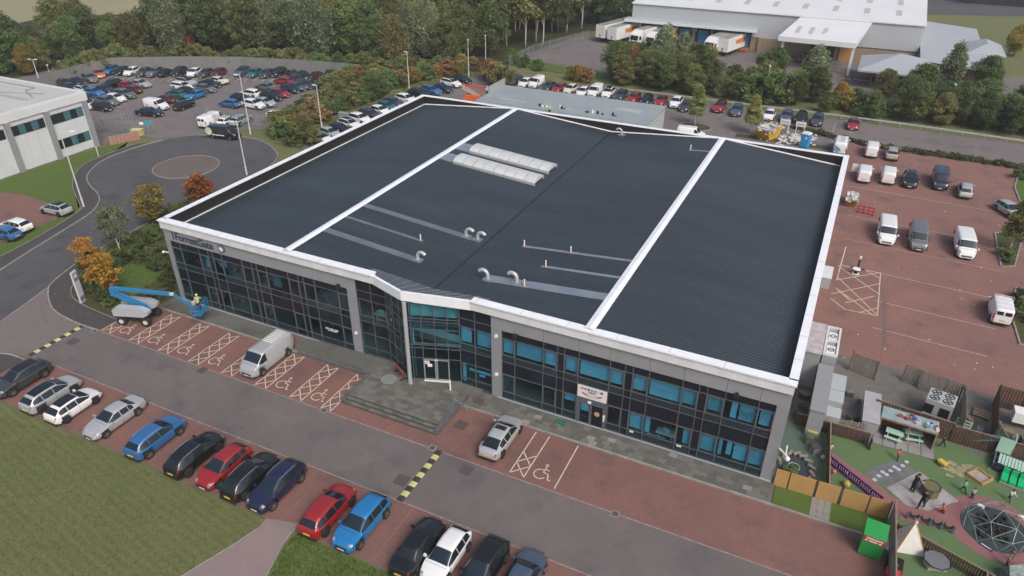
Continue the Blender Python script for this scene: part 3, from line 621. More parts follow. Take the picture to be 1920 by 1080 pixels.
dr.bb(DL*.53-.12, DL*.53-.09, -.14, -.1, 1.2, 1.7).bb(DL*.53+.09, DL*.53+.12, -.14, -.1, 1.2, 1.7)
dr.obj('entrance_door', CLADL, ED)
pw = MB().bb(DL*.30, DL*.40, -.075, -.065, 2.0, 2.32).bb(DL*.36, DL*.45, -.085, -.076, 1.75, 2.05).bb(DL*.5, DL*.56, -.12, -.1, 2.42, 2.52); pw.obj('door_notice', WPL, ED)
MB().bb(DL*.31, DL*.38, -.082, -.076, 2.08, 2.16).obj('notice_print', mat('notice_red', (.5, .05, .06), .6), ED)
MB().bb(DL*.28, DL*.79, -.3, -.12, PZ-.01, PZ+.03).obj('threshold', WHITEF, ED)
LB_ = MB().bb(DL*.08, DL, .3, .33, 6.4, 7.8).bb(DL*.08, DL, .5, .56, 5.35, 5.6).bb(DL*.08, DL, .4, .46, 3.55, 3.75).bb(DL*.09, DL*.12, .3, .34, PZ, 6.3).obj('lobby_panel', mat('lobby_panel_teal', (.17, .34, .38), .7, var=.3, vscale=.8), ED)
# lobby slabs seen through the entrance glass
MB().bb(25.2, 31.4, 1.2, 6.4, 3.55, 3.75).bb(25.0, 31.4, 1.15, 1.25, 3.75, 4.3).bb(22, 34, 1.0, 6.4, 7.2, 7.3).obj('lobby_gallery', mat('lobby_teal', (.35, .5, .52), .7), B)
MB().tube([(27.95, -1.62, PZ), (27.6, -1.1, 7.84)], .17, 12).obj('entrance_post', mat('post_grey', (.38, .41, .44), .4, metal=.2), B)
MB().cyl((31.35, -1.0, PZ+.5), .07, 1.0, 10).obj('door_bollard', WPL, B)
# nursery door
ND = link('nursery_door', MB().bb(41.66, 44.02, YW-.1, YW-.04, 2.5, 2.62).bb(41.66, 42.0, YW-.1, YW-.04, .12, 2.5).bb(43.8, 44.02, YW-.1, YW-.04, .12, 2.5).bb(42.72, 42.92, YW-.1, YW-.04, .12, 2.1).bb(42.0, 43.8, YW-.1, YW-.04, 2.1, 2.5).mesh('nursery_door', MULL), B)
MB().bb(42.0, 42.72, YW-.07, YW-.05, .15, 2.1).obj('pane', GLASSC, ND); MB().bb(42.92, 43.8, YW-.05, YW-.04, .15, 2.1).obj('door_leaf', SPAN, ND)
MB().bb(42.05, 42.66, YW-.03, YW-.02, 1.35, 2.05).obj('door_poster', BLIND, ND); MB().cyl((43.35, YW-.06, 1.35), .22, .02, 9, 0, 'y').obj('door_wreath', mat('wreath_tan', (.5, .3, .17), .8), ND)
MB().bb(43.86, 44.0, YW-.2, YW-.1, 1.2, 1.5).bb(43.88, 43.98, YW-.2, YW-.1, .95, 1.1).obj('entry_phone', WPL, ND)
MB().bb(42.6, 42.85, YW-.2, YW-.1, 2.25, 2.42).obj('door_lamp', WPL, ND)
# lamps, cameras
for x, z in ((21.4, 2.3), (34.9, 6.0), (34.9, 2.35)): MB().cyl((x, YW-.13, z), .15, .12, 14, 0, 'y').obj('wall_lamp', WPL, B, smooth=False)
MB().box((36.6, YW-.25, 6.55), (.36, .3, .32)).obj('floodlight', DARKM, B); MB().box((52.9, YW-.22, 6.62), (.32, .28, .2)).bb(52.8, 53.0, YW-.1, YW-.05, 6.6, 6.8).obj('floodlight', DARKM, B); MB().box((20.2, YW-.2, 6.75), (.3, .26, .2)).obj('floodlight', DARKM, B)
MB().tube([(.1, .55, 5.0), (-.55, .3, 5.15)], .05, 6).sphere((-.65, .28, 5.08), .13).obj('security_camera', WPL, B)
MB().tube([(L-.15, YW-.05, 3.2), (L+.45, -.15, 3.1)], .06, 6).tube([(L+.35, -.1, 3.1), (L+.3, .2, 3.7)], .05, 6).sphere((L+.5, -.2, 2.92), .18).obj('security_camera', WPL, B)
# vinyl on the glass
MB().bb(47.3, 48.6, YW+.0, YW+.01, .98, 1.0).obj('window_sticker', BLIND, RW)
MB().bb(45.95, 46.25, YW-.02, YW-.01, .6, .78).bb(49.5, 49.85, YW-.02, YW-.01, .62, .78).obj('window_plate', WPL, RW)
hang = MB()
for k in range(5): hang.box((51.25+.2*k, YW+.12, 4.75+.22*((k*2) % 5)), (.16, .01, .16))
for k in range(7): hang.box((53.3+.14*k, YW+.12, 4.9+.1*((k*3) % 4)), (.08, .01, .3))
for k in range(9): hang.box((47.05+.25*k, YW+.12, 5.3-.25*math.sin(k/8*math.pi)), (.07, .01, .09))
for k in range(6): hang.box((54.65+.11*k, YW+.12, 4.95+.13*((k*2) % 5)), (.1, .01, .09))
hang.obj('window_decoration', mat('decor_grey', (.1, .2, .24), .8), RW)

# roof details: rooflights, flashings, cowls
RLM = mat('rooflight_dome', (.5, .525, .53), .35, var=.12, vscale=.8); RLF = mat('rooflight_kerb', (.36, .38, .39), .5)
for y0, y1 in ((28.55, 31.0), (24.85, 27.3)):
    RLO = link('rooflight', MB().bb(0, 1, 0, 1, 0, 1).mesh('x', RLF), B)
    me = MB()
    x0, x1 = 17.2, 27.1
    for (a, b, c, d) in ((x0, x1, y0, y0+.12), (x0, x1, y1-.12, y1)): 
        me._add([(a, c, roof_z(a)), (b, c, roof_z(b)), (b, d, roof_z(b)), (a, d, roof_z(a)), (a, c, roof_z(a)+.3), (b, c, roof_z(b)+.3), (b, d, roof_z(b)+.3), (a, d, roof_z(a)+.3)], [(4, 5, 6, 7), (0, 1, 5, 4), (2, 3, 7, 6), (1, 2, 6, 5), (3, 0, 4, 7)])
    RLO.data = me.mesh('rooflight', RLF)
    n = 8; k = (x1-x0)/n
    for i in range(n):   # one glazing barrel section each
        s = MB(); xa, xb = x0+i*k+.035, x0+(i+1)*k-.035; q = 10; v = []
        for x in (xa, xb):
            for j in range(q+1):
                a = math.pi*j/q; v.append((x, (y0+y1)/2-(y1-y0)/2*math.cos(a), roof_z(x)+.28+.36*math.sin(a)))
        f = [(j, q+1+j, q+2+j, j+1) for j in range(q)]
        f.append(tuple(range(q+1))); f.append(tuple(range(2*q+1, q, -1)))
        s._add(v, f); s.obj('dome_section', RLM, RLO)
def flashing(x0, x1, y0, y1, mt=FLASH, dz=.05):
    mb = MB(); za, zb = roof_z(x0)+dz, roof_z(x1)+dz
    mb._add([(x0, y0, za), (x1, y0, zb), (x1, y1, zb), (x0, y1, za), (x0, y0, za-.06), (x1, y0, zb-.06), (x1, y1, zb-.06), (x0, y1, za-.06)], [(0, 1, 2, 3), (4, 5, 1, 0), (6, 7, 3, 2), (5, 6, 2, 1)]); return mb.obj('roof_flashing', mt, B)
flashing(15.35, 17.2, 28.7, 30.9); flashing(15.35, 17.2, 25.1, 27.2)
flashing(15.35, 27.9, 10.75, 11.45, FLASHD); flashing(15.35, 23.6, 8.0, 8.35, FLASHD); flashing(15.35, 25.4, 4.75, 5.5, FLASHD)
flashing(31.9, 41.9, 11.25, 11.6); flashing(35.1, 41.9, 8.15, 8.5); flashing(31.5, 41.9, 4.5, 5.55); flashing(39.5, 41.9, 40.5, 40.8)
COWL = mat('cowl_steel', (.46, .49, .5), .5, metal=.3)
def cowl(x, y, r=.19, h=.75, ang=0):
    z = roof_z(x); d = Vector((math.cos(ang), math.sin(ang), 0)); pts = [Vector((x, y, z)), Vector((x, y, z+h*.5))]
    for i in range(1, 9):
        a = math.pi*.8*i/8; pts.append(Vector((x, y, z+h*.5))+d*(.42*(1-math.cos(a)))+Vector((0, 0, .42*math.sin(a))))
    o = MB().tube(pts, r*.78, 10).obj('vent_cowl', COWL, B, smooth=False)
    MB().box((x, y, z+.08), (.75, .62, .14), 0).obj('cowl_base', FLASH, o)
for x, y, a in ((26.4, 11.1, 0), (27.6, 11.1, 0), (25.0, 5.1, 0), (31.9, 4.75, R(180)), (34.4, 5.0, R(180))): cowl(x, y, .2, .9, a)
cowl(30.2, 44.6, .14, .8, R(180))
for x, y in ((23.4, 8.15), (32.1, 11.4), (36.5, 11.4), (35.5, 8.3), (39.7, 40.65), (35.2, 4.7)):
    z = roof_z(x); o = MB().cyl((x, y, z+.35), .06, .6, 8).obj('soil_pipe', WPL, B); MB().cyl((x, y, z+.1), .15, .08, 8, r2=.08).obj('pipe_collar', mat('collar_red', (.42, .16, .13), .7), o)

# lettering on the fascia
LET = mat('letter_slate', (.05, .065, .09), .5); OFFW = mat('white_print', (.75, .77, .78), .6)
s = thing('building_name_sign', 'slate grey building name letters on the grey fascia panel', 'sign', (1.05, YW-.06, 6.88))
tm = text_mesh('1ForrestGate', 1.02, .03, LET, spacing=.95, bold=.028); o = link('letters', tm, s); o.rotation_euler = (R(90), 0, 0)
bx = [v.co.x for v in tm.vertices]; k = 5.05/(max(bx)-min(bx)); o.scale = (k, 1.0, 1)
em = thing('building_emblem', 'round leaf emblem disc beside the building name letters', 'sign', (7.28, YW-.07, 7.22))
MB().cyl((0, 0, 0), .42, .05, 24, 0, 'y').obj('emblem_disc', LET, em); MB().cyl((-.03, -.03, 0), .36, .03, 24, 0, 'y').obj('emblem_face', mat('emblem_silver', (.16, .18, .2), .4, metal=.3), em)
lf = MB(); lv = [(.02, -.3), (.1, -.22), (.26, -.2), (.2, -.08), (.3, .05), (.16, .06), (.14, .2), (.04, .12), (-.04, .3), (-.1, .12), (-.22, .2), (-.2, .04), (-.3, -.04), (-.18, -.08), (-.14, -.2), (-.02, -.2)]
lf.poly([(x-.02, -.055, z) for x, z in lv]); lf.obj('emblem_leaf', OFFW, em)
ns = thing('nursery_sign', 'white signboard with coloured letter tiles above the nursery door', 'sign', (42.88, YW-.12, 3.2))
MB().bb(-1.15, 1.15, -.02, .03, -.54, .54).obj('board', mat('sign_white', (.7, .69, .72), .5), ns)
tc = [(.3, .27, .26), (.42, .17, .13), (.12, .12, .16), (.24, .26, .48), (.17, .3, .3), (.62, .58, .2), (.08, .07, .11)]
for i, c in enumerate(tc): MB().box((-.78+i*.255, -.03, .3), (.19, .014, .2)).obj('letter_tile', mat('tile_%d' % i, c, .6), ns)
for i, c in enumerate([(.42, .42, .16), (.08, .16, .2), (.1, .2, .24), (.3, .42, .6)]): MB().box((-.28+i*.19, -.03, .06), (.14, .014, .18)).obj('letter_tile', mat('tile_b%d' % i, c, .6), ns)
rb = MB()
def ribbon(x0, x1, n=6):
    m_ = MB()
    for i in range(n):
        a, b = x0+(x1-x0)*i/n, x0+(x1-x0)*(i+1)/n; f = lambda x: -.1-.16*(1-(x/.75)**2)
        m_._add([(a, -.03, f(a)-.07), (b, -.03, f(b)-.07), (b, -.03, f(b)+.07), (a, -.03, f(a)+.07)], [(0, 1, 2, 3)])
    return m_
ribbon(-.78, -.35).obj('ribbon_end', mat('ribbon_red', (.45, .06, .06), .6), ns); ribbon(.4, .78).obj('ribbon_end', MATS['ribbon_red'], ns); ribbon(-.35, .4).obj('ribbon', mat('ribbon_yellow', (.58, .48, .2), .6), ns)
MB().bb(-.5, .5, -.027, -.022, -.42, -.39).obj('strapline', mat('print_grey', (.45, .43, .45), .7), ns)
vs_ = thing('window_name_vinyl', 'small white company lettering on the dark ground floor glass', 'sign', (18.0, YW-.03, 1.62))
vm = MB()
for i in range(8): vm.box((.09+i*.175, 0, .2), (.12, .008, .17)) if i not in (2, 5) else vm.box((.09+i*.175, 0, .2), (.06, .008, .17))
vm.bb(.25, 1.2, -.004, .004, 0, .07); vm.obj('lettering', OFFW, vs_)
# ------------------------------------------------------------------ vehicles
TYRE = mat('tyre_rubber', (.018, .018, .018), .85); RIM = mat('alloy_rim', (.3, .31, .32), .35, metal=.6); RIMD = mat('dark_rim', (.05, .05, .055), .4, metal=.5)
CGL = mat('car_glass', (.012, .017, .022), .06, spec=.7); CGLB = mat('car_windscreen', (.012, .022, .034), .05, spec=.65)
TRIM = mat('black_trim', (.018, .018, .02), .6); LAMP = mat('headlamp', (.36, .38, .4), .12, metal=.3); TAIL = mat('tail_lamp', (.32, .015, .015), .25)
PLW = mat('plate_white', (.62, .62, .58), .5); PLY = mat('plate_yellow', (.62, .5, .05), .5); ARCH = mat('arch_black', (.008, .008, .008), .9)
PAINTS = {'white': (.72, .73, .74), 'silver': (.42, .44, .46), 'grey': (.15, .16, .17), 'dark grey': (.055, .06, .065), 'black': (.012, .013, .015), 'navy': (.018, .022, .06), 'blue': (.035, .15, .37), 'bright blue': (.02, .2, .48),
          'red': (.34, .02, .025), 'dark red': (.13, .015, .02), 'maroon': (.1, .018, .02), 'orange': (.55, .14, .025), 'teal': (.012, .16, .2), 'green grey': (.12, .15, .14), 'pale blue': (.38, .46, .52), 'cream': (.6, .58, .52), 'slate blue': (.07, .1, .15), 'beige': (.38, .36, .32)}
PM = {}
for k, c in PAINTS.items(): PM[k] = mat('paint_'+k.replace(' ', '_'), c, .32, metal=.25 if k not in ('white', 'cream') else 0, coat=.7, spec=.5)

def interp(tab, t):
    for (a, *va), (b, *vb) in zip(tab, tab[1:]):
        if t <= b:
            q = (t-a)/(b-a) if b > a else 0
            return [x+(y-x)*q for x, y in zip(va, vb)]
    return list(tab[-1][1:])
# tables: t from tail (0) to nose (1): top height, half width of the top
TYPES = {
 'hatch': dict(L=4.15, W=.89, belt=.93, r=.315, wx=(.2, .81), top=[(0, .62, .5), (.012, .9, .56), (.035, 1.0, .6), (.16, 1.33, .5), (.21, 1.4, .53), (.36, 1.45, .56), (.5, 1.44, .56), (.555, 1.39, .54), (.755, 1.0, .65), (.79, .96, .66), (.93, .8, .58), (.975, .68, .5), (1, .5, .42)], rear=(.045, .15), screen=(.563, .752), sides=((.12, .27), (.28, .465), (.475, .735)), roof=(.2, .55)),
 'suv': dict(L=4.5, W=.93, belt=1.01, r=.36, wx=(.19, .81), top=[(0, .7, .55), (.012, 1.0, .6), (.03, 1.1, .63), (.13, 1.44, .54), (.19, 1.53, .57), (.36, 1.59, .6), (.5, 1.58, .6), (.565, 1.52, .58), (.75, 1.1, .68), (.79, 1.05, .69), (.94, .9, .6), (.98, .8, .52), (1, .55, .45)], rear=(.035, .118), screen=(.578, .747), sides=((.09, .25), (.26, .455), (.465, .73)), roof=(.17, .565)),
 'saloon': dict(L=4.75, W=.91, belt=.93, r=.33, wx=(.215, .81), top=[(0, .6, .5), (.012, .85, .56), (.03, .95, .6), (.14, 1.0, .63), (.2, 1.06, .6), (.31, 1.36, .53), (.36, 1.41, .56), (.5, 1.43, .57), (.58, 1.38, .55), (.72, 1.0, .64), (.76, .96, .65), (.93, .8, .58), (.975, .68, .5), (1, .5, .42)], rear=(.19, .305), screen=(.575, .72), sides=((.26, .34), (.35, .48), (.495, .7)), roof=(.35, .57)),
 'fastback': dict(L=4.75, W=.93, belt=.95, r=.34, wx=(.2, .81), top=[(0, .62, .5), (.012, .92, .56), (.04, 1.02, .6), (.08, 1.05, .6), (.26, 1.34, .54), (.34, 1.42, .57), (.5, 1.44, .58), (.58, 1.38, .55), (.72, 1.0, .64), (.76, .96, .65), (.93, .8, .58), (.975, .68, .5), (1, .5, .42)], rear=(.085, .255), screen=(.575, .72), sides=((.18, .32), (.335, .47), (.485, .7)), roof=(.34, .57)),
 'estate': dict(L=4.65, W=.9, belt=.94, r=.325, wx=(.2, .81), top=[(0, .62, .52), (.012, .92, .58), (.03, 1.0, .61), (.1, 1.38, .55), (.14, 1.45, .58), (.34, 1.49, .59), (.52, 1.47, .59), (.6, 1.4, .56), (.74, 1.0, .64), (.78, .96, .65), (.93, .8, .58), (.975, .68, .5), (1, .5, .42)], rear=(.034, .1), screen=(.595, .74), sides=((.08, .26), (.275, .46), (.475, .715)), roof=(.14, .59)),
 'van': dict(L=5.15, W=.99, belt=1.12, r=.34, wx=(.2, .81), top=[(0, .85, .78), (.006, 1.6, .8), (.02, 1.86, .8), (.05, 1.95, .8), (.4, 1.98, .81), (.7, 1.96, .8), (.735, 1.9, .77), (.865, 1.26, .76), (.885, 1.2, .75), (.965, 1.02, .68), (.985, .85, .6), (1, .6, .52)], rear=None, screen=(.745, .86), sides=((.68, .84),), roof=None),
 'small_van': dict(L=4.45, W=.92, belt=1.08, r=.32, wx=(.2, .81), top=[(0, .8, .7), (.006, 1.5, .72), (.02, 1.74, .72), (.05, 1.81, .73), (.4, 1.84, .74), (.62, 1.82, .73), (.67, 1.75, .7), (.8, 1.16, .7), (.83, 1.1, .69), (.955, .92, .62), (.98, .78, .55), (1, .55, .46)], rear=None, screen=(.68, .795), sides=((.61, .775),), roof=None),
}
def car_surface(T):
    Lc, Wc = T['L'], T['W']
    def ring(t):
        zt, wt = interp(T['top'], t); e = abs(2*t-1); wm = Wc*(1-.25*e**6-.035*e**2)
        zb = .2+.1*max(0, e-.86)/.14; bl = min(T['belt']+.03*(.5-t), zt-.05); wt = min(wt, wm*.94)
        sh = wm*.955; up = max(0, zt-bl)
        k = min(1, up/.25)
        return [(0, zb), (wm*.86, zb), (wm*.955, zb+.1), (wm, zb+.33*(bl-zb)+.05), (wm*.992, bl-.14*(bl-zb)), (sh-.01, bl),
                (wt+.035*k+(1-k)*.1, zt-.07*k-.02), (wt-.04, zt-.012), (wt*.55, zt+.004), (0, zt+.01)]
    def Sf(t, v):
        sgn = 1
        if v > 9: v = 18-v; sgn = -1
        t = min(max(t, 0), 1); r = ring(t); i = min(int(v), 8); q = v-i
        return Vector(((t-.5)*Lc, sgn*(r[i][0]+(r[i+1][0]-r[i][0])*q), r[i][1]+(r[i+1][1]-r[i][1])*q))
    return Sf
def patch(mb, Sf, t0, t1, v0, v1, nt=6, nv=4, off=.007, mi=0):
    vs = []
    for i in range(nt+1):
        for j in range(nv+1):
            t = t0+(t1-t0)*i/nt; v = v0+(v1-v0)*j/nv; p = Sf(t, v)
            a = Sf(t+.004, v)-Sf(t-.004, v); b = Sf(t, min(18, v+.02))-Sf(t, max(0, v-.02)); n = b.cross(a)
            n = n.normalized() if n.length > 1e-9 else Vector((0, 0, 1)); vs.append(p+n*off)
    fs = [(i*(nv+1)+j, (i+1)*(nv+1)+j, (i+1)*(nv+1)+j+1, i*(nv+1)+j+1) for i in range(nt) for j in range(nv)]
    mb._add(vs, fs, mi); return mb
CARLIB = {}
def car_meshes(ty):
    if ty in CARLIB: return CARLIB[ty]
    T = TYPES[ty]; Sf = car_surface(T); D = {}; Lc, Wc, r = T['L'], T['W'], T['r']
    ts = sorted(set([i/44 for i in range(45)]+[a[0] for a in T['top']])); nv = 18
    mb = MB(); ar = r+.05
    for t in ts:
        for v in range(nv):
            p = Sf(t, v)
            if v <= 4 or v >= 14:
                for wx in T['wx']:
                    dx, dz = p.x-(wx-.5)*Lc, p.z-r
                    if dx*dx+dz*dz < ar*ar: p.y *= .72
            mb.v.append(tuple(p))
    n = len(ts)
    for i in range(n-1):
        for j in range(nv):
            a, b = i*nv+j, i*nv+(j+1) % nv; mb.f.append((a, a+nv, b+nv, b)); 
            lo = j in (0, 17) or (j in (1, 16)); mb.m.append(1 if lo else 0)
    mb.f += [tuple(range(nv-1, -1, -1)), tuple(range((n-1)*nv, n*nv))]; mb.m += [0, 0]
    me = mb.mesh('body', [PM['white'], TRIM], True); me.set_sharp_from_angle(angle=R(48)); D['body'] = me
    D['wheel_arch'] = [MB().cyl(((wx-.5)*Lc, sgn*(Wc*.78), r+.01), ar-.01, .12, 16, 0, 'y').mesh('wheel_arch', ARCH) for wx in T['wx'] for sgn in (-1, 1)]
    D['windscreen'] = patch(MB(), Sf, *T['screen'], 6.4, 11.6, 12, 10, .01).mesh('windscreen', CGLB, True)
    if T['rear']: D['rear_window'] = patch(MB(), Sf, *T['rear'], 6.5, 11.5, 10, 10, .01).mesh('rear_window', CGL, True)
    elif ty: D['rear_window'] = MB().box((-Lc/2+.0, .34, 1.45), (.06, .5, .34)).box((-Lc/2+.0, -.34, 1.45), (.06, .5, .34)).mesh('rear_window', CGL)
    D['side_window'] = []
    for a, b in T['sides']:
        for v0, v1 in ((5.06, 5.97), (12.94, 12.03)):
            D['side_window'].append(patch(MB(), Sf, a, b, min(v0, v1), max(v0, v1), 12, 2, .01).mesh('side_window', CGL, True))
    lo, hi = T['sides'][0][0], T['sides'][-1][1]
    D['side_glass'] = [patch(MB(), Sf, lo, hi, v0, v1, 24, 2, .01).mesh('side_window', CGL, True) for v0, v1 in ((5.06, 5.97), (12.03, 12.94))]
    D['headlight'] = [patch(MB(), Sf, .935, .985, a, b, 3, 4, .006).mesh('headlight', LAMP, True) for a, b in ((4.6, 7.0), (11.0, 13.4))]
    if ty in ('van', 'small_van'): D['tail_light'] = [MB().box((-Lc/2+.03, s_*(Wc-.13), 1.05), (.06, .12, .5)).mesh('tail_light', TAIL) for s_ in (-1, 1)]
    else: D['tail_light'] = [patch(MB(), Sf, .004, .035, a, b, 3, 4, .008).mesh('tail_light', TAIL, True) for a, b in ((4.2, 6.2), (11.8, 13.8))]
    zf = .42 if ty in ('hatch', 'saloon', 'fastback', 'estate') else .5
    D['grille'] = MB().box((Lc/2-.005, 0, zf+.02), (.05, .8 if ty != 'van' else .95, .17)).box((Lc/2-.03, 0, .27), (.06, 1.15, .09)).mesh('grille', TRIM)
    D['front_plate'] = MB().box((Lc/2+.025, 0, zf-.09), (.015, .5, .11)).mesh('number_plate', PLW)
    D['rear_plate'] = MB().box((-Lc/2-.015, 0, .62 if 'van' not in ty else .72), (.03, .5, .11)).mesh('number_plate', PLY)
    D['rear_bumper'] = MB().box((-Lc/2+.02, 0, .36), (.1, Wc*1.5, .16)).mesh('rear_bumper', TRIM)
    ms = T['screen'][1]-.02
    D['mirror'] = [MB().box(((ms-.5)*Lc-.05, s_*(Wc+.06), T['belt']+.06), (.14, .2, .14)).mesh('door_mirror', PM['white']) for s_ in (-1, 1)]
    gaps = []
    for t in ([T['sides'][0][1]+.005, T['sides'][1][1]+.007, T['sides'][-1][1]+.01] if len(T['sides']) > 1 else [T['sides'][0][0], T['sides'][0][1]+.01]):
        for v0, v1 in ((2.2, 5), (13, 15.8)): gaps.append(patch(MB(), Sf, t-.0022, t+.0022, v0, v1, 1, 6, .003))
    hx0 = T['screen'][1]+.035
    gaps.append(patch(MB(), Sf, hx0, hx0+.004, 6.3, 11.7, 1, 8, .004))
    D['panel_gap'] = [g_.mesh('panel_gap', TRIM) for g_ in gaps]
    wl = MB()
    wl.cyl((0, 0, 0), r, .21, 20, 0, 'y'); D['wheel'] = wl.mesh('wheel', TYRE)
    rm = MB(); rm.cyl((0, .085, 0), r*.66, .06, 18, 0, 'y')
    D['rim'] = rm.mesh('rim', RIM)
    sp = MB()
    for i in range(5): a = 2*math.pi*i/5; sp.box((r*.36*math.cos(a), .118, r*.36*math.sin(a)), (r*.56, .012, .055), 0, 0, ('Y', -a))
    D['spokes'] = sp.mesh('spoke_set', RIM); D['hub'] = MB().cyl((0, .112, 0), r*.62, .012, 18, 0, 'y').mesh('rim_well', RIMD)
    if T['roof']: D['glass_roof'] = patch(MB(), Sf, *T['roof'], 7.1, 10.9, 26, 8, .014).mesh('roof_panel', mat('roof_black', (.012, .013, .016), .12, spec=.6), True)
    if T['roof']:
        D['roof_rail'] = [MB().tube([Vector((Sf(t, 6.9).x, sgn*Sf(t, 6.9).y, Sf(t, 6.9).z+.03)) for t in (T['roof'][0]+.02, .3, .4, T['roof'][1]-.02)], .018, 5).mesh('roof_rail', mat('rail_silver', (.42, .44, .45), .35, metal=.6)) for sgn in (-1, 1)]
        D['sunroof'] = patch(MB(), Sf, T['roof'][1]-.13, T['roof'][1]-.03, 7.5, 10.5, 4, 4, .006).mesh('sunroof', CGL, True)
    CARLIB[ty] = D; return D
GEN = {'hatch': 'hatchback', 'suv': 'SUV', 'saloon': 'saloon car', 'fastback': 'fastback saloon', 'estate': 'estate car', 'van': 'panel van', 'small_van': 'small van'}
NCAR = [0]
def car(x, y, ty, colour, heading, label, group, full=True, opts=(), z=0.0):
    D = car_meshes(ty); T = TYPES[ty]; van = 'van' in ty
    t = thing('panel_van' if van else 'parked_car', label, 'van' if van else 'car', (x, y, z), R(heading), group)
    NCAR[0] += 1; pm = PM[colour]
    def painted(name, me):
        o = link(name, me, t); o.material_slots[0].link = 'OBJECT'; o.material_slots[0].material = pm; return o
    painted('body', D['body'])
    for me in D['wheel_arch']: link('wheel_arch', me, t)
    link('windscreen', D['windscreen'], t)
    if 'rear_window' in D and not ('van' in ty and 'blank' in opts): link('rear_window', D['rear_window'], t)
    for me in (D['side_window'] if full else D['side_glass']): link('side_window', me, t)
    for me in D['headlight']: link('headlight', me, t)
    for me in D['tail_light']: link('tail_light', me, t)
    link('grille', D['grille'], t); link('number_plate', D['front_plate'], t); link('number_plate', D['rear_plate'], t); link('rear_bumper', D['rear_bumper'], t)
    for me in D['mirror']:
        painted('door_mirror', me)
    for me in (D['panel_gap'] if full else ()): link('panel_gap', me, t)
    dark = 'darkrim' in opts
    for wx in T['wx']:
        for sgn in (-1, 1):
            wo = link('wheel', D['wheel'], t, ((wx-.5)*T['L'], sgn*(T['W']-.115), T['r']), 0 if sgn > 0 else math.pi)
            if full:
                link('rim_well', D['hub'], wo)
                sp = link('spokes', D['spokes'], wo)
                if dark: sp.material_slots[0].link = 'OBJECT'; sp.material_slots[0].material = RIMD
            else: link('rim', D['rim'], wo)
    if 'roof' in opts and 'glass_roof' in D: link('roof_panel', D['glass_roof'], t)
    for me in (D['roof_rail'] if 'rails' in opts and 'roof_rail' in D else ()): link('roof_rail', me, t)
    if 'sunroof' in opts: link('sunroof', D['sunroof'], t)
    return t
def car_px(px, py, *a, zc=.7, **k):
    p = G(px, py, zc); return car(p.x, p.y, *a, **k)
# front rows
g1 = 'cars parked along the lawn edge'
front = [(36, 709, 'suv', 'dark grey', -90, 'dark grey SUV at the street end of the lawn row', ('roof',)), (88, 741, 'suv', 'silver', 90, 'silver SUV with black roof next to the white black-roofed hatchback', ('roof', 'darkrim', 'rails')), (127, 763, 'hatch', 'white', 90, 'white hatchback with black roof in the lawn row', ('roof', 'darkrim')),
 (212, 781, 'saloon', 'silver', -90, 'silver saloon parked nose towards the lawn', ()), (285, 822, 'suv', 'blue', 90, 'blue SUV with its tail over the lawn edge', ('rails',)), (358, 855, 'suv', 'black', 90, 'black SUV with silver roof rails beside the red hatchback', ('roof', 'rails', 'darkrim')), (412, 877, 'hatch', 'red', -90, 'bright red hatchback parked between two black SUVs', ()),
 (465, 895, 'suv', 'black', 90, 'black SUV with yellow rear plate beside the dark navy car', ('roof', 'rails')), (515, 912, 'suv', 'navy', -90, 'dark navy SUV parked nearest the pink lawn path', ('rails',)), (608, 962, 'suv', 'red', 90, 'dark red SUV parked beside the bright blue crossover', ('darkrim',)), (674, 982, 'suv', 'bright blue', -90, 'bright blue crossover parked nose to the lawn', ()),
 (779, 1028, 'saloon', 'black', 90, 'long black saloon with yellow rear plate', ('roof',)), (835, 1040, 'hatch', 'white', -90, 'white hatchback parked between two black cars', ()), (906, 1062, 'suv', 'black', -90, 'boxy black SUV beside the white hatchback', ('roof',)), (978, 1084, 'saloon', 'slate blue', 90, 'slate blue saloon with its bonnet to the lane', ())]
for px, py, ty, c, h, lab, op in front:
    p = G(px, py, .7); car(p.x, p.y if py > 1050 else -15.0+(p.y+15)*.55, ty, c, h+rng.uniform(-1.2, 1.2), lab, g1, True, op)
sv_ = car_px(500, 662, 'van', 'silver', -90, 'silver panel van in a disabled bay by the glass front', None, True, (), zc=1.0)
car_px(940, 815, 'fastback', 'silver', 90, 'pale silver saloon with sunroof parked beside the entrance steps', None, True, ('sunroof', 'darkrim'))
rk_ = MB()
for k in range(9): rk_.box((-2.1+k*.22, 0, 2.01), (.07, 1.1, .035))
rk_.obj('roof_ribs', WPL, sv_)
gs = 'cars in the small street car park'
car_px(29, 421, 'hatch', 'white', 184, 'white hatchback in the small street car park', gs, True, ('darkrim',)); car_px(104, 390, 'hatch', 'silver', 184, 'silver hatchback with black roof by the grass bank', gs, True, ('roof', 'darkrim')); car_px(8, 435, 'hatch', 'blue', 184, 'blue hatchback beside the street verge', gs, True)
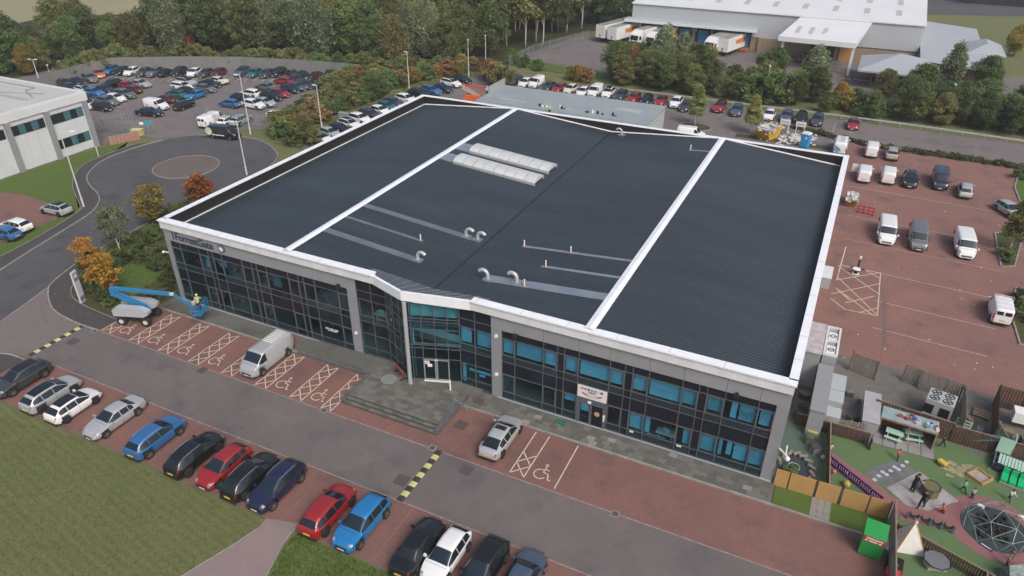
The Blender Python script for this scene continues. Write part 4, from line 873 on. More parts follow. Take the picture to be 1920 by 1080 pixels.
# side car park
g3 = 'vehicles in the red side car park'
side = [(1622, 322, 'small_van', 'white', 90, 'white van with its passenger door swung open', ('blank',)), (1667, 325, 'small_van', 'white', 90, 'white van parked beside the black pickup-like SUV', ('blank',)), (1708, 331, 'suv', 'black', -90, 'black SUV with grey roof between white van and blue van', ('rails',)), (1764, 333, 'van', 'navy', -90, 'dark blue people-carrier van with white badge', ()), (1812, 350, 'estate', 'silver', 88, 'silver estate car at the end of the van row', ()),
 (1894, 387, 'hatch', 'silver', -60, 'silver hatchback half hidden by the island tree', ()), (1664, 430, 'van', 'white', -88, 'white panel van beside the grey van', ()), (1723, 441, 'van', 'grey', -88, 'grey panel van between two white vans', ()), (1810, 455, 'van', 'white', -87, 'white panel van nearest the planted island', ()), (1877, 575, 'small_van', 'white', 90, 'old white van with roof bars and yellow plate', ()),
 (1577, 270, 'van', 'white', 90, 'white service van with ladders and blue swoosh', ('blank',)), (1636, 277, 'small_van', 'white', 90, 'small white van with bulging back doors by the hedge strip', ('blank',)), (1674, 282, 'suv', 'beige', 90, 'beige SUV parked beside the hedge strip', ('rails',))]
SV = {}
for px, py, ty, c, h, lab, op in side: SV[px] = car_px(px, py, ty, c, h, lab, g3, True, op, zc=1.0)
# extras on vans
v = SV[1622]; MB().box((.75, 1.32, 1.1), (.06, .75, 1.1), R(0)).obj('open_door', PM['white'], v)
v = SV[1577]; MB().tube([(-2.2, -.3, 2.12), (1.2, -.3, 2.12)], .03, 5).tube([(-2.2, .05, 2.12), (1.2, .05, 2.12)], .03, 5).obj('ladder', RIM, v)
MB().box((-2.585, .3, 1.1), (.02, .9, .35), 0, 0, ('X', R(35))).box((-2.587, .45, .75), (.02, .8, .22), 0, 0, ('X', R(35))).obj('blue_swoosh', mat('swoosh_blue', (.03, .25, .55), .4), v)
v = SV[1877]; rb_ = MB()
for k in range(4): rb_.tube([(-1.7+k*.75, -.72, 1.93), (-1.7+k*.75, .72, 1.93)], .025, 5)
rb_.obj('roof_bars', WPL, v)
for k in (1764, 1664, 1810): MB().box((1.98 if k != 1764 else 1.98, 0, 1.2), (.3, .42, .015), 0, 0, ('Y', R(24))).obj('bonnet_badge', mat('badge_grey', (.35, .36, .4), .5), SV[k])
# rear row
g4 = 'cars in the row along the rear barrier'
rear = [(965, 150, 'estate', 'dark grey', 'dark grey estate at the shrub end of the rear row', ()), (985, 154, 'hatch', 'white', 'white hatchback between the dark estate and the white van', ()), (1006, 155, 'small_van', 'white', 'white van third along the rear row from the shrubs', ()), (1029, 161, 'hatch', 'dark grey', 'dark grey hatchback beside the pinkish red hatchback', ()), (1049, 164, 'hatch', 'red', 'pinkish red hatchback over the grey flat roof', ()), (1070, 166, 'hatch', 'cream', 'cream hatchback beside the pinkish red hatchback', ()), (1093, 171, 'hatch', 'white', 'white hatchback beside the tall white van', ()), (1116, 171, 'small_van', 'white', 'tall white van in the middle of the rear row', ()), (1141, 173, 'suv', 'white', 'white SUV with black roof in the rear row', ('roof',)), (1164, 178, 'suv', 'dark grey', 'dark slate SUV beside the black-roofed white SUV', ()), (1189, 182, 'hatch', 'red', 'red hatchback beside the dark slate SUV', ()), (1213, 185, 'hatch', 'black', 'black hatchback between two red cars', ()), (1240, 187, 'saloon', 'red', 'low red saloon beside the white SUV', ()), (1268, 191, 'suv', 'white', 'white SUV by the corner of the grey flat roof', ()), (1286, 198, 'hatch', 'dark grey', 'dark hatchback half behind the birch tree', ()), (1350, 199, 'suv', 'red', 'red SUV with black roof between the two birches', ('roof',)), (1382, 206, 'suv', 'slate blue', 'dark blue SUV parked beside the birch tree', ()), (1443, 214, 'hatch', 'white', 'white hatchback behind the loaded skip', ()), (1475, 217, 'suv', 'slate blue', 'dark blue SUV next to the white hatchback by the skip', ()), (1502, 220, 'suv', 'black', 'black SUV behind the two white site boards', ()), (1533, 224, 'suv', 'dark grey', 'dark SUV parked last before the empty bays', ()), (1600, 231, 'hatch', 'red', 'lone red hatchback against the crash barrier', ())]
for px, py, ty, c, lab, op in rear: car_px(px, py, ty, c, -90+rng.uniform(-3, 3), lab, g4, False, op)
car_px(1297, 243, 'small_van', 'white', 5, 'white van parked behind the main roof edge', None, False, (), zc=1.4)
# strip row
g5 = 'cars in the row beyond the side parapet'
strip = [(865, 149, 'suv', 'black'), (845, 155, 'suv', 'white'), (830, 165, 'hatch', 'navy'), (809, 169, 'suv', 'blue'), (785, 175, 'suv', 'black'), (761, 185, 'suv', 'white'), (738, 191, 'hatch', 'dark grey'), (725, 198, 'hatch', 'teal'), (712, 206, 'hatch', 'white'), (695, 213, 'estate', 'dark grey'), (674, 222, 'suv', 'white'), (655, 232, 'suv', 'white'), (638, 240, 'hatch', 'black'), (618, 248, 'hatch', 'silver'), (602, 258, 'hatch', 'white')]
adj = {845: 'white SUV with black roof beside the orange lift', 674: 'white SUV near the grey cabinet on the grass strip'}
for i, (px, py, ty, c) in enumerate(strip):
    a = strip[i-1] if i else None
    lab = adj.get(px) or ('%s %s in the parapet row%s' % (c, GEN[ty], ' next to the %s %s' % (a[3], GEN[a[2]]) if a else ' closest to the lamp post'))
    car_px(px, py, ty, c, -13+rng.uniform(-2, 2), lab, g5, False, ('roof',) if px in (845, 655) else ())
# fenced car park
g6 = 'cars in the fenced car park'
fen = [(121, 155, 'hatch', 'dark red', -14, 'left'), (144, 152, 'saloon', 'black', -14, 'left'), (168, 146, 'suv', 'grey', -14, 'left'), (186, 137, 'saloon', 'orange', -30, 'left'), (168, 130, 'small_van', 'white', -25, 'left'), (157, 167, 'hatch', 'white', -5, 'left'), (134, 163, 'hatch', 'navy', -5, 'left'),
 (207, 131, 'suv', 'blue', -68, 'back'), (228, 132, 'hatch', 'black', -70, 'back'), (247, 133, 'hatch', 'white', -72, 'back'), (270, 134, 'hatch', 'dark grey', -72, 'back'), (290, 135, 'suv', 'grey', -72, 'back'), (311, 135, 'hatch', 'black', 108, 'back'), (336, 134, 'suv', 'black', -70, 'back'), (364, 135, 'hatch', 'white', -72, 'back'), (386, 136, 'hatch', 'dark grey', -74, 'back'), (410, 135, 'hatch', 'dark red', -74, 'back'), (454, 134, 'suv', 'slate blue', -76, 'back'), (478, 136, 'hatch', 'teal', -76, 'back'), (501, 137, 'hatch', 'dark grey', -78, 'back'), (522, 135, 'suv', 'black', -78, 'back'), (550, 138, 'saloon', 'dark grey', -30, 'back'), (571, 141, 'hatch', 'black', -25, 'back'), (600, 144, 'suv', 'maroon', -12, 'back'), (624, 140, 'suv', 'black', -30, 'back'), (639, 146, 'hatch', 'silver', -40, 'back'),
 (262, 156, 'saloon', 'silver', 2, 'first'), (240, 160, 'hatch', 'red', 0, 'first'), (247, 167, 'hatch', 'dark red', 180, 'first'), (209, 158, 'suv', 'black', -75, 'first'), (194, 167, 'saloon', 'navy', 0, 'first'), (234, 176, 'suv', 'green grey', 0, 'first'), (176, 172, 'hatch', 'bright blue', 0, 'first'), (216, 183, 'hatch', 'white', 0, 'first'), (201, 189, 'suv', 'grey', 0, 'first'), (190, 199, 'hatch', 'black', 2, 'first'), (166, 183, 'hatch', 'dark grey', 0, 'first'), (158, 196, 'hatch', 'white', 0, 'first'),
 (349, 152, 'estate', 'silver', 0, 'second'), (341, 161, 'estate', 'white', 0, 'second'), (345, 169, 'hatch', 'black', 180, 'second'), (330, 176, 'suv', 'teal', 180, 'second'), (308, 185, 'hatch', 'dark red', 180, 'second'), (367, 177, 'hatch', 'bright blue', -85, 'second'), (345, 196, 'hatch', 'black', 97, 'second'), (293, 197, 'small_van', 'white', 3, 'second'), (280, 209, 'saloon', 'navy', 12, 'second'), (386, 165, 'hatch', 'grey', 0, 'second'), (393, 156, 'saloon', 'black', 0, 'second'), (407, 150, 'saloon', 'cream', 180, 'second'),
 (431, 193, 'hatch', 'blue', 182, 'third'), (452, 183, 'hatch', 'navy', 2, 'third'), (468, 175, 'suv', 'white', 180, 'third'), (475, 195, 'suv', 'white', 0, 'third'), (497, 191, 'hatch', 'pale blue', -2, 'third'), (508, 180, 'suv', 'black', -2, 'third'), (524, 174, 'hatch', 'red', -4, 'third'), (499, 162, 'saloon', 'green grey', 180, 'third'), (532, 151, 'hatch', 'red', 180, 'third'), (554, 148, 'saloon', 'dark grey', 0, 'third'), (566, 159, 'hatch', 'dark grey', -4, 'third'), (543, 166, 'hatch', 'navy', -4, 'third'), (556, 162, 'hatch', 'slate blue', -4, 'third'), (581, 157, 'saloon', 'dark grey', 0, 'third'), (520, 216, 'hatch', 'white', 0, 'third')]
rowname = {'left': 'by the corner of the fenced car park', 'back': 'backed up to the tall grey fence', 'first': 'in the block nearest the pale office', 'second': 'in the middle block of the fenced car park', 'third': 'in the block beside the shrub belt'}
placed = []
for px, py, ty, c, h, row in fen:
    p = G(px, py, .7)
    car(p.x, p.y, ty, c, h+rng.uniform(-2, 2), '%s %s %s' % (c, GEN[ty], rowname[row]), 'cars '+rowname[row], False, ('roof',) if rng.random() < .12 else ())
gy = 'vehicles behind the palisade fence'
car_px(397, 222, 'van', 'white', 97, 'white panel van behind the palisade fence', gy, False, (), zc=1.0); car_px(427, 225, 'hatch', 'white', 97, 'white hatchback behind the palisade fence', gy, False); car_px(452, 224, 'suv', 'pale blue', 97, 'pale SUV behind the palisade fence beside the lamp post', gy, False)
bv = car_px(420, 247, 'van', 'black', 8, 'black van with pale green graphic on the turning circle', None, True, ('blank',), zc=1.0)
gm = mat('graphic_green', (.42, .6, .4), .5); gr_ = MB()
for sgn in (-1, 1): gr_.cyl((-2.05, sgn*.985, 1.2), .62, .03, 20, 0, 'y'); 
gr_.obj('side_graphic', gm, bv); MB().cyl((-2.05, -1.005, 1.0), .25, .02, 14, 0, 'y').obj('graphic_ring', mat('graphic_pale', (.6, .72, .5), .5), bv); MB().bb(-1.1, .7, -1.0, -.985, .66, .8).cyl((-1.3, -1.0, .74), .13, .03, 12, 0, 'y').obj('side_lettering', WPL, bv)
# lorries in the warehouse yard
TRW = mat('trailer_white', (.7, .71, .71), .4, var=.06, vscale=.5); TRR = mat('trailer_roof', (.23, .24, .23), .6, var=.2, vscale=.6); ORG = mat('livery_orange', (.62, .2, .03), .5)
def trailer(x, y, rz, lab, tractor=False, Lt=12.6):
    t = thing('lorry' if tractor else 'lorry_trailer', lab, 'lorry' if tractor else 'trailer', (x, y, 0), R(rz), 'white lorries in the warehouse yard')
    o = MB().bb(-Lt, 0, -1.25, 1.25, 1.15, 4.0).obj('box_body', TRW, t); MB().bb(-Lt+.1, -.1, -1.17, 1.17, 4.0, 4.03).obj('roof_sheet', TRR, o)
    MB().bb(-Lt*.86, -Lt*.3, -1.262, -1.252, 2.3, 3.25).bb(-Lt*.86, -Lt*.3, 1.252, 1.262, 2.3, 3.25).obj('orange_panel', ORG, o)
    MB().bb(-Lt*.5-1.4, -Lt*.5-.3, -1.272, -1.263, 2.6, 3.0).obj('panel_lettering', WPL, o)
    MB().bb(-Lt, 0, -.9, .9, .85, 1.15).bb(-Lt*.55, -Lt*.3, -1.2, -1.1, .45, .9).obj('chassis', DARKM, t)
    for k in range(3):
        for sgn in (-1, 1): MB().cyl((-Lt+1.6+k*1.3, sgn*1.05, .5), .5, .34, 16, 0, 'y').obj('wheel', TYRE, t)
    if not tractor: 
        MB().bb(-2.8, -2.6, -.9, -.7, 0, .9).bb(-2.8, -2.6, .7, .9, 0, .9).obj('landing_leg', DARKM, t); MB().bb(0, .06, -.1, .1, 1.3, 2.0).obj('coupling_panel', DARKM, t)
    else:
        c = MB(); prof = [(.35, .8), (2.35, .8), (2.5, 1.2), (2.48, 1.9), (2.2, 3.1), (1.5, 3.5), (.5, 3.9), (.35, 3.9)]
        n = len(prof); c._add([(px_, -1.22, z) for px_, z in prof]+[(px_, 1.22, z) for px_, z in prof], [tuple(range(n-1, -1, -1)), tuple(range(n, 2*n))]+[(i, (i+1) % n, n+(i+1) % n, n+i) for i in range(n)]); c.obj('cab', TRW, t)
        c = MB(); c._add([(2.5, -1.05, 1.98), (2.26, -1.0, 2.95), (2.26, 1.0, 2.95), (2.5, 1.05, 1.98)], [(3, 2, 1, 0)]); c.obj('windscreen', CGL, t); MB().bb(1.3, 2.2, -1.24, -1.23, 2.0, 2.8).bb(1.3, 2.2, 1.23, 1.24, 2.0, 2.8).obj('side_window', CGL, t); MB().bb(2.48, 2.54, -.9, .9, 1.0, 1.6).obj('grille', TRIM, t)
        for sgn in (-1, 1): MB().cyl((1.5, sgn*1.0, .5), .5, .34, 16, 0, 'y').obj('wheel', TYRE, t)
for px, py, lab, tr_ in ((1124, 80, 'white trailer with grey roof parked against the woodland', False), (1146, 84, 'white trailer with orange side panel by the woodland trailers', False), (1193, 88, 'white articulated lorry with grey trailer roof at the dock', True), (1222, 92, 'white articulated lorry with orange panel behind the tree', True), (1331, 102, 'white articulated lorry beside the lone orange-panelled trailer', True), (1352, 107, 'white trailer with orange panel nearest the warehouse porch', False)):
    p = G(px, py, 0); trailer(p.x+(.6 if tr_ else 0), p.y, -105, lab, tr_)
# ------------------------------------------------------------------ vegetation
LM = {'dark': leaf_mat('leaf_dark', (0.062, 0.090, 0.035), (0.096, 0.133, 0.046), (0.182, 0.225, 0.093)),
      'olive': leaf_mat('leaf_olive', (0.102, 0.117, 0.041), (0.160, 0.175, 0.060), (0.300, 0.287, 0.129)),
      'willow': leaf_mat('leaf_willow', (0.112, 0.153, 0.080), (0.173, 0.223, 0.119), (0.326, 0.389, 0.227)),
      'birch': leaf_mat('leaf_birch', (0.131, 0.161, 0.052), (0.204, 0.234, 0.076), (0.367, 0.368, 0.130)),
      'green': leaf_mat('leaf_green', (0.079, 0.129, 0.043), (0.118, 0.185, 0.060), (0.214, 0.297, 0.105)),
      'orange': leaf_mat('leaf_orange', (.24, .11, .022), (.46, .21, .045), (.6, .36, .09)),
      'turning': leaf_mat('leaf_turning', (.15, .15, .035), (.28, .25, .06), (.46, .28, .075)),
      'redtip': leaf_mat('leaf_redtip', (.22, .1, .03), (.42, .17, .045), (.5, .3, .09)),
      'brown': leaf_mat('leaf_brown', (0.159, 0.102, 0.051), (0.245, 0.156, 0.076), (0.388, 0.290, 0.151)),
      'hedge': leaf_mat('leaf_hedge', (0.059, 0.083, 0.032), (0.096, 0.123, 0.046), (0.182, 0.205, 0.082))}
BARK = mat('bark_grey', (.1, .085, .07), .9, var=.35, vscale=3); BARKW = mat('bark_birch', (.5, .47, .42), .8, var=.35, vscale=4); BARKD = mat('bark_dark', (.045, .038, .03), .9)

def leaf_cloud(name, pts, size, mt, seed, droop=0.0, jit=.45):
    """one small folded quad per point"""
    r = np.random.default_rng(seed); n = len(pts); P = np.asarray(pts)
    nrm = r.normal(size=(n, 3)); nrm[:, 2] = np.abs(nrm[:, 2])*.9+.25; nrm /= np.linalg.norm(nrm, axis=1)[:, None]
    a = np.cross(nrm, r.normal(size=(n, 3))); a /= np.linalg.norm(a, axis=1)[:, None]+1e-9
    if droop: a[:, 2] -= droop; a /= np.linalg.norm(a, axis=1)[:, None]
    b = np.cross(nrm, a); b /= np.linalg.norm(b, axis=1)[:, None]+1e-9
    s = size*(1-jit+2*jit*r.random(n))[:, None]
    V = np.empty((n, 4, 3)); V[:, 0] = P-a*s*.75; V[:, 1] = P+b*s*.42; V[:, 2] = P+a*s*.75; V[:, 3] = P-b*s*.42
    me = bpy.data.meshes.new(name); me.vertices.add(4*n); me.vertices.foreach_set('co', V.reshape(-1).astype(np.float32))
    me.loops.add(4*n); me.loops.foreach_set('vertex_index', np.arange(4*n, dtype=np.int32)); me.polygons.add(n); me.polygons.foreach_set('loop_start', np.arange(0, 4*n, 4, dtype=np.int32))
    me.materials.append(mt); me.update(); me.validate(); return me

def tree_template(seed, H, Rc, base, nclump, per, leaf, mt, shape='round', clump=.13, bark=BARK, trunk_r=.02, droop=0.0, lean=0.0, multi=1):
    r = np.random.default_rng(seed); pts = []; cl = []
    wob = r.uniform(.65, 1.25, 9)
    def prof(h):
        if shape == 'round': return math.sin(math.pi*min(1, max(0, (h*.86+.12))))**.6
        if shape == 'cone': return (1-h)**.75*.95+.08 if h > .12 else .55+h*3
        if shape == 'column': return .9*(1-abs(2*h-.8)**2.6*.75) if h < .97 else .2
        if shape == 'spread': return (.45+1.1*h) if h < .5 else math.sqrt(max(0, 1-((h-.5)/.52)**2))
        return 1
    for i in range(nclump):
        h = r.random()**.85; a = r.random()*2*math.pi; sect = wob[int(a/(2*math.pi)*9) % 9]
        q = (.25+.75*math.sqrt(r.random()))*prof(h)*Rc*sect*r.uniform(.8, 1.08)
        z = (base+(1-base)*h)*H; c = np.array([q*math.cos(a)+lean*z, q*math.sin(a), z]); cr = clump*H*r.uniform(.55, 1.15)
        cl.append(c); d = r.normal(size=(per, 3)); d /= np.linalg.norm(d, axis=1)[:, None]; rad = cr*r.random(per)[:, None]**.45
        sc3 = np.array([1, 1, .72 if not droop else 1.5]); p = c+d*rad*sc3; p = p[p[:, 2] > .04*H]; pts.append(p)
    pts = np.concatenate(pts); crown = leaf_cloud('crown', pts, leaf, mt, seed+1, droop)
    tb = MB(); 
    for k in range(multi):
        ox, oy = (0, 0) if multi == 1 else (r.uniform(-.5, .5), r.uniform(-.5, .5)); tx, ty = ox*2.2+r.uniform(-.3, .3), oy*2.2+r.uniform(-.3, .3)
        path = [(ox+(tx-ox)*t+lean*t*H+.12*math.sin(t*5+k), oy+(ty-oy)*t, t*H*.9) for t in (0, .15, .35, .6, .85, 1)]
        tb.tube(path, trunk_r*H/(multi**.4), 7, 0, trunk_r*H*.12)
    for c in cl[::max(1, nclump//22)]:
        z0 = max(base*H*.7, c[2]*.62); t = z0/(H*.9); s0 = Vector((lean*t*H, 0, z0)); e = Vector(c); mid = (s0+e)/2+Vector((0, 0, .04*H)); tb.tube([s0, mid, e], trunk_r*H*.38, 5, 0, trunk_r*H*.06)
    return tb.mesh('trunk', bark, True), crown
TT = {
 'ash': [tree_template(11+i, 10, 3.4, .18, 137, 105, .24, LM['dark'], 'round', .12) for i in range(3)],
 'alder': [tree_template(21+i, 10, 3.0, .12, 132, 105, .24, LM['green'], 'spread', .12) for i in range(2)],
 'olive': [tree_template(31+i, 10, 3.2, .12, 132, 105, .24, LM['olive'], 'round', .13) for i in range(3)],
 'willow': [tree_template(41+i, 10, 3.3, .1, 132, 105, .27, LM['willow'], 'column', .12, droop=1.2) for i in range(3)],
 'poplar': [tree_template(51+i, 10, 2.1, .1, 115, 105, .24, LM['willow'], 'column', .11, droop=.6) for i in range(2)],
 'birchwood': [tree_template(61+i, 10, 2.0, .38, 75, 55, .27, LM['olive'], 'column', .1, BARKW, .012) for i in range(2)],
 'brown': [tree_template(71, 10, 3.0, .1, 121, 105, .24, LM['brown'], 'round', .12)],
 'yellow': [tree_template(75, 10, 2.8, .15, 121, 105, .24, LM['turning'], 'round', .12)],
 'orangewood': [tree_template(77, 10, 2.8, .15, 121, 105, .24, LM['orange'], 'round', .12)],
 'birch': [tree_template(81+i, 7, 1.75, .28, 130, 75, .15, LM['birch'], 'cone', .085, BARKW, .014) for i in range(2)],
 'birchdark': [tree_template(85, 7, 2.2, .3, 85, 70, .15, LM['willow'], 'round', .1, BARKW, .017)],
 'acer': [tree_template(91+i, 4.2, 1.5, .3, 60, 48, .15, LM['orange'], 'spread', .12, BARK, .014) for i in range(2)],
 'acert': [tree_template(95, 4.6, 1.8, .3, 75, 55, .15, LM['turning'], 'spread', .115, BARK, .014)],
 'acerr': [tree_template(97, 3.6, 1.2, .3, 50, 48, .14, LM['redtip'], 'round', .13, BARK, .014)],
 'shrub': [tree_template(101+i, 3, 1.7, .02, 60, 62, .17, LM['olive'], 'spread', .17, BARKD, .012, multi=3) for i in range(2)],
 'shrubg': [tree_template(105+i, 3, 1.7, .02, 60, 62, .17, LM['green'], 'round', .17, BARKD, .012, multi=3) for i in range(2)],
 'shrubb': [tree_template(109, 3, 1.6, .02, 60, 62, .17, LM['brown'], 'spread', .17, BARKD, .012, multi=3)],
 'shruby': [tree_template(111, 3, 1.6, .02, 60, 62, .17, LM['turning'], 'round', .17, BARKD, .012, multi=3)],
 'low': [tree_template(121+i, 1.1, .9, .0, 34, 70, .1, LM['hedge'], 'round', .2, BARKD, .015, multi=3) for i in range(3)],
 'lowg': [tree_template(125, 1.1, .8, .0, 34, 70, .1, LM['green'], 'round', .2, BARKD, .015, multi=3)],
}
for k in TT:
    for tm, cm in TT[k]:
        for p in tm.polygons: pass
DESC = {'ash': 'dark green leafy tree', 'alder': 'mid green spreading tree', 'olive': 'olive green rounded tree', 'willow': 'grey-green drooping willow', 'poplar': 'tall narrow grey-green tree', 'birchwood': 'slender pale-trunked birch', 'brown': 'russet brown tree', 'yellow': 'yellowing autumn tree', 'orangewood': 'orange autumn tree', 'birch': 'yellow-green birch', 'shrub': 'olive shrub', 'shrubg': 'green shrub', 'shrubb': 'russet shrub', 'shruby': 'yellowing shrub', 'low': 'low dark green bush', 'lowg': 'low bright green bush'}
tr_rng = random.Random(5)
def plant(kind, x, y, h, label, group, cat='tree', name=None, wide=1.0, z=0, var=None):
    lst = TT[kind]; tm, cm = lst[var if var is not None else tr_rng.randrange(len(lst))]; base = {'birch': 7, 'birchdark': 7, 'acer': 4.2, 'acert': 4.6, 'acerr': 3.6, 'shrub': 3, 'shrubg': 3, 'shrubb': 3, 'shruby': 3, 'low': 1.1, 'lowg': 1.1}.get(kind, 10)
    t = thing(name or ('shrub' if base <= 3 else 'tree'), label, cat, (x, y, z), tr_rng.uniform(0, 6.28), group); s = h/base; t.scale = (s*wide, s*wide, s)
    link('trunk', tm, t); link('crown', cm, t); return t
def inside(p, poly):
    c = False; n = len(poly)
    for i in range(n):
        a, b = poly[i], poly[(i+1) % n]
        if (a[1] > p[1]) != (b[1] > p[1]) and p[0] < (b[0]-a[0])*(p[1]-a[1])/(b[1]-a[1])+a[0]: c = not c
    return c
def scatter(poly, dmin, n, seed):
    r = random.Random(seed); xs = [p[0] for p in poly]; ys = [p[1] for p in poly]; out = []
    for _ in range(n*60):
        p = (r.uniform(min(xs), max(xs)), r.uniform(min(ys), max(ys)))
        if inside(p, poly) and all((p[0]-q[0])**2+(p[1]-q[1])**2 > dmin*dmin for q in out): out.append(p)
        if len(out) >= n: break
    return out
# woodland behind the fenced car park
FT = [(90, 136), (148, 121), (207, 108), (330, 105.5), (450, 106), (530, 110), (562, 112), (620, 116), (675, 120.6)]
FW = [G(x, y, 2.6) for x, y in FT]
W1 = [(-135, 38), (-99, 44), (-97, 66), (-88, 74), (-66, 85), (-45, 88), (-30, 90), (-22, 95), (-19, 103), (-19, 118), (-16, 135), (-6, 146), (-2, 165), (-30, 168), (-55, 158), (-75, 140), (-95, 122), (-125, 88)]
wl = 'trees of the woodland behind the grey fence'
for x, y in scatter(W1, 4.3, 190, 3):
    px, py = S((x, y, 0))
    if px < -80: continue
    if px < 310:
        kind = tr_rng.choice(('olive', 'ash', 'alder', 'ash', 'olive')); h = tr_rng.uniform(6.5, 8.5)
        if 30 < px < 112: h = tr_rng.uniform(4.5, 6.5)
        if 112 < px < 190: h = tr_rng.uniform(8.5, 11)
        if px <= 30: h = tr_rng.uniform(9, 12)
        if py < (75 if px > 30 else 40): continue
    elif px < 640:
        kind = tr_rng.choice(('willow', 'willow', 'ash', 'poplar', 'willow', 'olive', 'ash')); h = tr_rng.uniform(10.5, 14)
        if px < 420: kind = tr_rng.choice(('willow', 'willow', 'ash'))
    elif px < 860:
        kind = tr_rng.choice(('willow', 'olive', 'ash', 'olive', 'poplar', 'alder')); h = tr_rng.uniform(8.5, 11.5)
    else:
        kind = tr_rng.choice(('birchwood', 'ash', 'birchwood', 'olive', 'ash')); h = tr_rng.uniform(11, 15)
    zone = ('behind the golden tree and twin lamp' if px < 60 else 'behind the fence corner with the round lamps' if px < 215 else 'behind the fence and the white hatchback' if px < 400 else 'behind the fence and the teal hatchback' if px < 560 else 'behind the far end of the grey fence' if px < 700 else 'beyond the shrub belt' if px < 870 else 'beside the lorry yard')
    plant(kind, x, y, h, '%s %s %s%s' % ('tall' if h > 11 else 'mid-height' if h > 8.5 else 'short', DESC[kind].replace('tall ', '').replace(' rounded', '').replace(' spreading', '').replace(' leafy', ''), 'deep ' if py < 88 else 'at the wood edge ', zone), wl, wide=tr_rng.uniform(.9, 1.15))
for px, py, kind, h, lab in ((560, 112, 'brown', 9, 'russet brown tree in the woodland behind the fence'), (672, 108, 'yellow', 7.5, 'small golden tree at the woodland edge'), (335, 104, 'orangewood', 3.4, 'small orange tree against the grey fence'), (18, 150, 'yellow', 6.0, 'golden tree beside the twin-headed lamp post'), (45, 138, 'olive', 6, 'olive tree beside the twin-headed lamp post')):
    p = G(px, py); plant(kind, p.x, p.y+4, h, lab, None)
# birch trunks that show bare at the woodland edge
for i, (px, py) in enumerate(((900, 78), (932, 84), (948, 70), (1005, 80), (1018, 84), (1035, 60), (1062, 62), (985, 90))):
    p = G(px, py); plant('birchwood', p.x, p.y, 15+i % 3, 'tall bare-stemmed birch at the woodland edge', 'birches at the woodland edge')
ug = 'undergrowth shrubs at the woodland edge'
EDGE = [tuple(q)[:2] for q in FW]
for i in range(58):
    t = i/57*(len(EDGE)-1); k = min(int(t), len(EDGE)-2); q = t-k; x = EDGE[k][0]+(EDGE[k+1][0]-EDGE[k][0])*q; y = EDGE[k][1]+(EDGE[k+1][1]-EDGE[k][1])*q
    off = tr_rng.uniform(3.5, 6.5) if i < 16 else tr_rng.uniform(1.8, 4.5); plant(tr_rng.choice(('shrub', 'shrubg', 'shrubg', 'shrub')), x-off*.45, y+off, tr_rng.uniform(2.2, 4.2), '%s behind the grey fence%s' % (DESC['shrub'] if i % 2 else 'leafy shrub', ' near the round lamps' if i < 12 else ' near the white hatchback' if i < 28 else ' near the teal hatchback' if i < 42 else ' near the shrub belt'), ug, 'shrub')
# shrub belt between the two car parks
HB = [(-24.5, 42.2), (-28.5, 46), (-29.5, 56), (-33, 66), (-37, 76), (-36, 81.5), (-30, 87), (-18, 94), (-16, 92), (-21.5, 83), (-23.5, 74), (-23.3, 62), (-22.8, 48)]
sg = 'shrubs in the belt between the two car parks'
for x, y in scatter(HB, 1.75, 130, 9):
    kind = tr_rng.choice(('shrub', 'shrubg', 'shrubg', 'shrub', 'shrub', 'shrubg', 'shrub', 'shrubb', 'shrub', 'shruby')); plant(kind, x, y, tr_rng.uniform(1.9, 3.3), '%s in the shrub belt %s' % (DESC[kind], 'nearest the turning circle' if y < 52 else 'beside the white cars of the parapet row' if y < 64 else 'beside the blue cars of the parapet row' if y < 78 else 'at the woodland end'), sg, 'shrub', wide=1.1)
for px, py, k, h in ((555, 272, 'shrubg', 3.4), (575, 268, 'olive', 4.6), (590, 272, 'shrub', 2.6), (530, 258, 'shrubg', 3.0), (700, 190, 'alder', 5.0), (712, 186, 'alder', 4.4)):
    p = G(px, py); plant(k, p.x, p.y, h, 'bushy dark shrub at the tip of the grass strip' if px < 600 else 'dense dark bush beside the grass strip', 'bushes edging the grass strip', 'shrub', 'shrub')
for px, py, k, h in ((1085, 152, 'shruby', 3.0), (1072, 150, 'shruby', 2.6), (930, 160, 'shrubb', 4.2), (918, 150, 'shrubb', 3.8), (942, 168, 'shrub', 4.0), (1100, 155, 'shrubb', 2.8), (960, 120, 'shrubg', 3), (985, 126, 'shrubg', 2.4), (1010, 132, 'shrubg', 2.2)):
    p = G(px, py); plant(k, p.x, p.y, h, '%s beside the rear car row' % DESC[k], 'shrubs beside the rear car row', 'shrub')
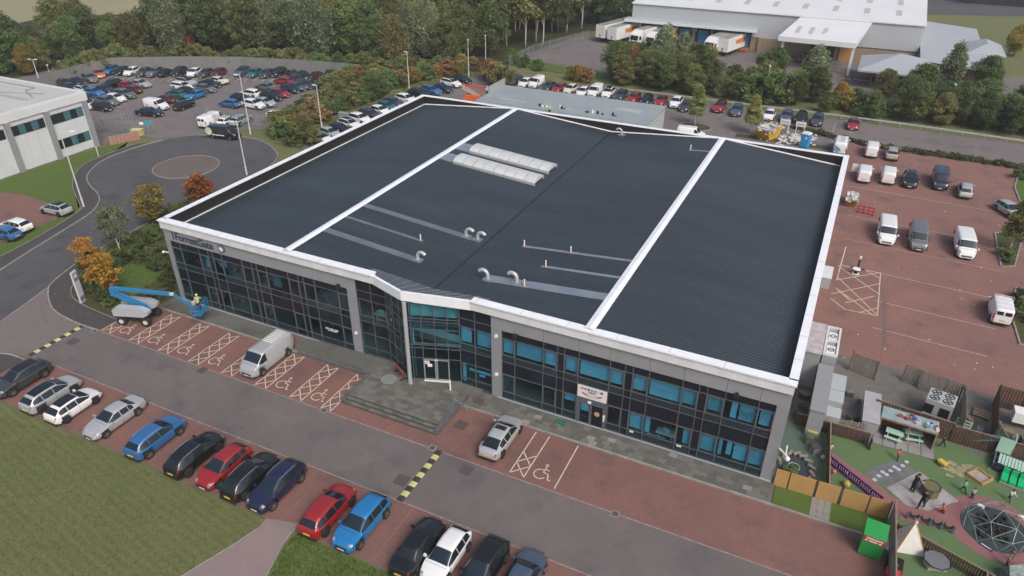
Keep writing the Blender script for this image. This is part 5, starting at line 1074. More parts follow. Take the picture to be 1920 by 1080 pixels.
# belt between rear car park and warehouse
RB = [(12, 94.5), (30, 94), (55, 94), (90, 93), (90, 106), (66, 100.5), (50, 100), (42, 101.5), (30, 104), (20, 110), (11, 106)]
rg = 'trees between the rear car park and the warehouse'
for x, y in scatter(RB, 3.1, 84, 13):
    px, py = S((x, y, 0)); big = px < 1350
    kind = tr_rng.choice(('olive', 'ash', 'alder', 'shrubg', 'ash') if not big else ('olive', 'willow', 'alder', 'ash', 'olive')); h = tr_rng.uniform(4.6, 6.8)
    if big: h = tr_rng.uniform(5.2, 7.4)
    h = tr_rng.uniform(*((5.3, 7.3) if px < 1330 else (3.8, 5) if px < 1430 else (4.8, 6.2) if px < 1540 else (2.8, 4) if px < 1690 else (4.6, 6.4)))
    if px > 1700: kind = tr_rng.choice(('ash', 'ash', 'alder', 'olive'))
    zone = ('in front of the dock lorries' if px < 1330 else 'in front of the lone orange-panelled trailer' if px < 1450 else 'in front of the warehouse porch' if px < 1600 else 'in front of the hipped roof wing' if px < 1760 else 'behind the last stretch of crash barrier')
    plant(kind, x, y, h, '%s %s %s %s' % ('taller' if h > 5.5 else 'shorter', DESC[kind].replace(' rounded', '').replace(' spreading', '').replace(' leafy', ''), 'by the barrier' if y < 98.5 else 'set back', zone), rg, 'tree', 'tree', wide=1.2)
for px, py, k, h, lab in ((1240, 150, 'willow', 9.5, 'tall grey-green willow in front of the parked lorries'), (1275, 155, 'poplar', 8.6, 'narrow grey tree in front of the parked lorries'), (1180, 150, 'brown', 6.6, 'brownish tree in front of the lorry yard'), (1445, 165, 'alder', 7.4, 'bright green round tree before the warehouse porch'), (1520, 175, 'willow', 8.0, 'weeping willow in front of the warehouse porch'), (1572, 203, 'orangewood', 4.4, 'orange tree in front of the warehouse porch'), (1580, 205, 'shruby', 3.6, 'golden bush below the orange tree'), (1770, 190, 'poplar', 9.5, 'wispy tall tree in front of the warehouse wing'), (1722, 195, 'ash', 6.8, 'dark tree in front of the hipped warehouse roof'), (1840, 180, 'ash', 7, 'dark tree below the yellow bush'), (1900, 105, 'yellow', 6.5, 'large yellow bush at the end of the warehouse wing'), (1655, 185, 'olive', 5.2, 'olive tree beside the warehouse road')):
    p = G(px, py); plant(k, p.x, p.y, h, lab, None, wide=1.1)
p = G(1340, 240)
for px, py, lab, h in ((1303, 236, 'yellow-green birch on the round bed behind the roof', 6.4), (1407, 251, 'yellow-green birch beside the loaded skip', 6.0), (1892, 472, 'birch with pale trunk on the side car park island', 6.2)):
    p = G(px, py); plant('birch', p.x, p.y, h, lab, None, wide=1.12)
p = G(1303, 238); sheet('birch_bed', [(p.x+2.6*math.cos(a), p.y+1.9*math.sin(a)) for a in [2*math.pi*i/24 for i in range(24)]], .02, SOIL); kerb('birch_bed_kerb', [(p.x+2.6*math.cos(a), p.y+1.9*math.sin(a)) for a in [2*math.pi*i/24 for i in range(24)]], .15, .1, closed=True)
p = G(1407, 256); sheet('skip_bed', rect(p.x-2.2, p.x+12, p.y-1.2, p.y+.6), .02, SOIL)
isl = P2([(1865, 436), (1877, 498), (1901, 499), (1915, 440), (1925, 405), (1895, 352), (1903, 360)])
isl = P2([(1865, 438), (1877, 500), (1902, 500), (1916, 450), (1912, 430)]); sheet('island_bed', isl, .05, SOIL); kerb('island_kerb', isl, .16, .13, closed=True)
isl2 = P2([(1895, 590), (1912, 646), (1960, 650), (1960, 560), (1905, 540)]); sheet('island_bed_east', isl2, .05, SOIL); kerb('island_kerb_east', isl2, .16, .13, closed=True)
isl3 = P2([(1902, 352), (1912, 378), (1960, 390), (1960, 330), (1910, 325)]); sheet('island_bed_north', isl3, .05, LUSH); kerb('island_kerb_north', isl3, .16, .13, closed=True)
for px, py, k, lab in ((1888, 490, 'lowg', 'bright green bush at the tip of the planted island'), (1885, 482, 'lowg', 'bright green bush under the island birch'), (1912, 560, 'low', 'grey-green bush behind the old white van'), (1918, 575, 'lowg', 'green bush behind the old white van'), (1915, 600, 'low', 'low bush at the edge of the east island'), (1912, 335, 'low', 'dark bush on the north island')):
    p = G(px, py); plant(k, p.x, p.y, tr_rng.uniform(1.0, 1.5), lab, None, 'bush', 'bush')
# hedge strip at the back of the side car park
hs = 'bushes of the strip beside the side car park'
for i in range(58):
    t = i/57; x = 47.5+t*34; y = 82.3-3.4*min(1, t*3)-1.2*t; plant('low', x, y+tr_rng.uniform(-.3, .3), tr_rng.uniform(.5, .85), 'low bush in the strip %s' % ('by the site notice boards' if t < .25 else 'behind the beige SUV' if t < .55 else 'behind the blue people-carrier' if t < .8 else 'at the far end by the island'), hs, 'bush', 'bush', wide=1.15)
# garden at the street corner
gg = 'low bushes in the corner garden'
for px, py, k, h, lab, wd in ((176, 512, 'acer', 3.9, 'smaller orange acer nearest the street', 1.0), (207, 556, 'acer', 4.4, 'larger orange acer behind the totem sign', 1.1), (290, 425, 'acert', 5.0, 'yellow and red acer beside the office wall', 1.1), (384, 392, 'acerr', 4.4, 'red-topped acer behind the side parapet', 1.1), (229, 478, 'birchdark', 5.7, 'grey-green birch with white trunk in the corner garden', 1.0)):
    p = G(px, py); plant(k, p.x, p.y, h, lab, None, 'tree', 'tree', wd)
p = G(377, 388); plant('acert', p.x+.2, p.y-.2, 3.6, 'golden lower growth under the red-topped acer', None, 'tree', 'tree')
for bed, poly, n, k in (('beside the totem sign', [(160, 535), (205, 575), (225, 560), (180, 500), (160, 500)], 26, ('low', 'low', 'lowg')), ('between garden grass and office wall', [(245, 485), (300, 470), (318, 480), (320, 512), (290, 505), (262, 488)], 26, ('low',)), ('round the white-trunked birch', [(205, 500), (240, 462), (262, 455), (262, 475), (225, 500)], 18, ('low', 'lowg')), ('behind the blue boom lift', [(225, 585), (255, 570), (318, 525), (325, 545), (280, 570), (240, 592)], 22, ('low',)), ('under the yellow and red acer', [(262, 440), (290, 430), (300, 450), (270, 462)], 10, ('low', 'lowg'))):
    for x, y in scatter(P2(poly), .62, n, len(poly)*n): plant(tr_rng.choice(k), x, y, tr_rng.uniform(.75, 1.25), 'low %s bush in the bed %s' % ('dark', bed), gg, 'bush', 'bush')
p = G(262, 392)
for i in range(16):
    t = i/15; x = -13+t*8+tr_rng.uniform(-.6, .6); y = 12+t*22; plant(tr_rng.choice(('low', 'lowg')), x-(x+6)*.3-6, y, tr_rng.uniform(.8, 1.4), 'bush in the bed between turning circle and office wall', 'bushes beside the turning circle', 'bush', 'bush')
# grass tufts give the lawns a nap
def tufts(name, poly, n, seed, h, mt, parent=None):
    r = np.random.default_rng(seed); xs = [p[0] for p in poly]; ys = [p[1] for p in poly]; pts = []
    X = r.uniform(min(xs), max(xs), n*3); Y = r.uniform(min(ys), max(ys), n*3)
    for x, y in zip(X, Y):
        if inside((x, y), poly): pts.append((x, y, .03))
        if len(pts) >= n: break
    me = leaf_cloud(name, pts, h, mt, seed, -.6, .6); return struct(link(name, me), 'stuff')
TG = leaf_mat('grass_blades', (.1, .13, .042), (.135, .152, .058), (.19, .19, .09)); TGL = leaf_mat('grass_blades_lush', (.07, .12, .025), (.095, .15, .035), (.14, .185, .06))
LAWN = [tuple(q) for q in P2([(-40, 770), (160, 822), (330, 890), (480, 970), (480, 990), (340, 1080), (250, 1140), (-60, 1140)])]
tufts('grass', [(p[0], min(p[1], -17.6)) for p in LAWN], 30000, 4, .06, TG)
LAWN2 = [tuple(q) for q in P2([(560, 995), (700, 1050), (760, 1085), (760, 1140), (500, 1140), (505, 1080), (535, 1022)])]
tufts('grass', [(p[0], min(p[1], -17.6)) for p in LAWN2], 12000, 5, .09, TGL)
tufts('grass', [(-23.5, 41), (-18.4, 40.5), (-18.8, 60), (-17.3, 84), (-13, 91), (-20, 92), (-22, 75), (-22, 60)], 15000, 6, .22, TG)

# fallen leaves under and around the trees
fl = []; rl_ = random.Random(8)
for px, py, n, sp in ((176, 512, 130, 2.2), (207, 556, 160, 2.4), (290, 425, 90, 2.5), (1303, 236, 60, 2.5), (1407, 251, 60, 2.5), (1892, 472, 90, 3), (120, 600, 60, 5), (300, 950, 110, 9)):
    c = G(px, py)
    for i in range(n):
        x, y = c.x+rl_.gauss(0, sp), c.y+rl_.gauss(0, sp)
        if not (-.8 < x < 57.2 and -2 < y < 47): fl.append((x, y, .13))
struct(link('fallen_leaves', leaf_cloud('fallen_leaves', fl, .11, LM['orange'], 77)), 'stuff')
# ------------------------------------------------------------------ other buildings
PCL = mat('pale_cladding', (.56, .58, .6), .5, var=.05, vscale=.3); PCLW = mat('pale_fascia', (.6, .62, .64), .5, var=.05, vscale=.3); PRF = mat('pale_roof', (.46, .465, .45), .6, var=.1, vscale=.2); WGL = mat('office_window_dark', (.012, .02, .025), .06, spec=.7); CURT = mat('curtain_teal', (.05, .14, .17), .5, var=.3, vscale=3, stretch=(1, 1, .1))
PB = thing('pale_office_building', 'pale grey clad office building with strip windows beside the turning circle', 'building')
FX, HB_ = -45.9, 8.25
MB().bb(-95, FX-.3, -12, 27.4, 0, 7.9).obj('wall', PCL, PB)
MB().bb(-95, FX, -12, 27.6, 7.0, HB_-.12).obj('fascia', PCLW, PB)
MB().bb(-94.5, FX-.5, -11.5, 27.1, HB_-.12, HB_-.06).obj('roof', PRF, PB)
MB().bb(FX-.55, FX-.05, -12, 27.55, HB_-.12, HB_).bb(-95, FX-.55, 27.05, 27.55, HB_-.12, HB_).obj('roof_edge', PCLW, PB)
MB().bb(-70, FX-3.0, 20.6, 21.4, HB_-.06, HB_-.02).obj('roof_walkway', mat('walkway_beige', (.36, .36, .3), .7), PB)
MB().tube([(-68, 25.5, HB_), (-54, 25.5, HB_), (-54, 24.0, HB_), (-49.5, 22, HB_)], .07, 5).tube([(-70, 17, HB_), (-50, 24, HB_)], .04, 5).obj('roof_pipe', mat('pipe_grey', (.22, .23, .22), .6), PB)
pil = [-9.5, -3.0, 3.2, 9.2, 15.3, 21.0, 27.0]
for y in pil: MB().bb(FX-.3, FX+.12, y-.32, y+.32, 0, 7.0).obj('pilaster', CLADL, PB)
for a, b in zip(pil, pil[1:]):
    n = 3; k = (b-a-.7)/n
    for i in range(n):
        for z0, z1 in ((.1, 4.9), (6.3, 6.98)): MB().bb(FX-.29, FX-.22, a+.35+i*k+.012, a+.35+(i+1)*k-.012, z0, z1).obj('cladding_panel', PCL, PB)
    for z0, z1 in (((4.95, 6.25),) if b < 26 else ((4.95, 6.25), (1.3, 2.65))):
        wd = MB().bb(FX-.21, FX-.17, a+.45, b-.55, z0, z1).obj('window', MULLD, PB); q = 5; kk = (b-a-1.0)/q
        for i in range(q):
            ya, yb = a+.45+i*kk+.03, a+.45+(i+1)*kk-.03
            MB().bb(FX-.17, FX-.15, ya, yb, z0+.06, z1-.06).obj('pane', CURT if (i*7+int(a*3)) % 5 in (1, 2) else WGL, wd)
# grey flat building behind
GS = mat('grey_membrane', (.27, .31, .33), .5, var=.1, vscale=.4); GC = mat('grey_green_sheet', (.36, .4, .39), .5, metal=.2, var=.08, vscale=.3)
LBd = thing('rear_outbuilding', 'low flat-roofed grey metal building behind the main block', 'building')
MB().bb(.4, 28.7, 61.8, 71.8, 0, 3.85).obj('wall', GC, LBd); MB().bb(.2, 28.9, 61.6, 72.0, 3.85, 3.98).obj('roof', GS, LBd)
MB().bb(.2, 28.9, 61.3, 61.6, 3.7, 3.86).bb(.2, 28.9, 60.9, 61.3, 3.45, 3.6).obj('eaves_gutter', GC, LBd)
for k in range(6): MB().bb(28.7, 28.78, 61.8, 71.8, .5+k*.55, .55+k*.55).obj('cladding_rail', mat('sheet_rail', (.5, .53, .52), .5), LBd)
rb2 = MB()
for k in range(38): rb2.bb(28.3-k*.25, 28.34-k*.25, 66, 71.8, 3.98, 4.0)
rb2.obj('roof_seams', GC, LBd); MB().bb(-.1, .2, 66.6, 72.6, 3.2, 4.9).obj('end_screen', GC, LBd)
MB().bb(3.0, 8.0, 64.2, 64.4, 3.98, 4.04).bb(13.5, 16.5, 63.6, 63.75, 3.98, 4.05).bb(22.2, 26.2, 67.4, 67.7, 3.98, 4.06).bb(22.0, 26, 66.7, 66.9, 3.98, 4.05).obj('roof_battens', mat('batten', (.45, .48, .48), .5), LBd)
for x, y, h in ((10.9, 63.2, .4), (11.4, 63.1, .25), (12.0, 63.3, .2), (14.2, 63.5, .5), (14.5, 63.4, .35), (18.9, 63.2, .3), (19.6, 63.4, .5), (20.5, 63.3, .45), (21.3, 63.2, .25), (22.9, 63.4, .5)):
    o = thing('roof_tool', 'small roofing tool or roll left on the grey flat roof', 'tool', (x, y, 3.98), tr_rng.uniform(0, 3), 'roofing tools on the grey flat roof')
    MB().cyl((0, 0, h/2), .16, h, 8).box((.3, 0, .06), (.5, .18, .12)).obj('tool_body', DARKM if int(x*10) % 2 else WPL, o)
# warehouse
WHC = mat('warehouse_cladding', (.42, .45, .48), .5, var=.04, vscale=.2); WHR = mat('warehouse_roof', (.66, .68, .7), .5, var=.05, vscale=.15); WBK = ground_mat('buff_brick', [(.3, .24, .17), (.34, .27, .2), (.25, .2, .14)], (.3, 2, 12), (.5, .4, .3), brick=(.225, .075, .01)); BLUE = mat('door_blue', (.02, .16, .34), .5, var=.1, vscale=.6); CAN = mat('canopy_blue_grey', (.36, .43, .48), .5)
WHs = thing('warehouse', 'large pale grey distribution warehouse with loading docks and white roof', 'building')
MB().bb(3, 65, 135.6, 215, 3.2, 8.5).obj('wall', WHC, WHs); MB().bb(3.2, 64.8, 135.8, 215, 0, 3.2).obj('brick_plinth', WBK, WHs)
rf_ = MB(); rf_._add([(2.8, 135.3, 8.5), (65.2, 135.3, 8.5), (65.2, 175, 11.2), (2.8, 175, 11.2), (2.8, 215, 8.5), (65.2, 215, 8.5), (2.8, 135.3, 8.3), (65.2, 135.3, 8.3)], [(0, 1, 2, 3), (3, 2, 5, 4), (6, 7, 1, 0)]); rf_.obj('roof', WHR, WHs)
for k in range(9):
    for yy in (142, 152):
        x = 8+k*6.4; z0 = 8.5+(yy-135.3)*.068+.03; m_ = MB(); m_._add([(x, yy, z0), (x+1.2, yy, z0), (x+1.2, yy+5, z0+.34), (x, yy+5, z0+.34)], [(0, 1, 2, 3)]); m_.obj('rooflight', mat('rooflight_grey', (.42, .44, .44), .5), WHs)
MB().bb(2.0, 32.4, 133.2, 135.6, 4.85, 5.3).obj('dock_canopy', CAN, WHs); MB().bb(1.9, 32.5, 133.0, 133.2, 4.6, 5.2).obj('dock_canopy_edge', WHR, WHs)
for k, x in enumerate((7.2, 11.5, 16.0, 20.4, 24.2, 29.5)):
    MB().bb(x-1.6, x+1.6, 135.3, 135.6, .4, 4.4).obj('dock_shelter', DARKM, WHs); MB().bb(x-1.15, x+1.15, 135.2, 135.28, 1.0, 3.7).obj('dock_door', BLUE, WHs); MB().bb(x-1.5, x+1.5, 134.4, 135.28, .2, .9).obj('dock_bumper', mat('bumper_orange', (.42, .13, .06), .7), WHs)
for x in (9.4, 13.8, 18.2, 22.3): MB().bb(x-.15, x+.15, 134.9, 135.25, 0, 4.5).obj('dock_pillar', mat('dock_pillar', (.3, .27, .25), .7), WHs)
MB().bb(32.8, 38, 135.2, 135.6, 0, 3.2).bb(38, 64.6, 135.25, 135.6, 0, 2.8).obj('brick_plinth', WBK, WHs)
# porch on posts
pc = MB(); pc._add([(38.3, 122.3, 6.45), (53.2, 121.6, 6.45), (55.4, 138, 8.6), (41.2, 138, 8.6), (38.3, 122.3, 5.5), (53.2, 121.6, 5.5), (53.8, 135.4, 5.5)], [(0, 1, 2, 3), (4, 5, 1, 0), (5, 6, 2, 1)]); pc.obj('porch_roof', WHR, WHs)
for k in range(5): 
    x = 41+k*2.6; m_ = MB(); m_._add([(x, 125, 6.85), (x+.9, 125, 6.85), (x+1.0, 129.5, 7.45), (x+.1, 129.5, 7.45)], [(0, 1, 2, 3)]); m_.obj('rooflight', MATS['rooflight_grey'], WHs)
for x, y in ((52.9, 122.6), (39.3, 123.4)): MB().bb(x-.25, x+.25, y-.25, y+.25, 0, 5.6).obj('porch_post', PCLW, WHs)
MB().bb(44, 49, 135.0, 135.2, 0, 4.6).obj('vehicle_door', DARKM, WHs); MB().bb(50, 52.5, 134.9, 135.2, 0, 4.2).obj('timber_hoarding', mat('hoarding', (.4, .2, .08), .7), WHs)
# side wall with logo and low wing
lg = MB(); lg._add([(65.05, 152, 5.6), (65.05, 158, 5.6), (65.05, 158, 8.0), (65.05, 152, 8.0)], [(0, 1, 2, 3)]); lg.obj('wall_logo', ORG, WHs); MB().bb(65.06, 65.1, 153.4, 156.6, 6.2, 7.3).obj('wall_logo_figure', mat('logo_pink', (.68, .42, .38), .5), WHs)
WG = MB(); WG.bb(57, 66.5, 115.5, 124, 0, 3.3); WG.bb(65.05, 76, 124.5, 165, 0, 3.3); WG.bb(75.8, 79.5, 140, 146, 0, 3.3); WG.obj('wing_wall', WBK, WHs)
hp = MB()
def hip(x0, x1, y0, y1, z, h):
    d = min(x1-x0, y1-y0)/2
    if x1-x0 > y1-y0: r0, r1 = (x0+d, (y0+y1)/2), (x1-d, (y0+y1)/2)
    else: r0, r1 = ((x0+x1)/2, y0+d), ((x0+x1)/2, y1-d)
    hp._add([(x0, y0, z), (x1, y0, z), (x1, y1, z), (x0, y1, z), (*r0, z+h), (*r1, z+h), (x0, y0, z-.3), (x1, y0, z-.3), (x1, y1, z-.3), (x0, y1, z-.3)], ([(0, 1, 5, 4), (1, 2, 5), (2, 3, 4, 5), (3, 0, 4)] if x1-x0 > y1-y0 else [(0, 1, 4), (1, 2, 5, 4), (2, 3, 5), (3, 0, 4, 5)])+[(6, 7, 1, 0), (7, 8, 2, 1), (8, 9, 3, 2), (9, 6, 0, 3)])
hip(54.6, 68.5, 112.5, 126, 3.5, 2.3); hip(74, 81, 137.5, 149.5, 3.5, 1.6)
hp._add([(65.1, 122, 4.3), (77.5, 122, 3.3), (77.5, 168, 3.3), (65.1, 168, 4.3)], [(0, 1, 2, 3)]); hp.obj('wing_roof', mat('wing_roof', (.42, .45, .48), .45, metal=.2, var=.05, vscale=.2), WHs)
MB().bb(57.5, 60.5, 115.4, 115.48, .8, 2.4).bb(62, 65.5, 115.4, 115.48, .8, 2.4).bb(66.5, 66.6, 117, 122, .8, 2.4).bb(76.5, 78.5, 139.8, 139.95, .9, 2.5).obj('wing_window', WGL, WHs)
FB = thing('distant_building', 'dark distant building beyond the rough field', 'building'); MB().bb(78, 130, 232, 236, 0, 5).obj('wall', DARKM, FB); MB().bb(77, 131, 231, 236.5, 5, 5.3).obj('roof', PRF, FB)
for x, y in ((64.5, 118.5), (60, 119.5)): pass
car(57.5, 131, 'small_van', 'navy', 90, 'dark van under the warehouse porch', None, False); car(43.0, 131.5, 'small_van', 'slate blue', 80, 'dark blue van beside the porch post', None, False)
lines('warehouse_road_marks', [((52+1.1*k, 119.6), (52.6+1.1*k, 119.6)) for k in range(6)], .35, WPL, .01)
# ------------------------------------------------------------------ fences, barrier, lamps
GFM = mat('fence_grey', (.17, .18, .175), .7, var=.12, vscale=.8); PAL = mat('palisade_steel', (.3, .32, .34), .5, metal=.4)
def panel_fence(name, lab, pts, h, mt, step=2.6, cat='fence'):
    t = thing(name, lab, cat, (pts[0][0], pts[0][1], 0)); o = Vector(pts[0][:2])
    for a, b in zip(pts, pts[1:]):
        a, b = Vector(a[:2])-o, Vector(b[:2])-o; n = max(1, round((b-a).length/step))
        for i in range(n):
            p, q = a+(b-a)*i/n, a+(b-a)*(i+1)/n; d = (q-p); rz = math.atan2(d.y, d.x); c = (p+q)/2
            MB().box((0, 0, h/2), (d.length-.06, .05, h-.05)).obj('panel', mt, t, loc=(c.x, c.y, 0), rz=rz); MB().box((0, 0, h/2+.05), (.1, .12, h+.1)).obj('post', mt, t, loc=(p.x, p.y, 0), rz=rz)
    return t
panel_fence('boundary_fence', 'tall grey solid panel fence round the fenced car park', FW, 2.6, GFM)
def palisade(lab, pts, h=2.3, step=.28, name='palisade_fence', kind='pale'):
    t = thing(name, lab, 'fence', (pts[0][0], pts[0][1], 0)); o = Vector(pts[0][:2]); pm_ = MB().bb(-.035, .035, -.012, .012, 0, h).mesh('pale', PAL); cnt_ = 0; rest_ = MB()
    for a, b in zip(pts, pts[1:]):
        a, b = Vector(a[:2])-o, Vector(b[:2])-o; d = b-a; rz = math.atan2(d.y, d.x); n = int(d.length/step); c = (a+b)/2
        MB().box((0, .03, .45), (d.length, .04, .06)).box((0, .03, h-.45), (d.length, .04, .06)).obj('rail', PAL, t, loc=(c.x, c.y, 0), rz=rz)
        for i in range(n+1):
            p = a+d*i/max(n, 1)
            if cnt_ < 290: link('pale', pm_, t, (p.x, p.y, 0), rz); cnt_ += 1
            else: rest_.box((p.x, p.y, h/2), (.07, .025, h), rz)
        for i in range(int(d.length/3)+1):
            p = a+d*min(1, i*3/d.length); MB().bb(-.05, .05, .02, .1, 0, h).obj('post', PAL, t, loc=(p.x, p.y, 0), rz=rz)
    if rest_.v: struct(rest_.obj('pales_far', PAL, t), 'stuff')
palisade('steel palisade fence along the lorry yard and woodland', [G(955, 125)[:2], G(1000, 104)[:2], G(1050, 90)[:2], G(1105, 75)[:2]], 2.4, .3)
palisade('steel palisade fence beside the pale office', [(-53.5, 31.4), (-46.5, 33.2), (-43.0, 35.2)], 2.2, .3)
palisade('steel palisade fence in front of the white vans', [(-38.3, 41.6), (-33.5, 43.6), (-28.8, 45.3), (-26, 46)], 2.2, .3)
palisade('open palisade gate leaf by the black van', [(-38.3, 41.6), (-41.6, 45.4)], 2.3, .3, 'palisade_gate'); palisade('open palisade gate leaf beside the yellow grit bin', [(-52, 33), (-50.5, 37.4)], 2.2, .3, 'palisade_gate')
BAR = mat('barrier_steel', (.42, .44, .45), .4, metal=.5)
t = thing('crash_barrier', 'long steel crash barrier along the back of the rear car park', 'barrier', (12, 90.7, 0))
mb = MB(); mb.v = []; prof = [(0, .45), (.06, .5), (0, .56), (0, .6), (.06, .66), (0, .72)]
pth = [(0, 0), (20, .1), (40, .3), (52, .1), (68, -1.0), (84, -2.0)]
for x, y in pth: mb.v += [(x, y-dx, z) for dx, z in prof]
for i in range(len(pth)-1): mb.f += [(i*6+j, (i+1)*6+j, (i+1)*6+j+1, i*6+j+1) for j in range(5)]
mb.m = [0]*len(mb.f); mb.obj('rail', BAR, t)
for k in range(28):
    x = k*3.0; y = float(np.interp(x, [p[0] for p in pth], [p[1] for p in pth])); MB().bb(-.07, .07, .0, .1, 0, .7).obj('post', BAR, t, loc=(x, y+.02, 0))
LPM = mat('lamp_post_paint', (.55, .56, .55), .5)
def lamp_post(bx, by, ty, lab, arm=0.9, ang=0, twin=False, base=None):
    p = base or G(bx, by); h = hfit(p, ty); t = thing('lamp_post', lab, 'lamp post', (p[0], p[1], 0), ang, 'lamp posts')
    MB().cyl((0, 0, h/2), .1, h, 8, r2=.055).obj('column', LPM, t); MB().cyl((0, 0, .6), .13, 1.2, 8).obj('base_compartment', LPM, t)
    for s_ in ((1, -1) if twin else (1,)):
        MB().tube([(0, 0, h-.05), (s_*arm*.5, 0, h+.05), (s_*arm, 0, h+.08)], .04, 6).obj('arm', LPM, t); MB().box((s_*(arm+.2), 0, h+.08), (.6, .24, .12)).obj('lamp_head', WPL, t)
lamp_post(157.5, 388, 249, 'tall lamp post on the footway beside the grass bank', 1.2, R(40)); lamp_post(463, 328, 229, 'lamp post at the edge of the turning circle', .5, R(200)); lamp_post(470, 252, 141, 'lamp post on the verge behind the black van', .4, R(200)); lamp_post(604, 242, 161, 'lamp post beside the grey cabinet on the strip', .3, R(180)); lamp_post(768, 174, 98, 'lamp post between shrub belt and parapet row', .1, R(180)); lamp_post(879, 146, 76, 'lamp post at the end of the parapet row', .2, R(120)); lamp_post(911, 126, 68, 'lamp post at the woodland corner of the rear car park', .2, R(120)); lamp_post(1433, 186, 125, 'lamp post among the trees behind the rear row', .2, R(100)); lamp_post(1772, 226, 160, 'leaning-looking lamp post among the trees by the barrier', .2, R(100)); lamp_post(72, 146, 112, 'twin-headed lamp post behind the pale office', .45, R(20), True)
for px, py in ((97, 141), (119, 133), (141, 126)):
    p = G(px, py+9, 0); t = thing('fence_lamp', 'small round white lamp on a stem along the grey fence', 'lamp', (p.x, p.y, 0), 0, 'lamps along the grey fence'); MB().cyl((0, 0, 1.4), .04, 2.8, 6).obj('stem', LPM, t); MB().sphere((0, 0, 2.85), .16).obj('globe', WPL, t)
t = thing('marker_post', 'short white post on the grass by the pale office corner', 'post', G(185.5, 295)[:], 0); MB().cyl((0, 0, .8), .07, 1.6, 8).obj('post', LPM, t); MB().cyl((0, 0, 1.62), .09, .06, 8).obj('cap', LPM, t)
# totem sign
t = thing('totem_sign', 'tall pale totem sign with blue panels at the garden corner', 'sign', (G(156, 566)).to_tuple(), R(112)); MB().bb(-.36, .36, -.09, .09, 0, 3.4).obj('totem_board', mat('totem_pale', (.5, .53, .56), .4), t); MB().bb(-.32, .32, -.1, -.092, 2.4, 3.2).obj('totem_panel', mat('totem_blue', (.16, .19, .28), .4), t); MB().bb(-.32, .32, -.1, -.092, .2, .7).obj('totem_panel', MATS['totem_blue'], t); MB().bb(-.2, .2, -.105, -.101, 2.75, 3.05).obj('totem_mark', WPL, t)
# boom lifts
def boom_lift(loc, rz, lab, body, arm, arm2, scale=1.0, high=True):
    t = thing('boom_lift', lab, 'boom lift', loc, R(rz)); t.scale = (scale,)*3
    MB().bb(-1.3, 1.3, -.75, .75, .55, .95).bb(-.7, .7, -.5, .5, .95, 1.15).obj('chassis', DARKM, t)
    for x in (-1.25, 1.25):
        for y in (-.95, .95): wh_ = MB().cyl((x, y, .5), .5, .38, 18, 0, 'y').obj('wheel', TYRE, t); MB().cyl((x, y*1.2, .5), .24, .04, 12, 0, 'y').obj('hub', LPM, wh_)
    for sgn in (-1, 1):
        b = MB(); prof = [(-1.9, 1.1), (1.2, 1.1), (1.75, 1.4), (1.75, 1.7), (1.0, 2.05), (-1.4, 2.1), (-1.9, 1.8)]; n = len(prof); y0, y1 = sgn*.45, sgn*1.15
        b._add([(x, y0, z) for x, z in prof]+[(x, y1, z) for x, z in prof], [tuple(range(n)) if sgn > 0 else tuple(range(n-1, -1, -1)), tuple(range(2*n-1, n-1, -1)) if sgn > 0 else tuple(range(n, 2*n))]+[((i, n+i, n+(i+1) % n, (i+1) % n) if sgn > 0 else (i, (i+1) % n, n+(i+1) % n, n+i)) for i in range(n)]); b.obj('engine_cover', body, t)
    def beam(name, p, q, wd, mt): 
        p, q = Vector(p), Vector(q); d = q-p; o = MB().bb(0, d.length, -wd/2, wd/2, -wd/2, wd/2).obj(name, mt, t, loc=p); o.rotation_euler = d.to_track_quat('X', 'Z').to_euler(); return o
    beam('lower_arm', (1.3, 0, 1.35), (-2.0, 0, 3.0), .34, arm); beam('lower_link', (1.1, .0, 1.75), (-1.8, 0, 3.4), .2, arm); beam('lift_cylinder', (.4, .18, 1.5), (-1.3, .18, 2.8), .12, DARKM)
    MB().box((-2.0, 0, 3.3), (.45, .42, .9)).obj('knuckle', arm, t)
    beam('main_boom', (-2.2, 0, 3.65), (3.9, 0, 3.35), .32, arm2); beam('boom_extension', (3.5, 0, 3.37), (4.3, 0, 3.33), .24, LPM); beam('jib', (4.2, 0, 3.35), (6.1, 0, 1.9), .2, arm); beam('jib_cylinder', (4.3, .12, 3.1), (5.9, .12, 1.85), .08, LPM)
    bk = MB(); x0, x1, y0, y1, z0, z1 = 6.2, 7.1, -.9, .9, 1.5, 2.6
    for z in (z0+.05, (z0+z1)/2, z1): 
        for a_, b_ in (((x0, y0), (x1, y0)), ((x1, y0), (x1, y1)), ((x1, y1), (x0, y1)), ((x0, y1), (x0, y0))): bk.tube([(*a_, z), (*b_, z)], .03, 5)
    for x in (x0, (x0+x1)/2, x1):
        for y in (y0, y0*.33, y1*.33, y1): 
            if x in (x0, x1) or abs(y) == .9: bk.tube([(x, y, z0), (x, y, z1)], .028, 5)
    bk.bb(x0, x1, y0, y1, z0, z0+.05); bk.obj('basket', arm, t); MB().box((6.2, 0, 2.5), (.2, .6, .3)).obj('control_box', LPM, t)
    return t
BLM = mat('lift_blue', (.025, .19, .38), .4, coat=.3); LGR = mat('lift_grey', (.38, .4, .44), .45)
boom_lift((-.35, -4.15, 0), 20, 'blue boom lift with grey covers working at the glass front', LGR, BLM, BLM, .93)
ORL = mat('lift_orange', (.6, .13, .04), .5); REDL = mat('lift_red', (.5, .07, .06), .45); TAN = mat('lift_tan', (.45, .38, .3), .6)
p = G(890, 184, 1.3); boom_lift((p.x, p.y, 0), 12, 'orange and tan boom lift beside the grey flat building', ORL, TAN, REDL, .95)
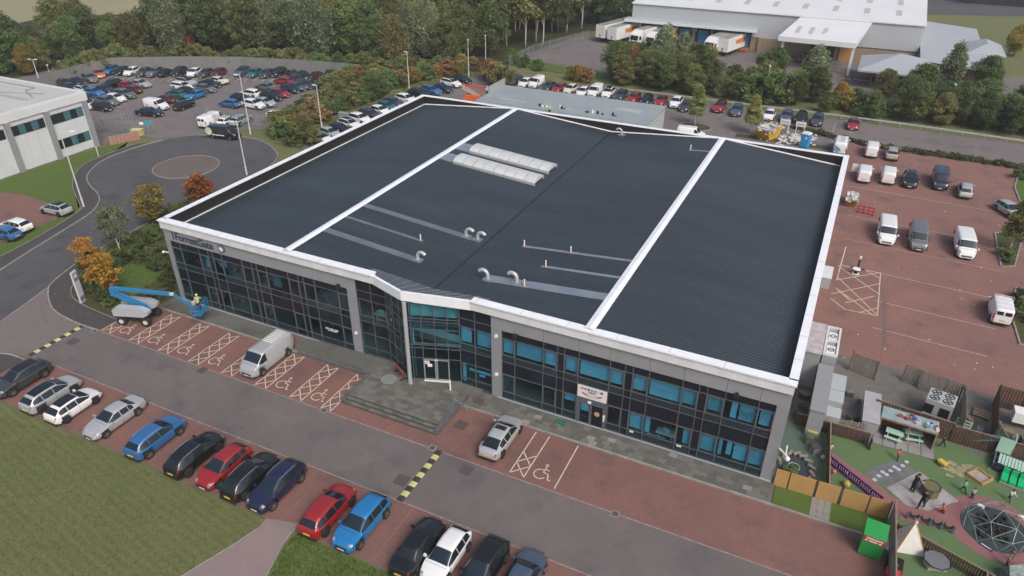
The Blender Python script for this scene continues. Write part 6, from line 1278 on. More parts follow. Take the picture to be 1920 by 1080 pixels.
# ------------------------------------------------------------------ nursery garden
TIM = mat('timber_brown', (.085, .05, .032), .8, var=.3, vscale=2, stretch=(4, 4, .6)); TIMW = mat('timber_weathered', (.2, .185, .16), .85, var=.35, vscale=2.5, stretch=(5, 5, .5)); TIML = mat('timber_rail', (.24, .17, .12), .8, var=.25, vscale=3); PLY = mat('ply_yellow', (.44, .26, .1), .6, var=.07, vscale=.8)
sheet('nursery_turf', [(56.3, .2), (63.6, .2), (63.75, -9), (80, -9), (80, 8.6), (69.5, 9.8), (67, 10.6), (62.4, 7.4), (59.2, 7.4), (56.3, 7.4)], .006, TURF)
sheet('nursery_baby_turf', [(56.3, .3), (59.7, .3), (59.2, 7.2), (56.3, 7.2)], .012, TURF2)
sheet('nursery_service_yard', [(56.3, 7.4), (62.4, 7.4), (67, 10.6), (69.6, 9.8), (80, 9.5), (80, 17.2), (73, 17.6), (62, 18.8), (56.2, 18.6)], .004, CONC)
sheet('verge_grass', rect(56.6, 63.5, -1.7, .15), .03, LUSH)
kerb('kerb_verge', [(58, -1.83), (63.6, -1.83)], .14, .11)
for i in range(3):
    for j in range(3): struct(MB().bb(59.0+i*.42, 59.4+i*.42, -1.65+j*.6, -1.08+j*.6, .0, .06).obj('verge_path_slab', FLAGL))
# winding red path
rp = smooth(P2([(1548, 845), (1585, 878), (1625, 905), (1660, 945), (1700, 955), (1760, 965), (1800, 950), (1850, 935), (1900, 945), (1945, 980)]), 3)
rp2 = smooth(P2([(1945, 1060), (1885, 1055), (1830, 1020), (1795, 980), (1760, 972), (1710, 968), (1660, 940), (1640, 915), (1590, 885), (1545, 858)]), 3)
path_w = [G(1550, 852), G(1590, 884), G(1630, 912), G(1660, 940), G(1700, 960), G(1750, 968), G(1790, 962)]
pm_ = smooth([tuple(p)[:2] for p in path_w]); bl_ = MB()
for i, (a, b) in enumerate(zip(pm_, pm_[1:])):
    a, b = Vector((*a, 0)), Vector((*b, 0)); d = (b-a).normalized(); q = Vector((-d.y, d.x, 0))*(.55+.35*min(1, i/16)); bl_.poly([(p.x, p.y, .0145+.0002*i) for p in (a-q, b-q, b+q, a+q)])
struct(bl_.obj('rubber_path', PATHR))
dc = G(1865, 992); sheet('climber_surround', [(dc.x+3.0*math.cos(a), dc.y+2.9*math.sin(a)) for a in [2*math.pi*i/28 for i in range(28)]], .018, PATHR)
sheet('climber_mat', [(dc.x+2.0*math.cos(a), dc.y+2.0*math.sin(a)) for a in [2*math.pi*i/28 for i in range(28)]], .024, mat('rubber_dark', (.035, .05, .055), .85, var=.4, vscale=2))
HOPG = mat('play_mat_grey', (.13, .135, .14), .85, var=.25, vscale=1.5); HOPL = mat('play_mat_pale', (.3, .285, .28), .85, var=.25, vscale=1.2)
sheet('play_mat_grey', P2([(1618, 884), (1680, 862), (1720, 884), (1662, 915)]), .02, HOPG); sheet('play_mat_pale', P2([(1662, 915), (1724, 884), (1798, 940), (1740, 958), (1700, 948)]), .022, HOPL)
pk = MB()
for i in range(9):
    c = G(1640+i*7.5, 900-(i % 3)*4-i*3.2); pk.cyl((c.x, c.y, .03), .16, .006, 10)
struct(pk.obj('hopscotch_marks', mat('chalk_pale', (.42, .45, .52), .8)), 'structure')
c0 = G(1735, 845)
psl = struct(MB().bb(62.2, 66.6, 7.7, 10.4, 0, .02).obj('patio', CONC))
for i in range(5):
    for j in range(3): MB().bb(62.3+i*.86, 63.1+i*.86, 7.75+j*.88, 8.58+j*.88, .02, .05).obj('patio_slab', mat('patio_grey', (.24, .235, .235), .85, var=.15, vscale=.8), psl)
def slat_fence(name, lab, p, q, h, mt, step=.16, rail=True, cat='fence', group=None):
    p, q = Vector(p[:2]), Vector(q[:2]); d = q-p; t = thing(name, lab, cat, (p.x, p.y, 0), math.atan2(d.y, d.x), group); n = int(d.length/step); me = MB().bb(-step*.4, step*.4, -.012, .012, .03, h).mesh('board', mt)
    for i in range(n): link('board', me, t, ((i+.5)*step, 0, rng.uniform(-.015, .015)))
    MB().bb(0, d.length, .013, .05, h*.2, h*.2+.08).bb(0, d.length, .013, .05, h*.75, h*.75+.08).obj('rail', mt, t)
    if rail: MB().bb(0, d.length, -.03, .05, h+.02, h+.06).obj('top_rail', TIML, t)
    for i in range(int(d.length/1.8)+1): MB().bb(-.05, .05, .02, .12, 0, h+.02).obj('post', mt, t, loc=(min(i*1.8, d.length), 0, 0))
    return t
slat_fence('timber_fence', 'brown vertical board fence along the back of the baby garden', (57.0, 7.35), (62.2, 7.35), 1.1, TIM); slat_fence('timber_fence', 'brown board fence dividing baby garden from main garden', (59.35, 7.2), (59.85, .3), 1.2, TIM)
slat_fence('timber_fence', 'brown board fence at the corner beside the patio', (62.25, 7.35), (62.3, 6.6), 1.1, TIM); slat_fence('timber_fence', 'tall grey-brown boundary fence behind the green clothes bank', (63.75, .2), (63.95, -8.5), 1.8, TIMW); slat_fence('timber_fence', 'brown board fence below the tyre swings', (63.95, -.9), (69.6, -2.9), 1.0, TIM); slat_fence('timber_fence', 'brown board fence running under the climbing dome', (69.6, -2.9), (74, -3.2), 1.0, TIM); slat_fence('timber_fence', 'brown board fence beside the small octagonal table', (68.9, -2.75), (68.9, -7), 1.1, TIM)
slat_fence('timber_fence', 'tall brown board fence behind the play shelter', (62.3, 10.9), (67.6, 10.4), 1.7, TIM, .2); slat_fence('timber_fence', 'brown board fence behind the mint panel', (67.6, 10.4), (72.6, 10.2), 1.5, TIM, .2); slat_fence('timber_fence', 'brown board fence at the top corner of the garden', (72.6, 10.2), (76, 10.4), 1.6, TIM, .2)
slat_fence('timber_screen', 'weathered board fence panel under the service yard', (59.0, 7.6), (62.3, 8.2), 1.3, TIMW, .2, False); slat_fence('timber_screen', 'low weathered screen left of the condenser', (64.3, 16.9), (65.6, 16.6), 1.7, TIMW, .2, False); slat_fence('timber_screen', 'weathered board screen behind the condenser unit', (65.5, 16.3), (68.5, 15.7), 1.9, TIMW, .2, False); slat_fence('timber_screen', 'weathered board screen beside the condenser unit', (68.5, 15.7), (68.3, 11.3), 1.9, TIMW, .2, False)
slat_fence('timber_screen', 'tall brown screen beside the wooden pallet', (70.9, 16.6), (70.3, 11.2), 2.0, TIM, .2, False); slat_fence('timber_screen', 'brown screen round the white tank', (70.9, 16.6), (77, 16.2), 2.0, TIM, .2, False)
gt = slat_fence('timber_gate', 'weathered double timber gate with pale bracing beside the wall', (60.2, 16.6), (62.3, 16.0), 1.9, TIMW, .19, False, 'gate'); MB().bb(0, .09, -.1, 0, 0, 2.3).bb(2.1, 2.2, -.1, 0, 0, 2.3).bb(.1, 2.1, -.06, -.02, 1.75, 1.85).bb(.2, 1.0, -.06, -.02, 1.2, 1.3).obj('brace', TIML, gt)
ph = thing('ply_hoarding', 'row of yellow plywood panels at the foot of the office corner', 'fence', (56.45, .12, 0), R(.6))
for a, b in ((0, .85), (.95, 2.55), (2.72, 4.1), (4.3, 5.85), (5.95, 7.15)): MB().bb(a, b, -.02, .02, .05, 1.55).obj('ply_panel', PLY, ph)
MB().bb(-.05, 7.2, .021, .06, 1.45, 1.53).obj('hoarding_rail', TIM, ph)
for x in (-.03, .9, 2.63, 4.2, 5.9, 7.18): MB().bb(x-.04, x+.04, .02, .1, 0, 1.6).obj('post', TIM, ph)
pf = thing('play_fence', 'purple plastic slotted play fence beside the red path', 'fence', (G(1550, 866)).to_tuple(), 0); e = G(1652, 948)-G(1550, 866); PURP = mat('purple_plastic', (.09, .025, .2), .5); pf.rotation_euler = (0, 0, math.atan2(e.y, e.x)); k = e.length/5
for i in range(5):
    mb = MB(); x0 = i*k+.03; x1 = (i+1)*k-.03; mb.bb(x0, x1, -.02, .02, .02, .2); mb.bb(x0, x1, -.02, .02, .6, .75)
    for j in range(6): xx = x0+(x1-x0)*j/5; mb.bb(xx-.04, xx+.04, -.02, .02, .2, .6)
    mb.obj('fence_panel', PURP, pf)
# service side of the office
SV_ = thing('service_lean_to', 'grey lean-to with pink-stained roof against the office side wall', 'building'); PST = mat('stained_roof', (.4, .36, .38), .7, var=.3, vscale=2)
MB().bb(56.45, 57.7, 12.6, 17.2, 0, 3.4).bb(57.75, 58.8, 6.4, 12.6, 0, 2.5).obj('wall', CLAD, SV_); MB().bb(56.4, 57.75, 12.5, 17.3, 3.4, 3.5).obj('roof', PST, SV_); MB().bb(57.7, 58.85, 6.3, 12.65, 2.5, 2.58).obj('roof', mat('lean_roof', (.24, .25, .27), .5), SV_)
ac = thing('plant_enclosure', 'white framed plant enclosure with two fans beside the lean-to', 'air conditioner', (57.8, 12.8, 0)); fr = MB(); 
for (a, b, c, d) in ((0, .16, 0, 4.4), (.94, 1.1, 0, 4.4), (.16, .94, 0, .16), (.16, .94, 4.24, 4.4), (.16, .94, 2.1, 2.3)): fr.bb(a, b, c, d, 3.3, 3.5)
fr.obj('frame', PCLW, ac); MB().bb(.02, 1.08, .02, 4.38, 0, 3.28).obj('cabinet', CLAD, ac)
for y in (.9, 3.0): f_ = MB().bb(.22, .88, y-.55, y+.6, 3.28, 3.38).obj('fan_unit', WPL, ac); MB().torus((.55, y, 3.4), .24, .03, 16, 5).box((.55, y, 3.4), (.42, .05, .02)).obj('fan_grille', DARKM, f_)
for i, (y0, y1, z) in enumerate(((8.9, 10.3, 2.0), (10.35, 11.4, 2.1), (11.45, 12.4, 2.1), (7.6, 8.8, 1.5))):
    t = thing('storage_cabinet', 'pale grey storage cabinet in the row along the lean-to', 'cabinet', (59.35, (y0+y1)/2, 0), 0, 'storage cabinets beside the lean-to'); MB().bb(-.5, .55, -(y1-y0)/2, (y1-y0)/2, .05, z-.08).obj('cabinet_body', mat('cabinet_grey', (.3, .33, .345), .5), t); MB().bb(-.53, .58, -(y1-y0)/2-.03, (y1-y0)/2+.03, z-.08, z).obj('lid', mat('lid_grey', (.37, .41, .43), .5), t)
t = thing('storage_container', 'long pale metal container in the service yard', 'container', (62.0, 10.3, 0)); MB().bb(-.55, .55, -2.2, 1.6, .1, 1.5).obj('container_body', mat('container_pale', (.3, .31, .33), .5, var=.1, vscale=1), t); MB().bb(-.6, .6, -2.25, 1.65, 1.5, 1.58).obj('lid', mat('lid_lilac', (.34, .34, .37), .6, var=.15, vscale=1), t)
cd = thing('condenser_unit', 'grey condenser unit with four round fans in the timber screen', 'air conditioner', (66.75, 13.1, 0), R(-12)); MB().bb(-.95, .95, -.85, .85, .5, 1.9).obj('casing', mat('condenser_grey', (.36, .37, .37), .5), cd)
for x in (-.45, .45):
    for y in (-.4, .4): f_ = MB().torus((x, y, 1.92), .32, .035, 18, 5).obj('fan_ring', DARKM, cd); MB().box((x, y, 1.905), (.5, .09, .02), R(30)).box((x, y, 1.905), (.09, .5, .02), R(30)).obj('fan_blades', DARKM, f_)
MB().bb(-.93, -.85, -.83, -.75, 0, .5).bb(.85, .93, -.83, -.75, 0, .5).bb(-.93, -.85, .75, .83, 0, .5).bb(.85, .93, .75, .83, 0, .5).bb(-.96, -.3, -.87, -.852, .7, 1.5).bb(.1, .8, -.87, -.852, .7, 1.5).obj('support', DARKM, cd)
t = thing('white_tank', 'white tank top behind the brown screens', 'tank', (74.2, 14.6, 0)); MB().bb(-2.4, 2.4, -.5, .5, .6, 1.5).obj('tank_body', WPL, t); MB().cyl((-1.4, 0, 1.52), .2, .06, 12).cyl((.2, 0, 1.52), .2, .06, 12).obj('tank_lid', DARKM, t)
pl_ = thing('wooden_pallet', 'pale wooden pallet leaning by the brown screen', 'pallet', (70.0, 14.8, .12), R(-12))
for i in range(6): MB().bb(-.6, .6, -.5+i*.2, -.38+i*.2, .1, .13).obj('slat', TIMW if i % 2 else PLY, pl_)
MB().bb(-.6, -.5, -.5, .62, 0, .1).bb(-.05, .05, -.5, .62, 0, .1).bb(.5, .6, -.5, .62, 0, .1).obj('bearer', TIMW, pl_)
# play shelter with pale flat roof
sh = thing('play_shelter', 'timber play shelter with pale flat roof piled with toys', 'shelter', (64.6, 9.6, 0), R(-4)); MB().bb(-1.9, 1.9, -.75, .75, 1.55, 1.62).obj('roof', mat('shelter_roof', (.24, .32, .34), .6, var=.15, vscale=1.5), sh); MB().bb(-1.95, 1.95, -.8, -.75, 1.5, 1.64).obj('roof_edge', TIML, sh)
for x in (-1.85, .1, 1.85):
    for y in (-.7, .7): MB().bb(x-.05, x+.05, y-.05, y+.05, 0, 1.55).obj('post', TIML, sh)
MB().bb(-1.9, 1.9, .72, .76, 0, 1.5).bb(1.86, 1.9, -.7, .7, 0, 1.5).obj('back_boards', mat('shelter_boards', (.2, .1, .05), .8), sh)
toys = [((.35, .06, .05), (-.6, 0)), ((.3, .05, .06), (-.1, -.1)), ((.5, .38, .36), (.5, -.2)), ((.1, .25, .14), (1.1, -.3)), ((.35, .4, .48), (1.4, -.1)), ((.6, .55, .5), (1.75, -.3)), ((.04, .12, .4), (.2, .3))]
for i, (c, (x, y)) in enumerate(toys):
    t = thing('toy', 'small coloured toy piled on the play shelter roof', 'toy', (64.6+x, 9.6+y-.05*x, 1.62), R(20*i), 'toys on the play shelter roof'); MB().box((0, 0, .09), (.5, .22, .16)).obj('toy_body', mat('toy_%d' % i, c, .6), t); MB().cyl((.1, .03, .22), .1, .12, 8).obj('toy_knob', mat('toy_%d' % ((i+2) % 7), toys[(i+2) % 7][0], .6), t)
# furniture and toys
MINT = mat('mint_paint', (.36, .55, .46), .55)
def picnic(x, y, rz, lab):
    t = thing('picnic_table', lab, 'table', (x, y, .05), R(rz)); MB().bb(-.6, .6, -.3, -.02, .55, .6).bb(-.6, .6, .02, .3, .55, .6).obj('table_top', MINT, t)
    for s_ in (-1, 1): MB().bb(-.6, .6, s_*.55-.11, s_*.55+.11, .3, .35).obj('bench', MINT, t)
    for x_ in (-.4, .4):
        for s_ in (-1, 1): MB().tube([(x_, s_*.15, .55), (x_, s_*.6, 0)], .035, 5).obj('leg', MINT, t)
        MB().bb(x_-.03, x_+.03, -.6, .6, .24, .3).obj('cross_rail', MINT, t)
p = G(1674, 822); picnic(p.x, p.y, -8, 'mint green picnic table standing on the patio slabs'); picnic(65.1, 9.5, 10, 'mint green play table inside the play shelter')
t = thing('tyre_planter', 'large black tyre planter inside the play shelter', 'planter', (63.6, 9.3, .05)); MB().torus((0, 0, .16), .52, .17, 24, 8).obj('tyre', TYRE, t); MB().cyl((0, 0, .12), .5, .1, 18).obj('fill', mat('fill_dark', (.04, .04, .045), .9), t); MB().sphere((-.1, .2, .25), .13).obj('yellow_toy', mat('toy_yellow', (.55, .45, .05), .6), t)
t = thing('mint_panel', 'mint green slotted panel propped on the garden fence', 'panel', (G(1800, 812)).to_tuple(), R(-14)); mp_ = MB()
for i in range(5): mp_.box((0, .08*i, .12+.22*i), (1.0, .04, .1))
mp_.box((-.48, .18, .55), (.08, .04, 1.15), 0, 0, ('X', R(-20))).box((0, .18, .55), (.06, .04, 1.15), 0, 0, ('X', R(-20))).box((.48, .18, .55), (.08, .04, 1.15), 0, 0, ('X', R(-20))); mp_.obj('slats', MINT, t); MB().box((-.2, .3, .85), (.4, .03, .3)).obj('leaf_cutout', mat('toy_green', (.02, .3, .12), .6), t)
t = thing('garden_bench', 'small pale timber bench against the brown fence', 'bench', (G(1754, 806)).to_tuple(), R(-10)); MB().bb(-.55, .55, -.2, .2, .35, .42).obj('seat', TIMW, t); MB().bb(-.55, .55, .16, .22, .42, .8).obj('backrest', TIMW, t)
for x in (-.48, .48): MB().bb(x-.05, x+.05, -.18, .18, 0, .35).obj('leg', TIMW, t)
# slide unit
su = thing('play_slide', 'blue-green slide coming down from a mint play platform', 'slide', (G(1862, 848)).to_tuple(), R(172)); SLB = mat('slide_blue', (.08, .16, .2), .45)
sl = MB(); sl._add([(0, -.3, 1.25), (0, .3, 1.25), (1.0, .3, .75), (1.0, -.3, .75), (2.1, .3, .12), (2.1, -.3, .12), (2.5, .3, .1), (2.5, -.3, .1)], [(0, 3, 2, 1), (3, 5, 4, 2), (5, 7, 6, 4)]); sl.obj('chute', SLB, su)
for s_ in (-1, 1): m_ = MB(); m_.tube([(0, s_*.32, 1.4), (1.0, s_*.32, .9), (2.1, s_*.32, .25), (2.5, s_*.32, .2)], .06, 6); m_.obj('side_rail', SLB, su)
MB().bb(-.9, 0, -.5, .5, 1.15, 1.23).obj('platform', SLB, su); MB().bb(-.95, -.9, -.5, .5, 0, 1.9).bb(-.9, 0, .5, .54, .6, 1.9).obj('panel', MINT, su)
for x in (-.88, -.05):
    for y in (-.48, .48): MB().bb(x-.05, x+.05, y-.05, y+.05, 0, 1.2).obj('post', TIML, su)
wk = thing('play_walkway', 'mint slatted walkway on blue panels edged with old tyres', 'play equipment', (G(1895, 880)).to_tuple(), R(-12))
for i in range(9): MB().bb(-.9+i*.2, -.74+i*.2, -.6, .6, .55, .6).obj('slat', MINT, wk)
MB().bb(-1.1, 1.0, -.72, -.66, 0, .55).bb(-1.16, -1.1, -.7, .7, 0, .55).obj('side_panel', mat('panel_blue', (.1, .13, .24), .6), wk)
for i, x in enumerate((-.7, .1, .85)): MB().torus((x, -.82, .36), .3, .09, 18, 6, 0, 'y').obj('tyre', TYRE, wk)
slat_fence('play_screen', 'mint angled screen beside the slide platform', G(1862, 815), G(1884, 858), 1.3, MINT, .3, True, 'screen')
t = thing('sand_tray', 'square timber sand tray on the turf', 'sandpit', (G(1836, 896)).to_tuple(), R(-38))
for a, b, c, d in ((-.6, .6, -.6, -.52), (-.6, .6, .52, .6), (-.6, -.52, -.52, .52), (.52, .6, -.52, .52)): MB().bb(a, b, c, d, 0, .25).obj('board', PLY, t)
MB().bb(-.52, .52, -.52, .52, .02, .1).obj('sand', mat('wet_sand', (.3, .27, .25), .95, var=.3, vscale=3), t)
sn = MB(); rs = random.Random(4)
for i in range(26):
    a = rs.uniform(0, 6.28); q = rs.random()**.6; c = G(1795+q*34*math.cos(a), 882+q*14*math.sin(a)); sn.cyl((c.x, c.y, .014+.0006*i), rs.uniform(.1, .34), .004, 9)
struct(sn.obj('spilt_sand', mat('spilt_sand', (.27, .24, .14), .95, var=.3, vscale=3)), 'stuff')
t = thing('hoop', 'pale plastic hoop lying on the turf', 'hoop', (G(1866, 887)).to_tuple()); MB().torus((0, 0, .05), .48, .02, 24, 5).obj('ring', mat('hoop_green', (.25, .36, .14), .5), t)
t = thing('wheelbarrow', 'small yellow toy wheelbarrow on the turf', 'toy', (G(1765, 873)).to_tuple(), R(140)); MB().bb(-.3, .3, -.2, .2, .2, .4).obj('tub', mat('toy_yellow2', (.55, .42, .06), .5), t); MB().cyl((.35, 0, .12), .12, .08, 12, 0, 'y').obj('wheel', TYRE, t); MB().tube([(.3, -.15, .15), (-.6, -.2, .4)], .025, 5).tube([(.3, .15, .15), (-.6, .2, .4)], .025, 5).obj('handle', DARKM, t)
t = thing('crate_seats', 'bright green crate seats on a grey pallet', 'seat', (G(1897, 905)).to_tuple(), R(-12)); GRN = mat('crate_green', (.01, .42, .16), .45); MB().bb(-.75, .75, -.65, .6, 0, .12).obj('pallet', TIMW, t)
for x in (-.5, 0, .5): MB().bb(x-.2, x+.2, -.5, .45, .12, .34).obj('crate', GRN, t); MB().bb(x-.2, x+.2, .38, .5, .34, .7).obj('crate_back', GRN, t)
tb_ = thing('octagonal_trough', 'octagonal timber water trough beside the two staff', 'trough', (G(1741, 925)).to_tuple(), R(10)); MB().cyl((0, 0, .35), .62, .7, 8).obj('trough_side', mat('trough_olive', (.13, .12, .06), .75), tb_); MB().torus((0, 0, .7), .6, .04, 8, 5).obj('rim', DARKM, tb_); MB().cyl((0, 0, .685), .55, .02, 8).obj('water', mat('trough_water', (.2, .22, .25), .2), tb_)
tt = thing('octagonal_table', 'grey octagonal tray table on pale box legs', 'table', (G(1752, 1062)).to_tuple(), R(20)); MB().cyl((0, 0, .56), .8, .06, 8).obj('tray', mat('tray_grey', (.15, .16, .18), .5), tt); MB().torus((0, 0, .6), .78, .035, 8, 5).obj('rim', DARKM, tt); MB().bb(-.55, -.02, -.35, .35, 0, .53).bb(.02, .55, -.35, .35, 0, .53).obj('box_leg', mat('pale_wood', (.5, .43, .36), .7), tt)
# teepee
tp = thing('play_teepee', 'white canvas wigwam tent beside the boundary fence', 'tent', (G(1690, 1016)+Vector((.35, 0, 0))).to_tuple(), R(12)); CAN_ = mat('canvas_white', (.62, .6, .57), .85, var=.08, vscale=3); b_ = .85; h_ = 2.0; q = .04
m_ = MB(); cs = [(-b_, -b_), (b_, -b_), (b_, b_), (-b_, b_)]; tp_ = (0, 0, h_)
for i in (0, 2, 3): a, b = cs[i], cs[(i+1) % 4]; m_._add([(*a, 0), (*b, 0), tp_], [(0, 1, 2)])
a, b = cs[1], cs[2]; m_._add([(*a, 0), (b_, -.3, 0), (b_*.35, 0, h_*.65), tp_, (b_, .3, 0), (*b, 0)], [(0, 1, 2, 3), (3, 2, 4, 5)]); m_.obj('canvas', CAN_, tp); pk_ = MB()
for x, y in cs: pk_.tube([(x, y, 0), (-x*.12, -y*.12, h_*1.12)], .03, 5)
pk_.obj('pole', PLY, tp); MB().sphere((0, 0, h_), .12).obj('tie', CAN_, tp)
MB().bb(-.55, .55, -.5, .5, .01, .03).obj('floor_mat', DARKM, tp)
cf = thing('cloth_pile', 'crumpled pale sheet between tent and fence', 'cloth', (G(1667, 1015)).to_tuple()); m_ = MB(); n = 9
for i in range(n):
    for j in range(n): m_.v.append(((i/(n-1)-.5)*.9, (j/(n-1)-.5)*1.8, .12+.22*rs.random()*(1-abs(2*i/(n-1)-1))))
m_.f = [(i*n+j, (i+1)*n+j, (i+1)*n+j+1, i*n+j+1) for i in range(n-1) for j in range(n-1)]; m_.m = [0]*len(m_.f); m_.obj('sheet', mat('sheet_pale', (.5, .52, .56), .8), cf, True)
bc = thing('black_crate_tray', 'black slatted crate base beside the boundary fence', 'crate', (G(1676, 1060)).to_tuple(), R(-6)); MB().bb(-.5, .5, -.62, .62, 0, .12).obj('base', DARKM, bc); cm_ = MB()
for i in range(7): cm_.bb(-.46, .46, -.6+i*.18, -.5+i*.18, .12, .2)
cm_.obj('slats', TRIM, bc)
t = thing('red_box', 'red plastic box at the bottom of the garden', 'box', (G(1672, 1082)).to_tuple()); MB().bb(-.4, .4, -.3, .3, 0, .35).obj('box_body', mat('box_red', (.5, .03, .04), .5), t); MB().bb(-.42, .42, -.32, .32, .35, .4).obj('lid', MATS['box_red'], t)
# tyre swing row
ts_ = thing('tyre_bridge', 'row of four half tyres slung between short blue posts', 'play equipment', (G(1700, 972)).to_tuple(), 0); e = G(1785, 1000)-G(1700, 972); ts_.rotation_euler = (0, 0, math.atan2(e.y, e.x)); k = e.length/4
for i in range(5): MB().bb(i*k-.07, i*k+.07, -.07, .07, 0, .62).obj('post', mat('post_blue', (.1, .12, .18), .6), ts_)
for i in range(4): MB().torus(((i+.5)*k, 0, .62), k*.42, .09, 12, 6, 0, 'y', math.pi, 2*math.pi).obj('half_tyre', TYRE, ts_)
# climbing dome: thin steel bars
dm = thing('climbing_dome', 'geodesic climbing dome of mint bars over black tyres', 'climbing frame', (dc.x, dc.y, 0)); rr = 1.95; V0 = [Vector((0, 0, 1.75))]; r1 = [Vector((rr*.62*math.cos(a), rr*.62*math.sin(a), 1.35)) for a in [R(72*i+20) for i in range(5)]]; r2 = [Vector((rr*.93*math.cos(a), rr*.93*math.sin(a), .75)) for a in [R(36*i+2) for i in range(10)]]; r3 = [Vector((rr*math.cos(a), rr*math.sin(a), 0)) for a in [R(36*i+20) for i in range(10)]]
eg = [(V0[0], p) for p in r1]+[(r1[i], r1[(i+1) % 5]) for i in range(5)]+[(r2[i], r2[(i+1) % 10]) for i in range(10)]+[(r2[i], r3[i]) for i in range(10)]+[(r2[i], r3[(i-1) % 10]) for i in range(10)]
for i in range(5): eg += [(r1[i], r2[2*i]), (r1[i], r2[2*i+1]), (r1[i], r2[(2*i-1) % 10])]
DMB = mat('dome_bar', (.2, .31, .29), .4, metal=.2)
for a, b in eg: MB().tube([a, b], .02, 5).obj('bar', DMB, dm)
for i in range(11):
    a = R(33*i); q = .35+.95*((i*7) % 5)/5; t = thing('old_tyre', 'black tyre lying under the climbing dome', 'tyre', (dc.x+q*math.cos(a), dc.y+q*math.sin(a), .03), 0, 'tyres under the climbing dome'); MB().torus((0, 0, .1), .27, .1, 16, 6).obj('rubber', TYRE, t)
for i in (0, 2): t = thing('hanging_cloth', 'scrap of white cloth tied on the climbing dome', 'cloth', (dc.x+r1[i].x, dc.y+r1[i].y, 1.3), 0, 'cloths on the climbing dome'); MB().sphere((0, 0, 0), .16, 7, 4, sc=(1.5, .8, .6)).box((.2, .05, -.12), (.14, .05, .3)).obj('cloth', CAN_, t)
t = thing('balance_board', 'blue and white balance board on the red surround', 'toy', (G(1848, 1027)).to_tuple(), R(-30)); MB().bb(-.4, .4, -.07, .07, .05, .1).obj('board', mat('board_navy', (.04, .05, .16), .5), t); MB().bb(-.3, .3, -.03, .03, .1, .12).obj('stripe', WPL, t)
# baby garden: tyre ring, mats
for i in range(9):
    a = R(10+i*24); p = G(1490, 882)+Vector((1.15*math.cos(a-.6), 1.7*math.sin(a-.6), 0)); t = thing('garden_log', 'short log of the ring round the baby play bed', 'log', (p.x, p.y, .02), a, 'logs round the baby play bed'); MB().cyl((0, 0, .14), .14, .6, 9, 0, 'y').obj('log_body', TIMW, t); MB().cyl((0, -.302, .14), .12, .01, 9, 0, 'y').obj('sawn_end', TIML, t)
p = G(1490, 882); sheet('baby_play_bed', [(p.x+1.25*math.cos(a), p.y+1.7*math.sin(a)) for a in [2*math.pi*i/20 for i in range(20)]], .02, mat('bed_dark', (.03, .045, .055), .85))
t = thing('hoop', 'pale hoop lying in the baby play bed', 'hoop', (p.x-.1, p.y+.3, .03)); MB().torus((0, 0, .03), .4, .02, 20, 5).obj('ring', LPM, t)
p = G(1487, 868); plant('lowg', p.x, p.y-1.2, .7, 'dark leafy plant behind the ply hoarding', None, 'plant', 'plant')
t = thing('toy_trolley', 'yellow-lidded toy trolley in the baby garden', 'toy', (G(1522, 818)).to_tuple(), R(-8)); MB().bb(-.45, .45, -.28, .28, .1, .5).obj('trolley_body', TIMW, t); MB().bb(-.35, .35, -.22, .22, .5, .62).obj('trolley_lid', mat('toy_lime', (.5, .5, .08), .5), t)
for i, (px, py, c, lab) in enumerate(((1563, 887, (.55, .12, .16), 'pink ball in the purple-fenced bed'), (1542, 860, (.5, .45, .25), 'yellow ball by the dividing fence'), (1586, 912, (.34, .31, .07), 'yellow toy tent in the purple-fenced bed'), (1632, 812, (.6, .5, .47), 'pale pink soft toy heap by the fence corner'), (1585, 888, (.3, .3, .33), 'grey bucket in the purple-fenced bed'))):
    t = thing('toy', lab, 'toy', (G(px, py)).to_tuple()); r_ = .17 if i != 2 else .27; MB().sphere((0, 0, r_*.9), r_, 10, 6).obj('toy_body', mat('toyb_%d' % i, c, .5), t); MB().cyl((0, 0, r_*1.75), .05, .06, 8).obj('toy_cap', mat('toyb_%d' % i, c, .5), t)
t = thing('white_crate', 'white lidded crate on the weathered boards', 'crate', (G(1557, 803)).to_tuple(), R(-6)); MB().bb(-.45, .45, -.3, .3, 0, .4).obj('crate_body', WPL, t); MB().bb(-.47, .47, -.32, .32, .4, .45).obj('lid', WPL, t)
t = thing('purple_tarp', 'purple sheet tucked behind the board fence', 'sheet', (60.9, 7.75, 0), 0); MB().box((0, 0, .2), (2.0, .5, .06), 0, 0, ('X', R(15))).obj('tarp', PURP, t); MB().bb(-1.0, 1.0, -.25, -.2, 0, .2).obj('tarp_edge', PURP, t)
gt_ = thing('garden_tent', 'small patterned play tent at the bottom corner', 'tent', (G(1905, 1085)).to_tuple(), R(30)); m_ = MB(); m_._add([(-.9, -.8, 0), (.9, -.8, 0), (.9, .8, 0), (-.9, .8, 0), (-.9, 0, 1.3), (.9, 0, 1.3)], [(0, 1, 5, 4), (2, 3, 4, 5), (1, 2, 5), (3, 0, 4)]); m_.obj('tent_fly', mat('tent_pattern', (.3, .34, .33), .8, var=.5, vscale=3, col2=(.05, .1, .08)), gt_); MB().box((.7, -.5, .5), (.5, .03, .7), 0, 0, ('X', R(-30))).obj('tent_door', mat('tent_blue', (.06, .09, .25), .7), gt_)
